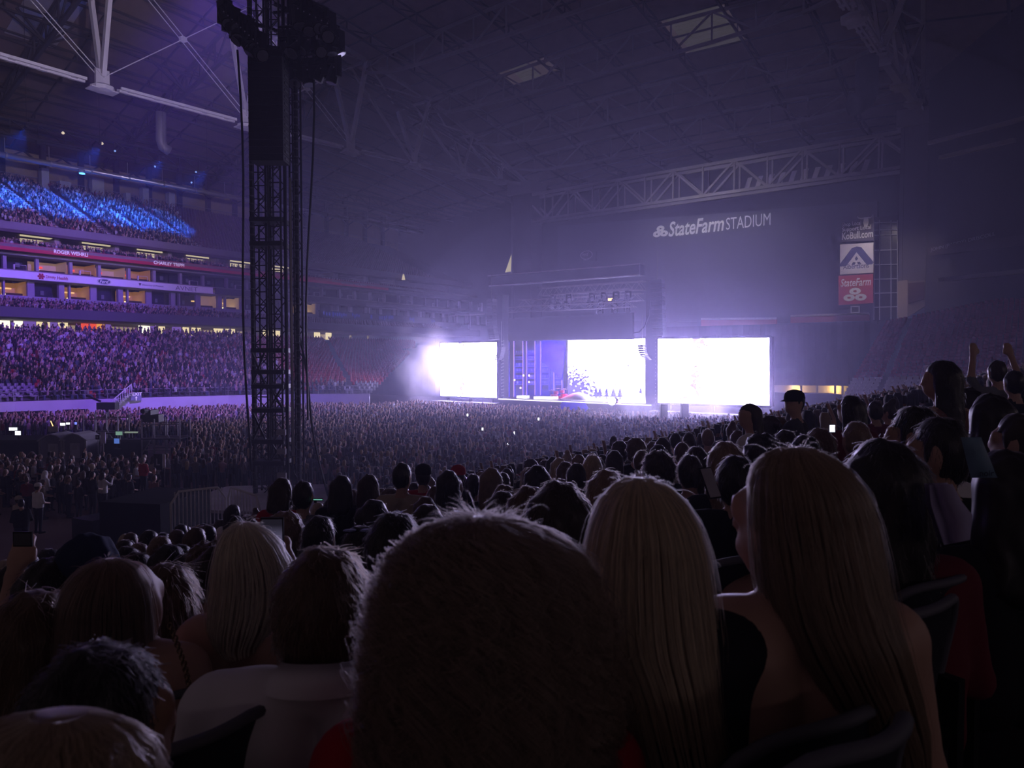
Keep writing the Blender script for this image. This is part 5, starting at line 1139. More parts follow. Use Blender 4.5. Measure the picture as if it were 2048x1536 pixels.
# tiny phone lights held up in the crowd
PHL = emat('phone_light', (.9,.95,1), 5)
for k, (px, py, d) in enumerate(((697,866,50),(740,905,42),(805,893,44),(1028,866,48),(1016,889,44),(1026,911,40),(1332,880,46),(1403,845,56),(1481,851,54),(965,858,50),(935,830,58),(1077,838,55),(885,905,41))):
    c = at(px, py, d); o = MB().obox(c, (.05,0,0), (0,.01,0), (0,0,.09)).build('held_phone', [DARK, PHL]); o.data.polygons.foreach_set('material_index', [0,0,1,0,0,0]); tag(o, 'tiny glowing phone in the floor crowd, %s counted from the left' % NUMW(1 + sorted([697,740,805,1028,1016,1026,1332,1403,1481,965,935,1077,885]).index(px)), 'phone', 'glowing phones in the floor crowd')
# near stand terraces (the stand we sit in)
def zf(u): return 5.08 + .23*u
mb = MB()
for k in range(-15, 28):
    u = k*.8; z = zf(u); mb.box(u-.4, u+.4, -6, 62, z-.9, z)
struct(mb.build('seating_tier', mat('near_stand_concrete', (.05,.045,.05), .9)), 'concrete terraces of the near stand')
struct(MB().box(-12.9, -12.4, -6, 62, 0, zf(-12.4)+.3).build('wall_near', BLACKC))
# unseen concourse added at the head of the near stand; glowing panels brighten the foreground
nc = struct(empty('wall_fill_concourse', S(23, 15, zf(22))), 'added unseen concourse whose panels brighten the near stand')
MB().box(22.8, 23.6, -27, 62, zf(22)+2.2, zf(22)+3.4).build('fascia', MATS['dark_fascia'], nc); MB().box(23, 44, -27, 62, zf(22)-.6, zf(22)).build('concourse_floor', CONC, nc)
for k in range(18):
    v = -26 + k*4.8; MB().box(25.6, 26, v, v+.8, zf(22), zf(22)+2.2).build('column', PURPLE_C, nc)
    MB().box(25.8, 26, v+.9, v+4.6, zf(22)+.1, zf(22)+2.1).build('lit_front_panel', emat('foreground_fill_light', (.95,.74,.82), 1.5), nc)
# ================================================================== PEOPLE: one continuous surface grown from a distance field
def d_cap(P, a, b, ra, rb):
    a, b = np.asarray(a, np.float32), np.asarray(b, np.float32); ab = b-a; h = np.clip(((P-a)@ab)/max(1e-9, float(ab@ab)), 0, 1)
    return np.linalg.norm(P - a - h[...,None]*ab, axis=-1) - (ra + (rb-ra)*h)
def d_ell(P, c, r):
    q = (P - np.asarray(c, np.float32))/np.asarray(r, np.float32); k = np.linalg.norm(q, axis=-1); return (k-1)*min(r)
def prim_d(P, p): return d_cap(P, *p[1:5]) if p[0] == 'c' else d_ell(P, p[1], p[2])
def prim_box(p):
    if p[0] == 'c':
        a, b, r = np.array(p[1]), np.array(p[2]), max(p[3], p[4]); return np.minimum(a, b)-r, np.maximum(a, b)+r
    c, r = np.array(p[1]), np.array(p[2]); return c-r, c+r
def surface(prims, h, k=.03, cuts=(), noise_=None):
    lo = np.min([prim_box(p)[0] for p in prims], 0) - 2*h; hi = np.max([prim_box(p)[1] for p in prims], 0) + 2*h
    n = np.ceil((hi-lo)/h).astype(int)+1; ax = [lo[i] + h*np.arange(n[i], dtype=np.float32) for i in range(3)]
    D = np.full(n, 9.0, np.float32)
    for p in prims:                       # only the neighbourhood of each piece is evaluated
        a, b = prim_box(p); a = np.maximum(0, np.floor((a-.06-lo)/h).astype(int)); b = np.minimum(n, np.ceil((b+.06-lo)/h).astype(int)+1)
        G = np.stack(np.meshgrid(*[ax[i][a[i]:b[i]] for i in range(3)], indexing='ij'), -1).astype(np.float32)
        d = prim_d(G, p); sl = tuple(slice(a[i], b[i]) for i in range(3)); e = D[sl]; m = np.clip(.5+.5*(e-d)/k, 0, 1); D[sl] = np.where(e > 8, d, e*(1-m) + d*m - k*m*(1-m))
    if cuts or noise_ is not None:
        G = np.stack(np.meshgrid(*ax, indexing='ij'), -1)
        for fn in cuts: D = np.maximum(D, fn(G))
        if noise_ is not None: D = D + noise_(G)
    I = D < 0
    C = np.stack([I[i:n[0]-1+i, j:n[1]-1+j, l:n[2]-1+l] for i in (0,1) for j in (0,1) for l in (0,1)], 0)
    act = C.any(0) & ~C.all(0); ci = np.argwhere(act); idm = np.full(act.shape, -1, np.int64); idm[act] = np.arange(len(ci))
    acc = np.zeros((len(ci),3)); cnt = np.zeros(len(ci)); cr = [(i,j,l) for i in (0,1) for j in (0,1) for l in (0,1)]
    val = {c: D[ci[:,0]+c[0], ci[:,1]+c[1], ci[:,2]+c[2]] for c in cr}
    for c in cr:
        for ax_ in range(3):
            if c[ax_]: continue
            c2 = list(c); c2[ax_] = 1; c2 = tuple(c2); f, g = val[c], val[c2]; s = (f < 0) != (g < 0)
            t = np.where(s, f/np.where(s, f-g, 1), 0); q = np.array(c, float)[None] + np.zeros((len(ci),3)); q[:,ax_] += t; acc[s] += q[s]; cnt[s] += 1
    V = lo + h*(ci + acc/cnt[:,None]); Q = []
    for ax_ in range(3):
        o1, o2 = [(1,2),(2,0),(0,1)][ax_]; sl0 = [slice(1, n[i]-1) for i in range(3)]; sl0[ax_] = slice(0, n[ax_]-1); sl1 = list(sl0); sl1[ax_] = slice(1, n[ax_])
        A_, B_ = I[tuple(sl0)], I[tuple(sl1)]
        for flip, M in ((0, A_ & ~B_), (1, ~A_ & B_)):
            e = np.argwhere(M)
            if not len(e): continue
            e[:,o1] += 1; e[:,o2] += 1
            def cell(d1, d2): f = e.copy(); f[:,o1] += d1; f[:,o2] += d2; return idm[f[:,0], f[:,1], f[:,2]]
            q = np.stack([cell(-1,-1), cell(0,-1), cell(0,0), cell(-1,0)], 1); Q.append(q[:,::-1] if flip else q)
    return V, np.concatenate(Q)
def mesh_from(name, V, Q, mats, idx=None):
    me = bpy.data.meshes.new(name); me.vertices.add(len(V)); me.vertices.foreach_set('co', V.astype(np.float32).ravel()); me.loops.add(Q.size); me.loops.foreach_set('vertex_index', Q.astype(np.int32).ravel())
    me.polygons.add(len(Q)); me.polygons.foreach_set('loop_start', np.arange(0, Q.size, Q.shape[1], dtype=np.int32)); me.polygons.foreach_set('use_smooth', np.ones(len(Q), bool))
    for m in mats: me.materials.append(m)
    if idx is not None: me.polygons.foreach_set('material_index', idx.astype(np.int32))
    me.update(calc_edges=True); return me
SKINM = {k: mat('skin_'+k, c, .5, var=.1, scale=14, spec=.35) for k, c in (('light', (.52,.32,.25)), ('tan', (.40,.23,.16)), ('brown', (.22,.12,.08)))}
PANTS = mat('dark_trousers', (.02,.022,.035), .8); SHOE = mat('dark_shoe', (.02,.02,.02), .6)
def cloth(name, col, rough=.85): return mat('cloth_'+name, col, rough, var=.18, scale=7, bump=.15)
CL = {n: cloth(n, c) for n, c in (('black',(.012,.012,.017)),('charcoal',(.05,.052,.06)),('white',(.80,.78,.84)),('red',(.42,.012,.03)),('navy',(.03,.04,.10)),('cream',(.50,.42,.34)),('lilac',(.42,.38,.62)),('grey',(.16,.17,.19)),('maroon',(.16,.02,.035)),('pinkbrown',(.22,.10,.09)))}
# lilac polo with dark stripes: knitted pattern of the cloth
def stripes():
    m = CL['lilac'].copy(); m.name = 'cloth_striped'; N = m.node_tree.nodes; L = m.node_tree.links; b = N['Principled BSDF']; tc = N.new('ShaderNodeTexCoord'); sp = N.new('ShaderNodeSeparateXYZ'); L.new(tc.outputs['Object'], sp.inputs[0])
    z = math_(N, L, 'ADD', sp.outputs[2], math_(N, L, 'MULTIPLY', sp.outputs[0], .22)); f = math_(N, L, 'GREATER_THAN', math_(N, L, 'FRACT', math_(N, L, 'MULTIPLY', z, 34)), .80)
    mx = N.new('ShaderNodeMix'); mx.data_type = 'RGBA'; src = b.inputs['Base Color'].links[0].from_socket; L.new(src, mx.inputs['A']); mx.inputs['B'].default_value = (.03,.025,.10,1); L.new(f, mx.inputs['Factor']); L.new(mx.outputs['Result'], b.inputs['Base Color']); return m
CL['striped'] = stripes()
OBJ_TOP = attr_mat('varied_top', .85, obj=True)
def fingers(w, d, up, s, closed):
    """five unequal fingers rooted in the palm; w wrist, d direction, up back of the hand, s side of the thumb"""
    w, d, up = np.array(w), np.array(d)/np.linalg.norm(d), np.array(up)/np.linalg.norm(up); sd = np.cross(d, up)*s; out = [('c', w, w + d*.05, .026, .028, 0), ('c', w + d*.05 - sd*.018, w + d*.075 + sd*.02, .019, .017, 0)]
    for k, ln in enumerate((.066, .078, .072, .056)):
        b = w + d*.085 + sd*(.028 - .019*k); m = b + d*ln*.5 - up*(.028*closed); e = m + d*ln*.45*(1-closed) - up*(ln*.5*closed)
        out += [('c', b, m, .0095, .009, 0), ('c', m, e, .009, .0075, 0)]
    t0 = w + d*.03 + sd*.028; t1 = t0 + d*.03 + sd*.03 - up*.012*closed; out += [('c', t0, t1, .0125, .011, 0), ('c', t1, t1 + d*.032 - up*.014*closed, .011, .0085, 0)]
    return out
def body_prims(pose='sit', sleeve=1, bare=0, broad=1.0, armL='lap', armR='lap', turn=0, lean=0, hands=False, nd=0.0):
    b = .40 if pose == 'stand' else 0; T = 1; B = 2; K = 0; pr = []; w_ = broad; bk = 0 if bare else 1
    for s in (-1, 1):
        pr += [('c', (.08*s*w_,0,.56+b), (.085*s*w_,-.005,.72+b), .125, .112, 1), ('c', (.085*s*w_,-.005,.72+b), (.095*s*w_,0,.90+b), .112, .108, 1 if bare < 2 else 1)]
        pr += [('c', (.06*s*w_,-.015,.955+b), (.165*s*w_,-.005,.945+b), .055, .064, bk)]
        sh = (.185*s*w_, -.005, .93+b); mode = armR if s == 1 else armL
        if mode == 'up': el, wr = (.27*s*w_, .04, 1.10+b), (.22*s*w_, .10, 1.34+b)
        elif mode == 'raise': el, wr = (.30*s*w_, .10, .94+b), (.31*s*w_, .19, 1.17+b)
        elif mode == 'selfie': el, wr = (.21*s*w_, .20, .86+b), (.03*s*w_, .36, 1.00+b)
        elif mode == 'film': el, wr = (.25*s*w_, .20, .96+b), (.10*s*w_, .32, 1.16+b)
        elif mode == 'phone': el, wr = (.26*s*w_, .16, .80+b), (.14*s*w_, .33, 1.02+b)
        elif mode == 'hang': el, wr = (.245*s*w_, -.02, .66+b), (.245*s*w_, .06, .42+b)
        else: el, wr = (.25*s*w_, .02, .67+b), (.13*s, .26, .60+b)
        pr += [('c', sh, el, .054, .043, 1 if sleeve >= 1 else 0), ('c', el, wr, .041, .030, 1 if sleeve == 2 else 0)]
        wr = np.array(wr); d = wr - np.array(el); d = d/np.linalg.norm(d)
        if hands: pr += fingers(wr + d*.02, d, (0,-1,0) if mode in ('up','phone','film','raise','selfie') else (0,0,1), -s, .15 if mode == 'up' else .55)
        else: pr += [('c', wr, wr + d*.075, .032, .028, 0), ('c', wr + d*.075, wr + d*.14, .022, .014, 0), ('c', wr + d*.02, wr + d*.06 - np.array((.035*s,0,0)), .014, .010, 0)]
        if pose == 'stand':
            pr += [('c', (.09*s,0,.90), (.10*s,.01,.48), .10, .068, 2), ('c', (.10*s,.01,.48), (.10*s,-.02,.08), .062, .042, 2), ('c', (.10*s,-.03,.05), (.11*s,.14,.04), .045, .038, 3)]
        else:
            pr += [('c', (.09*s,.02,.53), (.11*s,.42,.53), .095, .07, 2), ('c', (.11*s,.42,.53), (.11*s,.40,.10), .062, .042, 2), ('c', (.11*s,.38,.05), (.115*s,.54,.04), .045, .038, 3)]
    pr += [('c', (0,-.012,.985+b), (0,.005+nd*.5,1.10+b-nd), .058, .052, 0)]
    ct, st = math.cos(turn), math.sin(turn); hc = np.array((0, .02, 0))
    def R(x, y, z): return (x*ct - y*st, .02 + nd*.5 + x*st + y*ct, z + b - nd)
    pr += [('e', R(0,0,1.19), (.074,.093,.108), 0), ('e', R(0,.028,1.125), (.058,.068,.065), 0), ('c', R(0,.088,1.195), R(0,.108,1.158), .012, .015, 0), ('c', R(-.018,.082,1.118), R(.018,.082,1.118), .011, .011, 0), ('c', R(-.04,.075,1.212), R(.04,.075,1.212), .014, .014, 0)]
    for s in (-1, 1): pr += [('e', R(.078*s,-.008,1.165), (.013,.022,.033), 0), ('e', R(.031*s,.076,1.186), (.013,.011,.009), 0)]
    return pr, b
def body_mesh(name, mats, h=.02, **kw):
    pr, b = body_prims(**kw); V, Q = surface(pr, h, .03); c = V[Q].mean(1).astype(np.float32); D = np.stack([prim_d(c, p) for p in pr]); lab = np.array([p[-1] for p in pr])[D.argmin(0)]
    if not kw.get('bare', 0): lab = np.where((lab == 0) & (np.abs(c[:,0]) < .10) & (c[:,2] < .985 + b) & (c[:,2] > .7 + b) & (c[:,1] < .08), 1, lab)
    if kw.get('bare', 0) == 2: lab = np.where((lab == 1) & (c[:,2] > .80 + b), 0, lab)
    return mesh_from(name, V, Q, mats, lab), b
def hair_prims(style, b, L=.35, turn=0):
    ct, st = math.cos(turn), math.sin(turn)
    R = lambda x, y, z: (x*ct - y*st, .02 + x*st + y*ct, z + b)
    pr = [('e', R(0,-.012,1.205), (.086,.104,.108))]
    cut = []
    def face(G):      # keep the face free
        x, y = G[...,0], G[...,1]-.02; yy = -x*st + y*ct
        return np.minimum(yy - .035 + 0*yy, .14 - (G[...,2]-b-1.10)*1.0 - .02) if style != 'hood' else yy - .06
    if style in ('short', 'cap'): pr += [('e', R(0,-.03,1.15), (.078,.075,.09))]
    elif style == 'buzz': pr = [('e', R(0,-.004,1.20), (.079,.098,.103)), ('e', R(0,-.03,1.14), (.070,.066,.075))]
    elif style == 'curly': pr = [('e', R(0,-.02,1.215), (.118,.125,.125)), ('e', R(0,-.035,1.13), (.105,.085,.09))]
    elif style == 'bun': pr += [('e', R(0,-.03,1.15), (.08,.078,.085)), ('e', R(0,-.06,1.33), (.045,.045,.042))]
    elif style == 'pony': pr += [('e', R(0,-.03,1.15), (.08,.078,.085)), ('c', R(0,-.11,1.23), R(0,-.165,1.12), .034, .04), ('c', R(0,-.165,1.12), R(.01,-.14,1.12-L), .04, .018)]
    elif style == 'hood': pr = [('e', R(0,-.015,1.20), (.105,.122,.13)), ('c', R(0,-.06,1.10), R(0,-.05,.98), .11, .12)]
    elif style == 'long':
        pr += [('c', R(-.035,-.045,1.20), R(-.055,-.095,1.20-L), .068, .05), ('c', R(.035,-.045,1.20), R(.055,-.095,1.20-L), .068, .05), ('c', R(0,-.07,1.18), R(0,-.115,1.20-L-.03), .05, .035)]
        for s in (-1, 1): pr += [('c', R(.073*s,-.01,1.18), R(.10*s,-.03,1.18-L*.75), .028, .022)]
    return pr, face
def hair_mesh(name, style, b, m, h=.014, L=.35, turn=0, rough_=.006):
    pr, face = hair_prims(style, b, L, turn)
    amp = {'curly': .012}.get(style, rough_)
    nz = lambda G: amp*(np.sin(G[...,0]*95+1.3*np.sin(G[...,2]*31))*(.6 if style != 'curly' else np.sin(G[...,2]*88)) + .4*np.sin(G[...,1]*120 + G[...,0]*60))
    V, Q = surface(pr, h, .03, cuts=(lambda G: -(-face(G)) if False else np.where(face(G) > 0, 1.0, -1.0).astype(np.float32),), noise_=nz)
    return mesh_from(name, V, Q, [m])
def hair_bsdf(name, col):
    if name in MATS: return MATS[name]
    m = bpy.data.materials.new(name); m.use_nodes = True; nt = m.node_tree; N = nt.nodes; L = nt.links; N.clear(); MATS[name] = m
    out = N.new('ShaderNodeOutputMaterial'); df = N.new('ShaderNodeBsdfDiffuse'); hb = N.new('ShaderNodeBsdfHairPrincipled'); hb.parametrization = 'COLOR'; hb.inputs['Roughness'].default_value = .3; hb.inputs['Radial Roughness'].default_value = .4
    hi = N.new('ShaderNodeHairInfo'); mp = N.new('ShaderNodeMapRange'); mp.inputs['To Min'].default_value = .5; mp.inputs['To Max'].default_value = 1.5; L.new(hi.outputs['Random'], mp.inputs['Value'])
    def tint(c, node):
        vm = N.new('ShaderNodeVectorMath'); vm.operation = 'SCALE'; vm.inputs[0].default_value = c; L.new(mp.outputs[0], vm.inputs['Scale']); L.new(vm.outputs[0], node.inputs['Color'])
    tint(tuple(min(.8, x*1.5+.01) for x in col), df); tint(tuple(min(.8, 1.5*x+.03) for x in col), hb)
    m2 = N.new('ShaderNodeMixShader'); m2.inputs[0].default_value = .55; L.new(df.outputs[0], m2.inputs[1]); L.new(hb.outputs[0], m2.inputs[2]); L.new(m2.outputs[0], out.inputs[0])
    return m
HC = {'black': (.016,.012,.012), 'dark': (.035,.022,.016), 'brown': (.10,.055,.03), 'auburn': (.13,.075,.055), 'light': (.23,.155,.105), 'chestnut': (.17,.11,.085), 'blonde': (.44,.34,.235), 'platinum': (.54,.45,.36), 'grey': (.28,.25,.24)}
HM = {k: mat('hair_'+k, c, .42, var=.4, scale=22, bump=.35, spec=.5, sheen=.55) for k, c in HC.items()}
HB = {k: hair_bsdf('strand_'+k, c) for k, c in HC.items()}
def strands(name, P, rad, m, parent):
    """P (n, k, 3) in the parent's frame"""
    n, k, _ = P.shape; hc = bpy.data.hair_curves.new(name); hc.add_curves([k]*n)
    hc.attributes['position'].data.foreach_set('vector', P.astype(np.float32).ravel())
    ra = hc.attributes.get('radius') or hc.attributes.new('radius', 'FLOAT', 'POINT'); prof = np.linspace(1, .35, k)
    ra.data.foreach_set('value', (np.tile(prof, (n,1))*rad).astype(np.float32).ravel()); hc.materials.append(m)
    o = bpy.data.objects.new(name, hc); COL.objects.link(o); o.parent = parent; return o
def fuzz(parent, me, n, ln, m, seed, rad=.0009, lift=.17, k=6, name='loose_hair'):
    rng = np.random.default_rng(seed); nf = len(me.polygons); co = np.empty(len(me.vertices)*3, np.float32); me.vertices.foreach_get('co', co); co = co.reshape(-1,3)
    ce = np.empty(nf*3, np.float32); me.polygons.foreach_get('center', ce); ce = ce.reshape(-1,3); no = np.empty(nf*3, np.float32); me.polygons.foreach_get('normal', no); no = no.reshape(-1,3)
    i = rng.integers(0, nf, n); p, q = ce[i] + rng.normal(0,.004,(n,3)), no[i]; dn = np.array((0,0,-1.0)); tg = dn - q*(q@dn)[:,None]; tg /= np.linalg.norm(tg, axis=1)[:,None]+1e-6
    L_ = ln*rng.uniform(.4, 1.3, n)[:,None]; li = rng.gamma(1.2, lift, n)[:,None]; wob = rng.normal(0, .18, (n,3)); P = []
    for j in range(k):
        t = j/(k-1); P.append(p + tg*L_*t + q*(L_*li*(t - .55*t*t)) + wob*L_*t*t)
    return strands(name, np.stack(P, 1), rad, m, parent)
_bm, _hm = {}, {}
def person(name, label, head_px, head_py, d, pose='sit', style='short', hair='dark', top='black', skin='light', h=.02, fz=0, fl=.03, L=.35, turn=0, yaw=None, scale=1.0, group=None, foot=None, sleeve=1, bare=0, broad=1.0, armL='lap', armR='lap', hands=False, objcol=None, cat='person', nd=0.0):
    """head_px, head_py: where the top of the head shows; d: distance"""
    htop = (1.305 if style not in ('curly',) else 1.335) + (.40 if pose == 'stand' else 0)
    if foot is None: p = at(head_px, head_py, d); loc = Vector((p.x, p.y, p.z - htop*scale))
    else: loc = Vector(foot)
    yw = float(face_stage(loc.x, loc.y)) if yaw is None else yaw
    r = tag(empty(name, loc, yw), label, cat, group); r.scale = (scale,)*3
    kb = (pose, sleeve, bare, broad, armL, armR, round(turn,2), hands, h, nd)
    if kb not in _bm: _bm[kb] = body_mesh('body', [SKINM['light'], OBJ_TOP, PANTS, SHOE], h=h, pose=pose, sleeve=sleeve, bare=bare, broad=broad, armL=armL, armR=armR, turn=turn, hands=hands, nd=nd)
    me, b = _bm[kb]
    if objcol is None: me = me.copy(); me.materials[0] = SKINM[skin]; me.materials[1] = CL[top]
    o = bpy.data.objects.new('body', me); COL.objects.link(o); o.parent = r
    if objcol is not None: o.color = tuple(objcol)+(1,)
    if style != 'none':
        kh = (style, b, round(L,2), round(turn,2), h); hh = max(.011, h*.75)
        if kh not in _hm: _hm[kh] = hair_mesh('hair', style, b, HM['dark'], h=hh, L=L, turn=turn)
        hm_ = _hm[kh].copy(); hm_.materials[0] = HM[hair] if style != 'hood' else CL[top]
        ho = bpy.data.objects.new('hair' if style != 'hood' else 'hood', hm_); COL.objects.link(ho); ho.parent = r; ho.location = (0, nd*.5, -nd)
        if fz: fuzz(ho, hm_, fz, fl, HB[hair], int(head_px*7+head_py) % 99991)
    return r
def cap(r, b, col, m=None, turn=0):
    mb = MB(); ct, st = math.cos(turn), math.sin(turn); n = 16; prof = [(.098,1.20),(.100,1.235),(.092,1.275),(.066,1.305),(.02,1.32)]
    for rr, z in prof: mb.v += [(rr*math.cos(2*math.pi*i/n), .012+rr*1.15*math.sin(2*math.pi*i/n), z+b) for i in range(n)]
    mb.f = [(k*n+i, k*n+(i+1) % n, (k+1)*n+(i+1) % n, (k+1)*n+i) for k in range(4) for i in range(n)] + [tuple(range(4*n, 5*n))]
    br = []; k = 9
    for j in range(k): a = math.radians(20 + 140*j/(k-1)); br.append((.097*math.cos(a), .012+.112*math.sin(a), 1.215+b))
    for j in range(k): a = math.radians(20 + 140*j/(k-1)); br.append((.085*math.cos(a), .012+.112*math.sin(a)+.085*math.sin(a)**1.0, 1.200+b))
    s0 = len(mb.v); mb.v += br; mb.f += [(s0+j, s0+j+1, s0+k+j+1, s0+k+j) for j in range(k-1)]; mb.m = [0]*len(mb.f)
    mb.v = [(x*ct - (y-.02)*st, .02 + x*st + (y-.02)*ct, z) for x, y, z in mb.v]
    o = mb.build('cap', col, r, smooth=True) if False else None
    me = bpy.data.meshes.new('cap'); me.from_pydata(mb.v, [], mb.f); me.materials.append(col); me.polygons.foreach_set('use_smooth', [True]*len(mb.f)); o = bpy.data.objects.new('cap', me); COL.objects.link(o); o.parent = r; return o
def phone(label, px, py, d, w=.075, hgt=.15, tilt=0, glow=None, yaw=0):
    c = at(px, py, d); o = tag(empty('smartphone', c, yaw), label, 'phone'); o.rotation_euler = (tilt, 0, yaw)
    def pb(name, x0, x1, y0, y1, z0, z1, m):
        V, T, _ = tri_template([box_t(x0,x1,y0,y1,z0,z1)]); me = bpy.data.meshes.new(name); me.from_pydata([tuple(v) for v in V], [], [tuple(map(int,t)) for t in T]); me.materials.append(m); q = bpy.data.objects.new(name, me); COL.objects.link(q); q.parent = o
    pb('case', -w/2, w/2, -.004, .004, -hgt/2, hgt/2, mat('phone_case', (.02,.02,.025), .3)); pb('display', -w/2+.004, w/2-.004, -.0055, -.004, -hgt/2+.006, hgt/2-.006, glow or mat('phone_glass', (.1,.1,.12), .1)); pb('camera_bump', -w/2+.006, -w/2+.03, .004, .007, hgt/2-.04, hgt/2-.008, DARK)
    return o
# ------------------------------------------------------------------ spectators picked out one by one
PE_ = person
ZB = 0
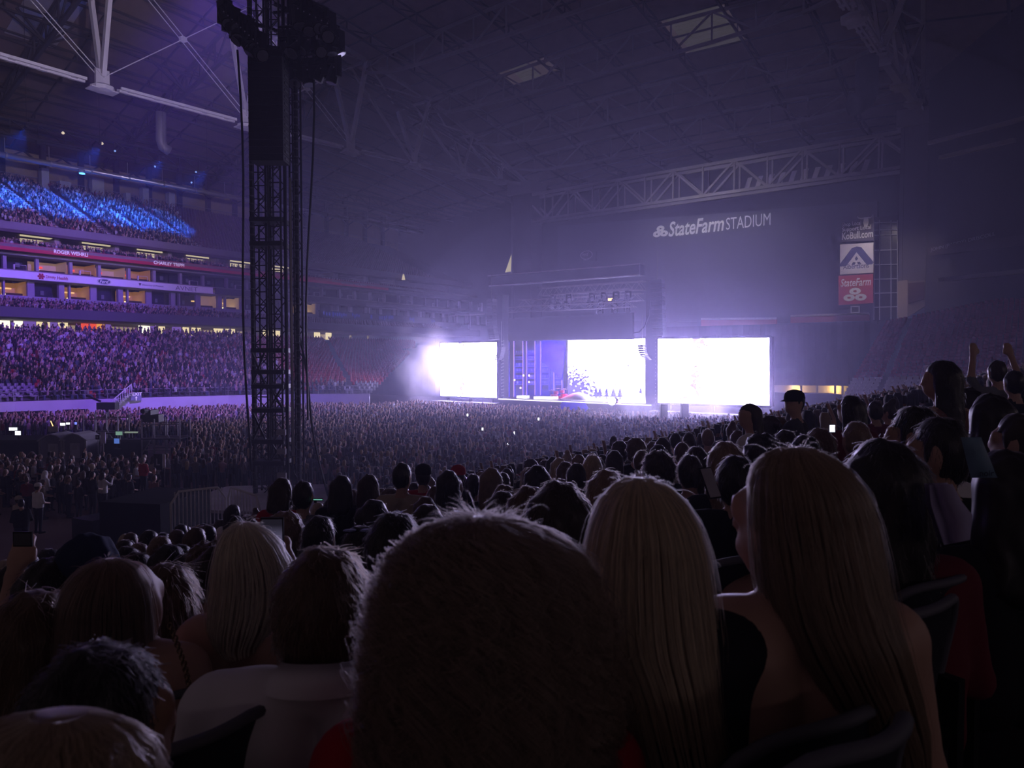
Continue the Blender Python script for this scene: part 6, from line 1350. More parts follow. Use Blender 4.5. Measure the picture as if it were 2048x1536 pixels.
# near stand, middle distance: (name stays person)
pp = [
 # label, px, py(top), d, kwargs
 ('woman with dark bob and red top beside the tower foot', 562, 957, 6.6, dict(style='long', L=.16, hair='dark', top='red', fz=700)),
 ('man with black hair in a charcoal tee right of the red top', 605, 964, 6.2, dict(style='short', hair='black', top='grey', fz=400, broad=1.08)),
 ('dark haired person in black, first of the pair behind the glowing tablet', 682, 952, 6.6, dict(style='long', L=.20, hair='black', top='black', fz=500, broad=1.08)),
 ('long dark haired woman in black left of the cream tee', 737, 950, 6.8, dict(style='long', L=.40, hair='dark', top='black', fz=700)),
 ('man in a cream tee with black hair above the floor crowd', 804, 927, 6.6, dict(style='short', hair='black', top='cream', fz=400, broad=1.1, turn=-.3)),
 ('man in a red shirt and dark cap right of the cream tee', 846, 930, 8.2, dict(style='cap', hair='black', top='red', turn=.2)),
 ('long dark haired woman right of the cream tee', 896, 942, 6.3, dict(style='long', L=.55, hair='black', top='black', fz=900)),
 ('person with red cap behind the long dark haired woman', 916, 932, 9.0, dict(style='cap', hair='dark', top='black')),
 ('dark haired woman in a white tee by the white barrier', 465, 1010, 9.5, dict(style='long', L=.30, hair='black', top='white', fz=400, pose='sit')),
 ('curly haired person with round dark curls in the right middle', 1318, 903, 5.2, dict(style='curly', hair='dark', top='maroon', fz=2200, fl=.03, broad=1.1)),
 ('short haired person in brown just right of the round curls', 1380, 912, 5.2, dict(style='short', hair='dark', top='pinkbrown', fz=900)),
 ('woman with long dark hair behind the brown topped person', 1393, 895, 5.8, dict(style='long', L=.30, hair='dark', top='black', fz=1000)),
 ('light haired woman looking down beside the big man in black', 1452, 886, 4.0, dict(style='long', L=.30, hair='light', top='black', fz=1400)),
 ('big dark haired man in black holding a phone', 1476, 895, 3.3, dict(style='short', hair='black', top='black', broad=1.32, fz=1200, sleeve=2, nd=.05)),
 ('blonde woman wearing hair down behind the centre blonde', 1213, 943, 3.6, dict(style='long', L=.30, hair='light', top='black', fz=1600)),
 ('dark haired woman with gathered hair behind the curly woman', 1118, 968, 2.35, dict(style='long', L=.30, hair='dark', top='black', fz=2600, scale=1.06)),
 ('brown haired woman partly hidden left of the gathered hair', 1058, 976, 3.2, dict(style='long', L=.28, hair='brown', top='black', fz=1500)),
 ('small head with loose hair above the curly woman', 1005, 985, 4.2, dict(style='long', L=.25, hair='dark', top='black', fz=1200)),
 ('dark haired woman with wispy crown just above the curly woman', 915, 1028, 2.7, dict(style='long', L=.30, hair='dark', top='black', fz=2200, fl=.05)),
 ('bowed dark head below the charcoal tee', 637, 1035, 4.0, dict(style='short', hair='black', top='charcoal', fz=800)),
 ('woman with sunglasses on her dark hair left of the striped shirt', 717, 1057, 2.9, dict(style='pony', L=.15, hair='black', top='maroon', fz=900, turn=.75)),
 ('man in a lilac striped polo with thick dark hair', 787, 1032, 2.35, dict(style='short', hair='black', top='striped', fz=2200, broad=1.05)),
 ('wavy brown haired woman behind the auburn woman', 328, 1134, 2.35, dict(style='long', L=.34, hair='brown', top='black', fz=2600, fl=.07, skin='light', bare=1, sleeve=0)),
 ('person in a blue hood at the edge of the walkway', 170, 1083, 2.7, dict(style='hood', hair='black', top='navy', scale=1.1)),
 ('dark haired head beside the hood facing the walkway', 250, 1096, 5.0, dict(style='short', hair='black', top='black', fz=700, turn=-.5)),
 ('person with short hair in dark clothes below the hood gap', 268, 1108, 4.2, dict(style='short', hair='dark', top='black', fz=800)),
 ('dark haired woman in the row before the white barrier', 335, 1092, 4.2, dict(style='long', L=.2, hair='black', top='black', fz=800)),
 ('second dark haired woman in the row before the white barrier', 368, 1113, 3.8, dict(style='long', L=.25, hair='black', top='charcoal', fz=800)),
 ('person with reddish brown curls left of the platinum blonde', 418, 1086, 3.6, dict(style='curly', hair='brown', top='maroon', fz=1200)),
 ('man in dark red looking right behind the platinum blonde', 432, 1098, 3.2, dict(style='short', hair='dark', top='maroon', fz=700, turn=-.9, broad=1.1)),
 ('dark haired person at the left frame edge with highlights', 60, 1192, 1.7, dict(style='long', L=.35, hair='brown', top='black', fz=2500, fl=.06)),
 ('dark head at the far left below the raised hands', 22, 1137, 3.0, dict(style='short', hair='black', top='black', fz=700)),
 ('person with sleek dark hair raising a phone at the left', 95, 1122, 2.6, dict(style='long', L=.2, hair='black', top='black', fz=900, armL='raise', armR='lap', hands=True, h=.011)),
 # right hand side
 ('person with a bare shoulder mostly hidden behind the long brown hair', 1580, 958, 2.15, dict(style='long', L=.2, hair='dark', top='black', bare=2, sleeve=0)),
 ('large dark haired woman with dark red top near the right', 1770, 884, 1.95, dict(style='long', L=.62, hair='black', top='maroon', fz=3000, scale=1.05, bare=0)),
 ('dark haired man in profile right of the shaved head', 1832, 816, 2.9, dict(style='short', hair='black', top='white', fz=1500, broad=1.1, turn=.9, sleeve=2)),
 ('second dark haired man further right in profile', 1882, 838, 2.6, dict(style='short', hair='black', top='black', fz=1200, turn=.9)),
 ('person with a fair close cropped head by the lit phone', 1716, 843, 4.6, dict(style='buzz', hair='light', top='charcoal', fz=900, fl=.02)),
 ('person with braided reddish hair near the lit phone', 1640, 858, 5.0, dict(style='long', L=.20, hair='auburn', top='black', fz=1200)),
 ('short haired person below the capped man', 1572, 862, 5.4, dict(style='short', hair='dark', top='black', fz=700)),
 ('wide dark haired head below the woman in white', 1525, 868, 4.6, dict(style='curly', hair='black', top='black', fz=900)),
 ('dark round head just behind the brown haired woman', 1612, 873, 4.2, dict(style='short', hair='black', top='black', fz=700)),
 ('man in a black cap standing in profile before the right screen', 1592, 782, 7.4, dict(style='cap', hair='black', top='charcoal', pose='stand', turn=1.15, yaw=.95)),
 ('woman in a white shirt bending forward in profile below the right screen', 1502, 808, 7.0, dict(style='long', L=.28, hair='dark', top='white', pose='sit', turn=1.0, yaw=.9)),
 ('standing person silhouetted between the woman in white and the cap', 1540, 830, 12.0, dict(style='short', hair='dark', top='black', pose='stand')),
 ('woman with hair over a dark hood by the pale seats', 1702, 792, 6.0, dict(style='long', L=.28, hair='black', top='maroon', fz=400, turn=.6)),
 ('standing woman with very long black hair at the right', 1888, 722, 4.5, dict(style='long', L=.52, hair='black', top='pinkbrown', pose='stand', fz=1800, bare=1, sleeve=0, turn=.5, yaw=.35)),
 ('man in a pale tee with both arms raised at the far right', 1996, 722, 8.0, dict(style='short', hair='dark', top='grey', pose='stand', armL='up', armR='up', hands=True, h=.013)),
 ('dark figure right of the man with raised arms', 2030, 742, 7.2, dict(style='short', hair='black', top='black', pose='stand')),
 ('dark seated figure at the right edge below the raised arms', 1985, 790, 3.6, dict(style='long', L=.3, hair='black', top='black')),
 ('dark seated figure with a pale wrap at the right edge', 2040, 830, 3.2, dict(style='short', hair='dark', top='charcoal', turn=.7)),
 ('dark figure low at the right edge near the blue bag', 2020, 905, 2.2, dict(style='long', L=.3, hair='black', top='black')),
 ('seated silhouette in the third row on the right', 1935, 776, 5.2, dict(style='curly', hair='black', top='black')),
 ('small figure in red beside the pale seats', 1752, 803, 9.0, dict(style='short', hair='dark', top='maroon')),
 ('small figure looking left beside the pale seats', 1778, 806, 9.5, dict(style='bun', hair='dark', top='black', turn=.8)),
 # trio standing on the floor edge
 ('standing person in black, left of the trio above the seated heads', 1228, 872, 15.5, dict(style='short', hair='dark', top='black', pose='stand', turn=-.8)),
 ('standing woman in a pinkish top, middle of the trio above the seated heads', 1255, 873, 14.5, dict(style='long', L=.3, hair='brown', top='pinkbrown', pose='stand')),
 ('standing woman with a phone, right of the trio above the seated heads', 1276, 878, 15.5, dict(style='long', L=.3, hair='light', top='black', pose='stand', turn=.6)),
 # people on the walkway
 ('man in black trousers and tee standing on the walkway at the left', 42, 998, 20.5, dict(style='short', hair='black', top='black', pose='stand', yaw=.6, armL='lap', armR='lap')),
 ('person in black walking towards the road case', 232, 1014, 26.5, dict(style='short', hair='black', top='black', pose='stand', yaw=-1.2)),
 ('man in a pale tee and cap with his back to us on the walkway edge', 75, 966, 23.5, dict(style='cap', hair='dark', top='white', pose='stand')),
 ('person in a light shirt behind the man in black', 36, 992, 23.0, dict(style='cap', hair='dark', top='cream', pose='stand')),
 ('woman in a white blouse raising a phone by the sign pole', 205, 944, 27.5, dict(style='long', L=.15, hair='black', top='white', pose='stand', armR='phone', sleeve=2)),
 ('person in black beside the white blouse', 184, 943, 27.0, dict(style='short', hair='black', top='black', pose='stand')),
 ('person in a bright red shirt by the black section sign', 286, 914, 31.0, dict(style='short', hair='grey', top='red', pose='stand', broad=1.2)),
 ('person in a white hood among the floor crowd at the left', 90, 942, 29.5, dict(style='hood', hair='black', top='white', pose='stand')),
 ('person with arms folded by the road case', 308, 950, 28.5, dict(style='short', hair='brown', top='pinkbrown', pose='stand')),
]
HERO_PX = []
for lab, px, py, d, kw in pp:
    kw = dict(kw); kw.setdefault('h', .017 if d < 4 else .024 if d < 12 else .035)
    r = person('person', lab, px, py, d, **kw); HERO_PX.append((px, py, d))
    if kw.get('style') == 'cap':
        col = {'man in a black': CL['black'], 'man in a red s': CL['black'], 'person with re': CL['red'], 'man in a pale ': CL['white'], 'person in a li': CL['cream']}.get(lab[:14], CL['white'])
        cap(r, .4 if kw.get('pose') == 'stand' else 0, col, turn=kw.get('turn', 0))
# sunglasses pushed up on the hair
c = at(716, 1062, 2.78); sg_ = tag(empty('sunglasses', c), 'dark sunglasses pushed up on dark hair left of the striped shirt', 'sunglasses')
for s in (-1, 1): MB().lathe(c + Vector((.032*s, 0, 0)), [(.005,-.004),(.027,-.003),(.027,.003),(.005,.004)], 12).build('lens', mat('black_lens', (.02,.02,.03), .1), sg_)
MB().tube(c - Vector((.01,0,0)), c + Vector((.01,0,0)), .004).build('bridge', DARK, sg_)
# phones and small things held by the spectators
PICT = emat('phone_picture', (.5,.45,.8), .12)
_N, _L = PICT.node_tree.nodes, PICT.node_tree.links; _tc = _N.new('ShaderNodeTexCoord'); _sp = _N.new('ShaderNodeSeparateXYZ'); _L.new(_tc.outputs['Object'], _sp.inputs[0])
_m = _N.new('ShaderNodeMapRange'); _m.inputs['From Min'].default_value = .05; _m.inputs['From Max'].default_value = -.05; _m.inputs['To Min'].default_value = .02; _m.inputs['To Max'].default_value = .35; _L.new(_sp.outputs[2], _m.inputs['Value']); _L.new(_m.outputs[0], _N['Principled BSDF'].inputs['Emission Strength'])
phone('pale cased phone held by the big man in black', 1420, 966, 3.15, .07, .145, tilt=-.5, glow=mat('pale_phone_back', (.5,.48,.55), .3), yaw=.5)
phone('brightly lit phone held up near the pale seats', 1664, 857, 4.4, .04, .055, glow=emat('bright_phone', (.8,.8,1), 2.2))
phone('lit phone held up by the platinum blonde', 545, 1080, 2.32, .075, .15, glow=PICT)
phone('glowing green edged tablet in front of the pair in black', 636, 999, 6.2, .085, .02, glow=emat('green_tablet', (.3,.9,.7), .55))
phone('phone raised in one hand at the left edge', 46, 1078, 2.8, .075, .06, glow=mat('phone_glass', (.1,.1,.12), .1))
c = at(1955, 915, 2.0); pk = tag(empty('snack_bag', c), 'crumpled pale blue bag with dark lettering held at the right', 'bag')
mb = MB(); K, M = 9, 9; rr = random.Random(4)
for side in (-1, 1):
    for j in range(M):
        for i in range(K):
            x, z = (i/(K-1)-.5)*.075*(1-.25*(j/(M-1))), (j/(M-1)-.5)*.115; bul = .016*(1-(2*i/(K-1)-1)**2)*(1-(2*j/(M-1)-1)**4); mb.v.append((c.x + x + z*-.35, c.y + side*bul + rr.uniform(-.002,.002), c.z + z))
for s_ in range(2):
    for j in range(M-1):
        for i in range(K-1): q = [s_*K*M + j*K+i, s_*K*M + j*K+i+1, s_*K*M + (j+1)*K+i+1, s_*K*M + (j+1)*K+i]; mb.f.append(tuple(q if s_ == 0 else q[::-1]))
mb.m = [0]*len(mb.f); mb.build('foil', mat('pale_blue_foil', (.16,.26,.38), .5, bump=.3, scale=30), pk, smooth=True)
text('noir', c + Vector((-.005,-.0185,-.05)), (1,0,0), .04, .016, mat('dark_bag_print', (.02,.03,.06), .6), pk, lift=0)
tc_ = at(1640, 1010, 1.8)
# pale towel or sleeve over the arm at the right
mb = MB(); pts = [((1858,970),(1905,968)),((1862,1010),(1925,1005)),((1875,1050),(1945,1030)),((1888,1090),(1940,1080))]; dd = 1.75
for (a, b) in pts:
    for f in (0, .25, .5, .75, 1): x = a[0]+(b[0]-a[0])*f; y = a[1]+(b[1]-a[1])*f; mb.v.append(tuple(at(x, y, dd + .03*math.sin(f*7))))
for j in range(3):
    for i in range(4): mb.f.append((j*5+i, j*5+i+1, (j+1)*5+i+1, (j+1)*5+i))
n0 = len(mb.v); mb.v += [(x, y+.02, z) for x, y, z in mb.v]; mb.f += [tuple(n0+i for i in reversed(f)) for f in list(mb.f)]; mb.m = [0]*len(mb.f)
tag(mb.build('folded_jacket', CL['lilac'], smooth=True), 'pale folded jacket draped beside the dark haired woman on the right', 'jacket')
# ------------------------------------------------------------------ remaining seated heads of the near stand, one by one, then as a mass
rng = np.random.default_rng(17)
cand = []
for k in range(-14, 9):
    u = k*.8 + .05
    for v in np.arange(-3, 60, .54):
        p = S(u + rng.normal(0,.06), v + rng.normal(0,.08), zf(k*.8) + .0); px, py = proj(p + UP*1.27)
        d = p.y
        if d < 3.0 or px < -30 or px > 2090 or rng.random() < .06: continue
        if d < 4.6 and 560 < px < 1700 and py < 960: continue
        if px > 1500 and d < 12 and py < 840: continue
        if any(abs(px-a) < 1420*.13/d + 1420*.07/dd_ and abs(d-dd_) < .55 for a, b, dd_ in HERO_PX): continue
        if any(dd_ > d and abs(px-a) < 1420*.12/d and py < b + 40 for a, b, dd_ in HERO_PX if dd_ < 9): continue
        cand.append((d, p, px))
cand.sort(key=lambda c: c[0])
HN = ['black', 'dark', 'dark', 'brown', 'brown', 'light', 'blonde']; ST = ['short', 'short', 'long', 'long', 'long', 'bun', 'pony', 'curly']
TOPW = [t[0] for t in TOPS for _ in range(max(1, t[1]//5))]
NEAR_N = 125
def tone(c): 
    return 'black' if max(c) < .03 else 'dark' if max(c) < .12 else 'red' if c[0] > 2.5*c[1] else 'navy' if c[2] > 1.4*c[0] else 'pale'
SHORT = [('the big curls', 955, 1040), ('the straight blonde', 1275, 960), ('the long brown hair', 1590, 900), ('the platinum blonde', 487, 1050), ('the auburn woman', 218, 1120), ('the white collared man', 637, 1100), ('the red topped bob', 562, 957), ('the charcoal tee', 605, 964), ('the cream tee', 804, 927), ('the gathered hair', 1118, 968), ('the round curls', 1318, 903), ('the big man in black', 1476, 895), ('the capped man', 1592, 782), ('the woman in white', 1502, 808), ('the fair cropped head', 1716, 843), ('the standing long haired woman', 1888, 722), ('the trio', 1255, 873), ('the barrier', 400, 1040), ('the blue hood', 170, 1083), ('the black section sign', 316, 925), ('the red shirted person', 286, 914), ('the white blouse', 205, 944), ('the man in black trousers', 42, 1000), ('the white hood', 90, 942), ('the sign pole', 205, 880), ('the braids', 1640, 858), ('the striped polo', 787, 1032)]
USED = {}
def where(px, py):
    n_, a, b = min(SHORT, key=lambda t: math.hypot(px-t[1], (py-t[2])*1.3)); dx, dy = px-a, py-b
    if abs(dy) < 14: w_ = 'right of' if dx > 0 else 'left of'
    elif abs(dx) < 22: w_ = 'above' if dy < 0 else 'below'
    else: w_ = ('above' if dy < 0 else 'below') + (' and right of' if dx > 0 else ' and left of')
    return w_ + ' ' + n_
def unique(l, px, py):
    full = l + ', ' + where(px, py); USED[full] = USED.get(full, 0) + 1
    if USED[full] > 1: full = NUMW(USED[full]) + ' ' + full
    return full
for i, (d, p, px) in enumerate(cand[:NEAR_N]):
    hr = HN[rng.integers(len(HN))]; sty = ST[rng.integers(len(ST))]; tc_ = TOPW[rng.integers(len(TOPW))]; qx, qy = proj(p + UP*1.25)
    ln = {'short': 'short', 'long': 'long', 'bun': 'bunned', 'pony': 'ponytailed', 'curly': 'curly'}[sty]
    person('person', unique('%s %s haired spectator' % (ln, hr), qx, qy), px, 0, d, foot=p, style=sty, hair=hr, objcol=tc_, h=.03 if d > 6 else .024, fz=420 if d < 9 else 160, fl=.03, L=[.2,.3,.4][rng.integers(3)], scale=float(rng.uniform(.95,1.04)), group='spectators seated in the near stand')
far_near = cand[NEAR_N:]
A = np.array([p for d, p, px in far_near])
mass('stand_crowd', SIT, A, face_stage(A[:,0], A[:,1]) + rng.normal(0,.2,len(A)), rng.uniform(.95,1.05,len(A)), people_cols, CROWDM, 'further seated crowd of the near stand along the floor edge', 'crowd', 31)
NF = sorted(near_floor, key=lambda p: p.y); FN = 300 - NEAR_N - len(pp) - 8
for i, p in enumerate(NF[:FN]):
    hr = HN[rng.integers(len(HN))]; sty = ST[rng.integers(len(ST))]; tc_ = TOPW[rng.integers(len(TOPW))]; px, py = proj(p + UP*1.6)
    ln = {'short': 'short', 'long': 'long', 'bun': 'bunned', 'pony': 'ponytailed', 'curly': 'curly'}[sty]
    person('person', unique('%s %s haired person in %s top' % (ln, hr, tone(tc_)), px, py), px, 0, p.y, foot=p, pose='stand', style=sty, hair=hr, objcol=tc_, h=.035, L=[.2,.3][rng.integers(2)], scale=float(rng.uniform(.92,1.04)), yaw=float(face_stage(p.x, p.y) + rng.normal(0,.8)), group='spectators standing on the floor by the walkway')
A = np.array(NF[FN:]) if len(NF) > FN else None
if A is not None and len(A): mass('floor_crowd', STAND, A, face_stage(A[:,0], A[:,1]) + rng.normal(0,.5,len(A)), rng.uniform(.92,1.05,len(A)), people_cols, CROWDM, 'standing crowd on the floor in front of the mixing booths', 'crowd', 33)
# ================================================================== THE PEOPLE RIGHT IN FRONT OF US
def env_hair(r, rows, d, hair, n, seed, bk=.14, head_b=.115, theta=1.95, curl=0.0, wave=.0, clump=.5, K=60, ragged=.10, fly=.06, rad=.0007, M=26, flyamp=.10, front=.085, hard=.93, face_z=.075, wf=2.2, frizz=700, fl_=.02, lump=0.0, ringlets=0):
    """long hair: strands and an inner core that follow an envelope of half widths by height"""
    loc = np.array(r.location); rng = np.random.default_rng(seed)
    Z, CX, W = [], [], []
    for py, a, b in rows:
        pa, pb = at(a, py, d), at(b, py, d); Z.append(pa.z - loc[2]); CX.append((pa.x+pb.x)/2 - loc[0]); W.append((pb.x-pa.x)/2)
    Z, CX, W = np.array(Z)[::-1], np.array(CX)[::-1], np.array(W)[::-1]; zt, zb = Z[-1], Z[0]
    cx = lambda z: np.interp(z, Z, CX); wd = lambda z: np.interp(z, Z, W)
    def dep(z):
        hd_ = head_b*np.sqrt(np.clip(1-((z-(zt-.12))/.12)**2, .0, 1)); return np.where(z > zt-.12, hd_, head_b + (bk-head_b)*np.clip((zt-.12-z)/.2, 0, 1))
    def fro(z): return np.where(z > zt-face_z, front*np.sqrt(np.clip(1-((z-(zt-.12))/.12)**2, 0, 1)), .012)
    def place(th, lam, z):
        w_ = wd(z)*lam; x = cx(z) + w_*np.sin(th); c = np.cos(th); y = np.where(c > 0, -dep(z)*lam*c, -fro(z)*lam*c); return np.stack([x, y, z + 0*th], -1)
    # inner core
    NT, NZ = 44, 34; tt = np.linspace(0, 1, NZ)**1.5; V = [np.repeat(place(np.zeros(1), np.zeros(1), np.full(1, zt-.001)) + np.array([[0,-.01,0]]), NT, 0) + np.random.default_rng(0).normal(0, 1e-4, (NT,3))]; NZ += 1
    for t in tt:
        z = zt - .004 - (zt-.004-zb-ragged*.7)*t; V.append(place(np.linspace(-math.pi, math.pi, NT, endpoint=False), np.full(NT, hard), np.full(NT, z)))
    V = np.concatenate(V); Q = [(k*NT+i, k*NT+(i+1) % NT, (k+1)*NT+(i+1) % NT, (k+1)*NT+i) for k in range(NZ-1) for i in range(NT)]
    tp = len(V); V = np.concatenate([V, place(np.zeros(1), np.zeros(1), np.full(1, zt-.002))]); Q += [(i, (i+1) % NT, tp, tp) for i in range(0)]
    Qa = np.array(Q)[:, ::-1]; Qt = np.array([(tp, (i+1) % NT, i, tp) for i in range(0, NT)])
    me = mesh_from('hair', V, Qa, [HM[hair]]); ho = bpy.data.objects.new('hair', me); COL.objects.link(ho); ho.parent = r
    th = rng.uniform(-theta, theta, n); kc = rng.uniform(-theta, theta, K); ci = np.abs(th[:,None]-kc[None]).argmin(1); phc = rng.uniform(0, 6.28, K)[ci]; ph = phc + rng.normal(0, .35, n); lam0 = hard + .02 + (1.035-hard)*rng.random(n) + lump*rng.normal(0, 1, K)[ci]
    isf = rng.random(n) < fly; flen = np.where(isf, rng.gamma(1.5, flyamp/1.5, n), 0); ends = zb + ragged*rng.random(n)**1.5 + np.where(isf, rng.random(n)*(zt-zb)*.7, 0); t0 = rng.random(n)*.35*(rng.random(n) < .5)
    P = []
    for j in range(M):
        t = t0 + (1-t0)*j/(M-1); z = zt - .002 - (zt-ends)*t**1.5
        a = th + (kc[ci]-th)*clump*t + wave*np.sin(2*math.pi*wf*t + ph)*t**.7; l = lam0*(1 + flen*t*(1.3-t)*1.6) + wave*.35*np.cos(2*math.pi*wf*t + ph)*t
        p = place(a, l, z)
        if curl:
            f = 2*math.pi*6*t + phc*2.1; p = p + curl*np.minimum(1, t*2.2)[:,None]*np.stack([np.sin(f), -.7*np.abs(np.cos(f))+.2, .6*np.cos(f*1.0+.5)], -1)
        P.append(p)
    strands('strands', np.stack(P, 1), rad, HB[hair], ho)
    if ringlets:
        Pl = []; side = rng.choice([-1, 1], ringlets); q0 = side*rng.uniform(.75, 1.75, ringlets); ta = rng.uniform(.18, .5, ringlets); ln = rng.uniform(.14, .34, ringlets)
        for q in range(ringlets):
            nn = 26; off = rng.normal(0, .0028, (nn, 3)); tj = np.linspace(0, 1, 40); z = zt - (zt-zb)*(ta[q]) - ln[q]*tj; z = np.maximum(z, zb); f = rng.uniform(0, 6.28) + tj*ln[q]/.045*6.28; rh = rng.uniform(.006, .013)*np.minimum(1, tj*3)
            c_ = place(np.full(40, q0[q]), 1.03 + .06*np.sin(tj*3 + q), z) + np.stack([rh*np.cos(f), rh*np.sin(f), 0*f], -1); Pl.append(c_[None] + off[:,None,:]*(.5+tj[None,:,None]))
        strands('ringlets', np.concatenate(Pl), rad, HB[hair], ho)
    if frizz: fuzz(ho, me, frizz, fl_, HB[hair], seed+50, rad=rad*.75, lift=.42)
    return ho
def hero(label, hx, hy, d, **kw):
    top = at(hx, hy, d); sc = kw.pop('scale', 1.0); nd = kw.get('nd', 0.0); loc = Vector((top.x, top.y, top.z - (1.318-nd)*sc)); st_ = kw.pop('style', 'none')
    return person('person', label, hx, hy, d, foot=loc, style=st_, yaw=kw.pop('yaw', 0.0), scale=sc, h=kw.pop('h', .013), **kw)
# woman with big curls, straight ahead
r = hero('woman with big frizzy brown curls and a red top straight ahead of us', 955, 1040, 1.08, top='red', hair='chestnut', broad=1.1)
env_hair(r, [(1030,955,958),(1036,918,1005),(1050,872,1055),(1075,838,1100),(1110,808,1138),(1160,786,1163),(1220,770,1185),(1280,760,1198),(1340,756,1208),(1400,752,1215),(1460,748,1214),(1530,752,1206),(1600,770,1190)], 1.08, 'chestnut', 11000, 1, bk=.17, head_b=.135, curl=.015, wave=.10, clump=.72, K=110, fly=.30, flyamp=.07, rad=.0005, M=36, ragged=.06, hard=.80, wf=3.0, frizz=5200, fl_=.034, lump=.05, ringlets=170)
# straight blonde
r = hero('woman with long straight blonde hair and a black top right of the curls', 1275, 962, 1.24, top='black', hair='blonde', sleeve=1, broad=1.0, nd=.08)
env_hair(r, [(953,1274,1278),(958,1252,1302),(972,1228,1335),(1000,1206,1362),(1040,1190,1385),(1090,1180,1400),(1150,1173,1409),(1210,1171,1416),(1250,1176,1420),(1290,1196,1420),(1340,1216,1424),(1400,1232,1432),(1460,1250,1440),(1530,1275,1440)], 1.24, 'blonde', 9000, 2, bk=.155, clump=.5, K=110, wave=.012, fly=.05, flyamp=.07, rad=.00055, ragged=.16, hard=.965)
# brown haired woman looking left
r = hero('woman with long light brown hair and a bare back at the right, face turned left', 1590, 902, 1.28, top='black', hair='light', bare=2, sleeve=0, turn=.55, skin='light', broad=1.0, nd=.04)
env_hair(r, [(892,1588,1592),(897,1560,1622),(910,1532,1652),(935,1514,1682),(975,1507,1708),(1030,1508,1728),(1090,1512,1738),(1150,1517,1746),(1210,1530,1758),(1270,1556,1776),(1330,1590,1792),(1400,1630,1804),(1470,1660,1800)], 1.28, 'light', 9000, 3, bk=.165, clump=.55, K=90, wave=.03, fly=.05, flyamp=.07, rad=.00055, ragged=.14, hard=.965)
# platinum blonde filming
r = hero('platinum blonde woman with bare shoulders filming with her phone', 487, 1052, 1.95, top='black', hair='platinum', bare=2, sleeve=0, armR='selfie', skin='light', hands=True, h=.011, nd=.06, broad=.72)
env_hair(r, [(1043,486,489),(1048,468,508),(1062,454,532),(1085,446,553),(1120,440,570),(1160,434,578),(1200,430,580),(1235,430,570),(1262,446,552),(1275,470,545)], 1.95, 'platinum', 5500, 4, bk=.15, clump=.6, K=70, wave=.02, fly=.05, rad=.0008, ragged=.10, hard=.94)
# auburn woman with chain strap
r = hero('auburn haired woman in a red dress with a chain strap across her bare back', 218, 1124, 1.72, top='maroon', hair='auburn', bare=2, sleeve=0, skin='light', broad=1.02, nd=.11); AUB = r
env_hair(r, [(1116,216,220),(1121,192,246),(1136,166,272),(1165,150,288),(1205,141,296),(1250,138,300),(1300,138,304),(1350,142,300),(1400,150,288),(1430,165,275)], 1.72, 'auburn', 6000, 5, bk=.15, clump=.7, K=70, wave=.02, fly=.04, rad=.0008, ragged=.10, hard=.94)
for k in range(22):
    t = k/21; px = 340 + 26*math.sin(t*1.5) + 14*t; py = 1252 + 130*t; c = at(px, py, 1.585)
    th_ = k*1.57; MB().path([c + Vector((.006*math.cos(a)*abs(math.cos(th_)) , -.004*math.cos(a)*abs(math.sin(th_)), .0075*math.sin(a))) for a in np.linspace(0, 6.28, 9)], .0016, 5).build('strap_link', mat('dull_gold', (.5,.36,.22), .3, metal=.9), AUB)
# man in the white shirt
r = hero('man with short dark hair in a white collared shirt', 637, 1106, 1.46, style='short', top='white', hair='brown', sleeve=2, broad=1.15, scale=1.08, turn=-.25, fz=4000, fl=.024, skin='tan', nd=.08)
def collar(r, m, z=1.01):
    mb = MB(); n = 20
    for k, (rx, ry, zz) in enumerate(((.078,.075,z-.035),(.072,.070,z+.012),(.066,.064,z+.024),(.095,.088,z-.012),(.10,.092,z-.03))):
        mb.v += [(rx*math.cos(2*math.pi*i/n), -.012 + ry*math.sin(2*math.pi*i/n), zz - .02*math.sin(2*math.pi*i/n)) for i in range(n)]
    mb.f = [(k*n+i, k*n+(i+1) % n, (k+1)*n+(i+1) % n, (k+1)*n+i) for k in range(4) for i in range(n)]
    me = mesh_from('collar', np.array(mb.v), np.array(mb.f), [m]); o = bpy.data.objects.new('collar', me); COL.objects.link(o); o.parent = r
collar(r, CL['white'])
# dark cropped head and the fair head at the lower left
hero('man with cropped black hair low at the left', 182, 1296, 1.0, style='short', top='black', hair='black', skin='tan', turn=-.5, fz=5200, fl=.022, scale=1.0)
r = hero('blurred fair wavy head in the bottom left corner', 118, 1432, .70, top='red', hair='light', turn=.1)
env_hair(r, [(1424,112,118),(1428,60,175),(1440,10,225),(1465,-30,262),(1500,-55,290),(1560,-70,305),(1640,-70,310),(1720,-50,300)], .70, 'light', 6500, 9, bk=.12, head_b=.10, wave=.06, clump=.5, K=70, fly=.05, rad=.0007, ragged=.04, wf=3, frizz=0)
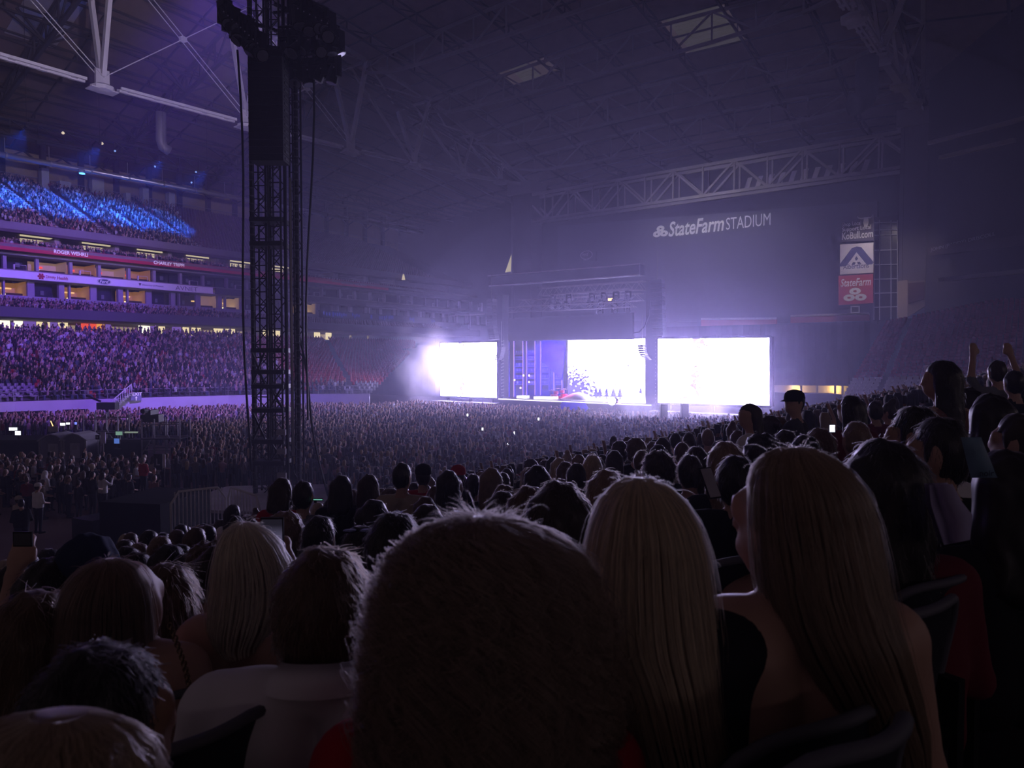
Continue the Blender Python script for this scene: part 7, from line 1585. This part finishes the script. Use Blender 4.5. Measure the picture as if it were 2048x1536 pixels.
# ------------------------------------------------------------------ near chairs
SHELL = mat('navy_seat_shell', (.022,.024,.036), .6); RIM = mat('grey_seat_rim', (.12,.12,.15), .6)
def near_seat(label, px, py, d, w=.46, yaw=.55, pitch=.12):
    c = at(px, py, d); r = tag(empty('stadium_seat', Vector((c.x, c.y, c.z-.84)), yaw), label, 'seat', 'grey rimmed chairs of the near stand'); nu, nt = 13, 8
    def pt(u, t): return np.array((w/2*u*(1-.06*(1-t)), .07*u*u - .05*(1-t)*0 - .06*t, .84 - .42*(1-t) - .075*abs(u)**5*t))
    V = [pt(-1+2*i/(nu-1), j/(nt-1)) for j in range(nt) for i in range(nu)]; V += [v + np.array((0,.018,0)) for v in V]; n = nu*nt
    Q = [(j*nu+i, j*nu+i+1, (j+1)*nu+i+1, (j+1)*nu+i) for j in range(nt-1) for i in range(nu-1)]; Q += [tuple(n+k for k in reversed(q)) for q in Q]
    me = mesh_from('backrest', np.array(V), np.array(Q), [SHELL]); o = bpy.data.objects.new('backrest', me); COL.objects.link(o); o.parent = r
    path = [pt(-1, j/(nt-1)) for j in range(nt)] + [pt(-1+2*i/(nu-1), 1) for i in range(1, nu-1)] + [pt(1, 1-j/(nt-1)) for j in range(nt)]
    mb = MB().path([Vector(p) for p in path], .012, 8)
    me = bpy.data.meshes.new('rim'); me.from_pydata(mb.v, [], mb.f); me.materials.append(RIM); me.polygons.foreach_set('use_smooth', [True]*len(mb.f)); q = bpy.data.objects.new('rim', me); COL.objects.link(q); q.parent = o
    V, T, _ = tri_template([box_t(-.21,.21,0,.42,.40,.45)]); me = bpy.data.meshes.new('pan'); me.from_pydata([tuple(v) for v in V], [], [tuple(map(int,t)) for t in T]); me.materials.append(SHELL); q = bpy.data.objects.new('pan', me); COL.objects.link(q); q.parent = r
    for s in (-1, 1):
        V, T, _ = tri_template([box_t(.22*s-.015,.22*s+.015,-.02,.3,0,.62)]); me = bpy.data.meshes.new('bracket'); me.from_pydata([tuple(v) for v in V], [], [tuple(map(int,t)) for t in T]); me.materials.append(DARK); q = bpy.data.objects.new('bracket', me); COL.objects.link(q); q.parent = r
    return r
for a in (('grey rimmed chair between the blonde and the brown haired woman', 1478, 1105, 2.2), ('grey rimmed chair right of the large dark haired woman', 1862, 1150, 1.9), ('grey rimmed chair below that, behind the brown hair', 1805, 1205, 1.55), ('grey rimmed chair behind the bare back at the lower right', 1640, 1405, 1.15, .5), ('rounded chair back at the bottom right', 1680, 1445, .92, .3), ('grey rimmed chair right of the chain strap', 450, 1350, 1.75), ('grey rimmed chair left of the white shirt', 392, 1450, 1.3, .34, .9)): near_seat(*a)
# turn the whole hall so that its long axis lies on Y (keeps beams and slabs aligned with the axes)
bpy.context.view_layer.update()
_R = Matrix.Rotation(math.atan2(.6, .8), 4, 'Z')
for o in [o for o in bpy.data.objects if o.parent is None]:
    o.location = _R @ o.location; o.rotation_euler = (_R.to_3x3() @ o.rotation_euler.to_matrix()).to_euler()
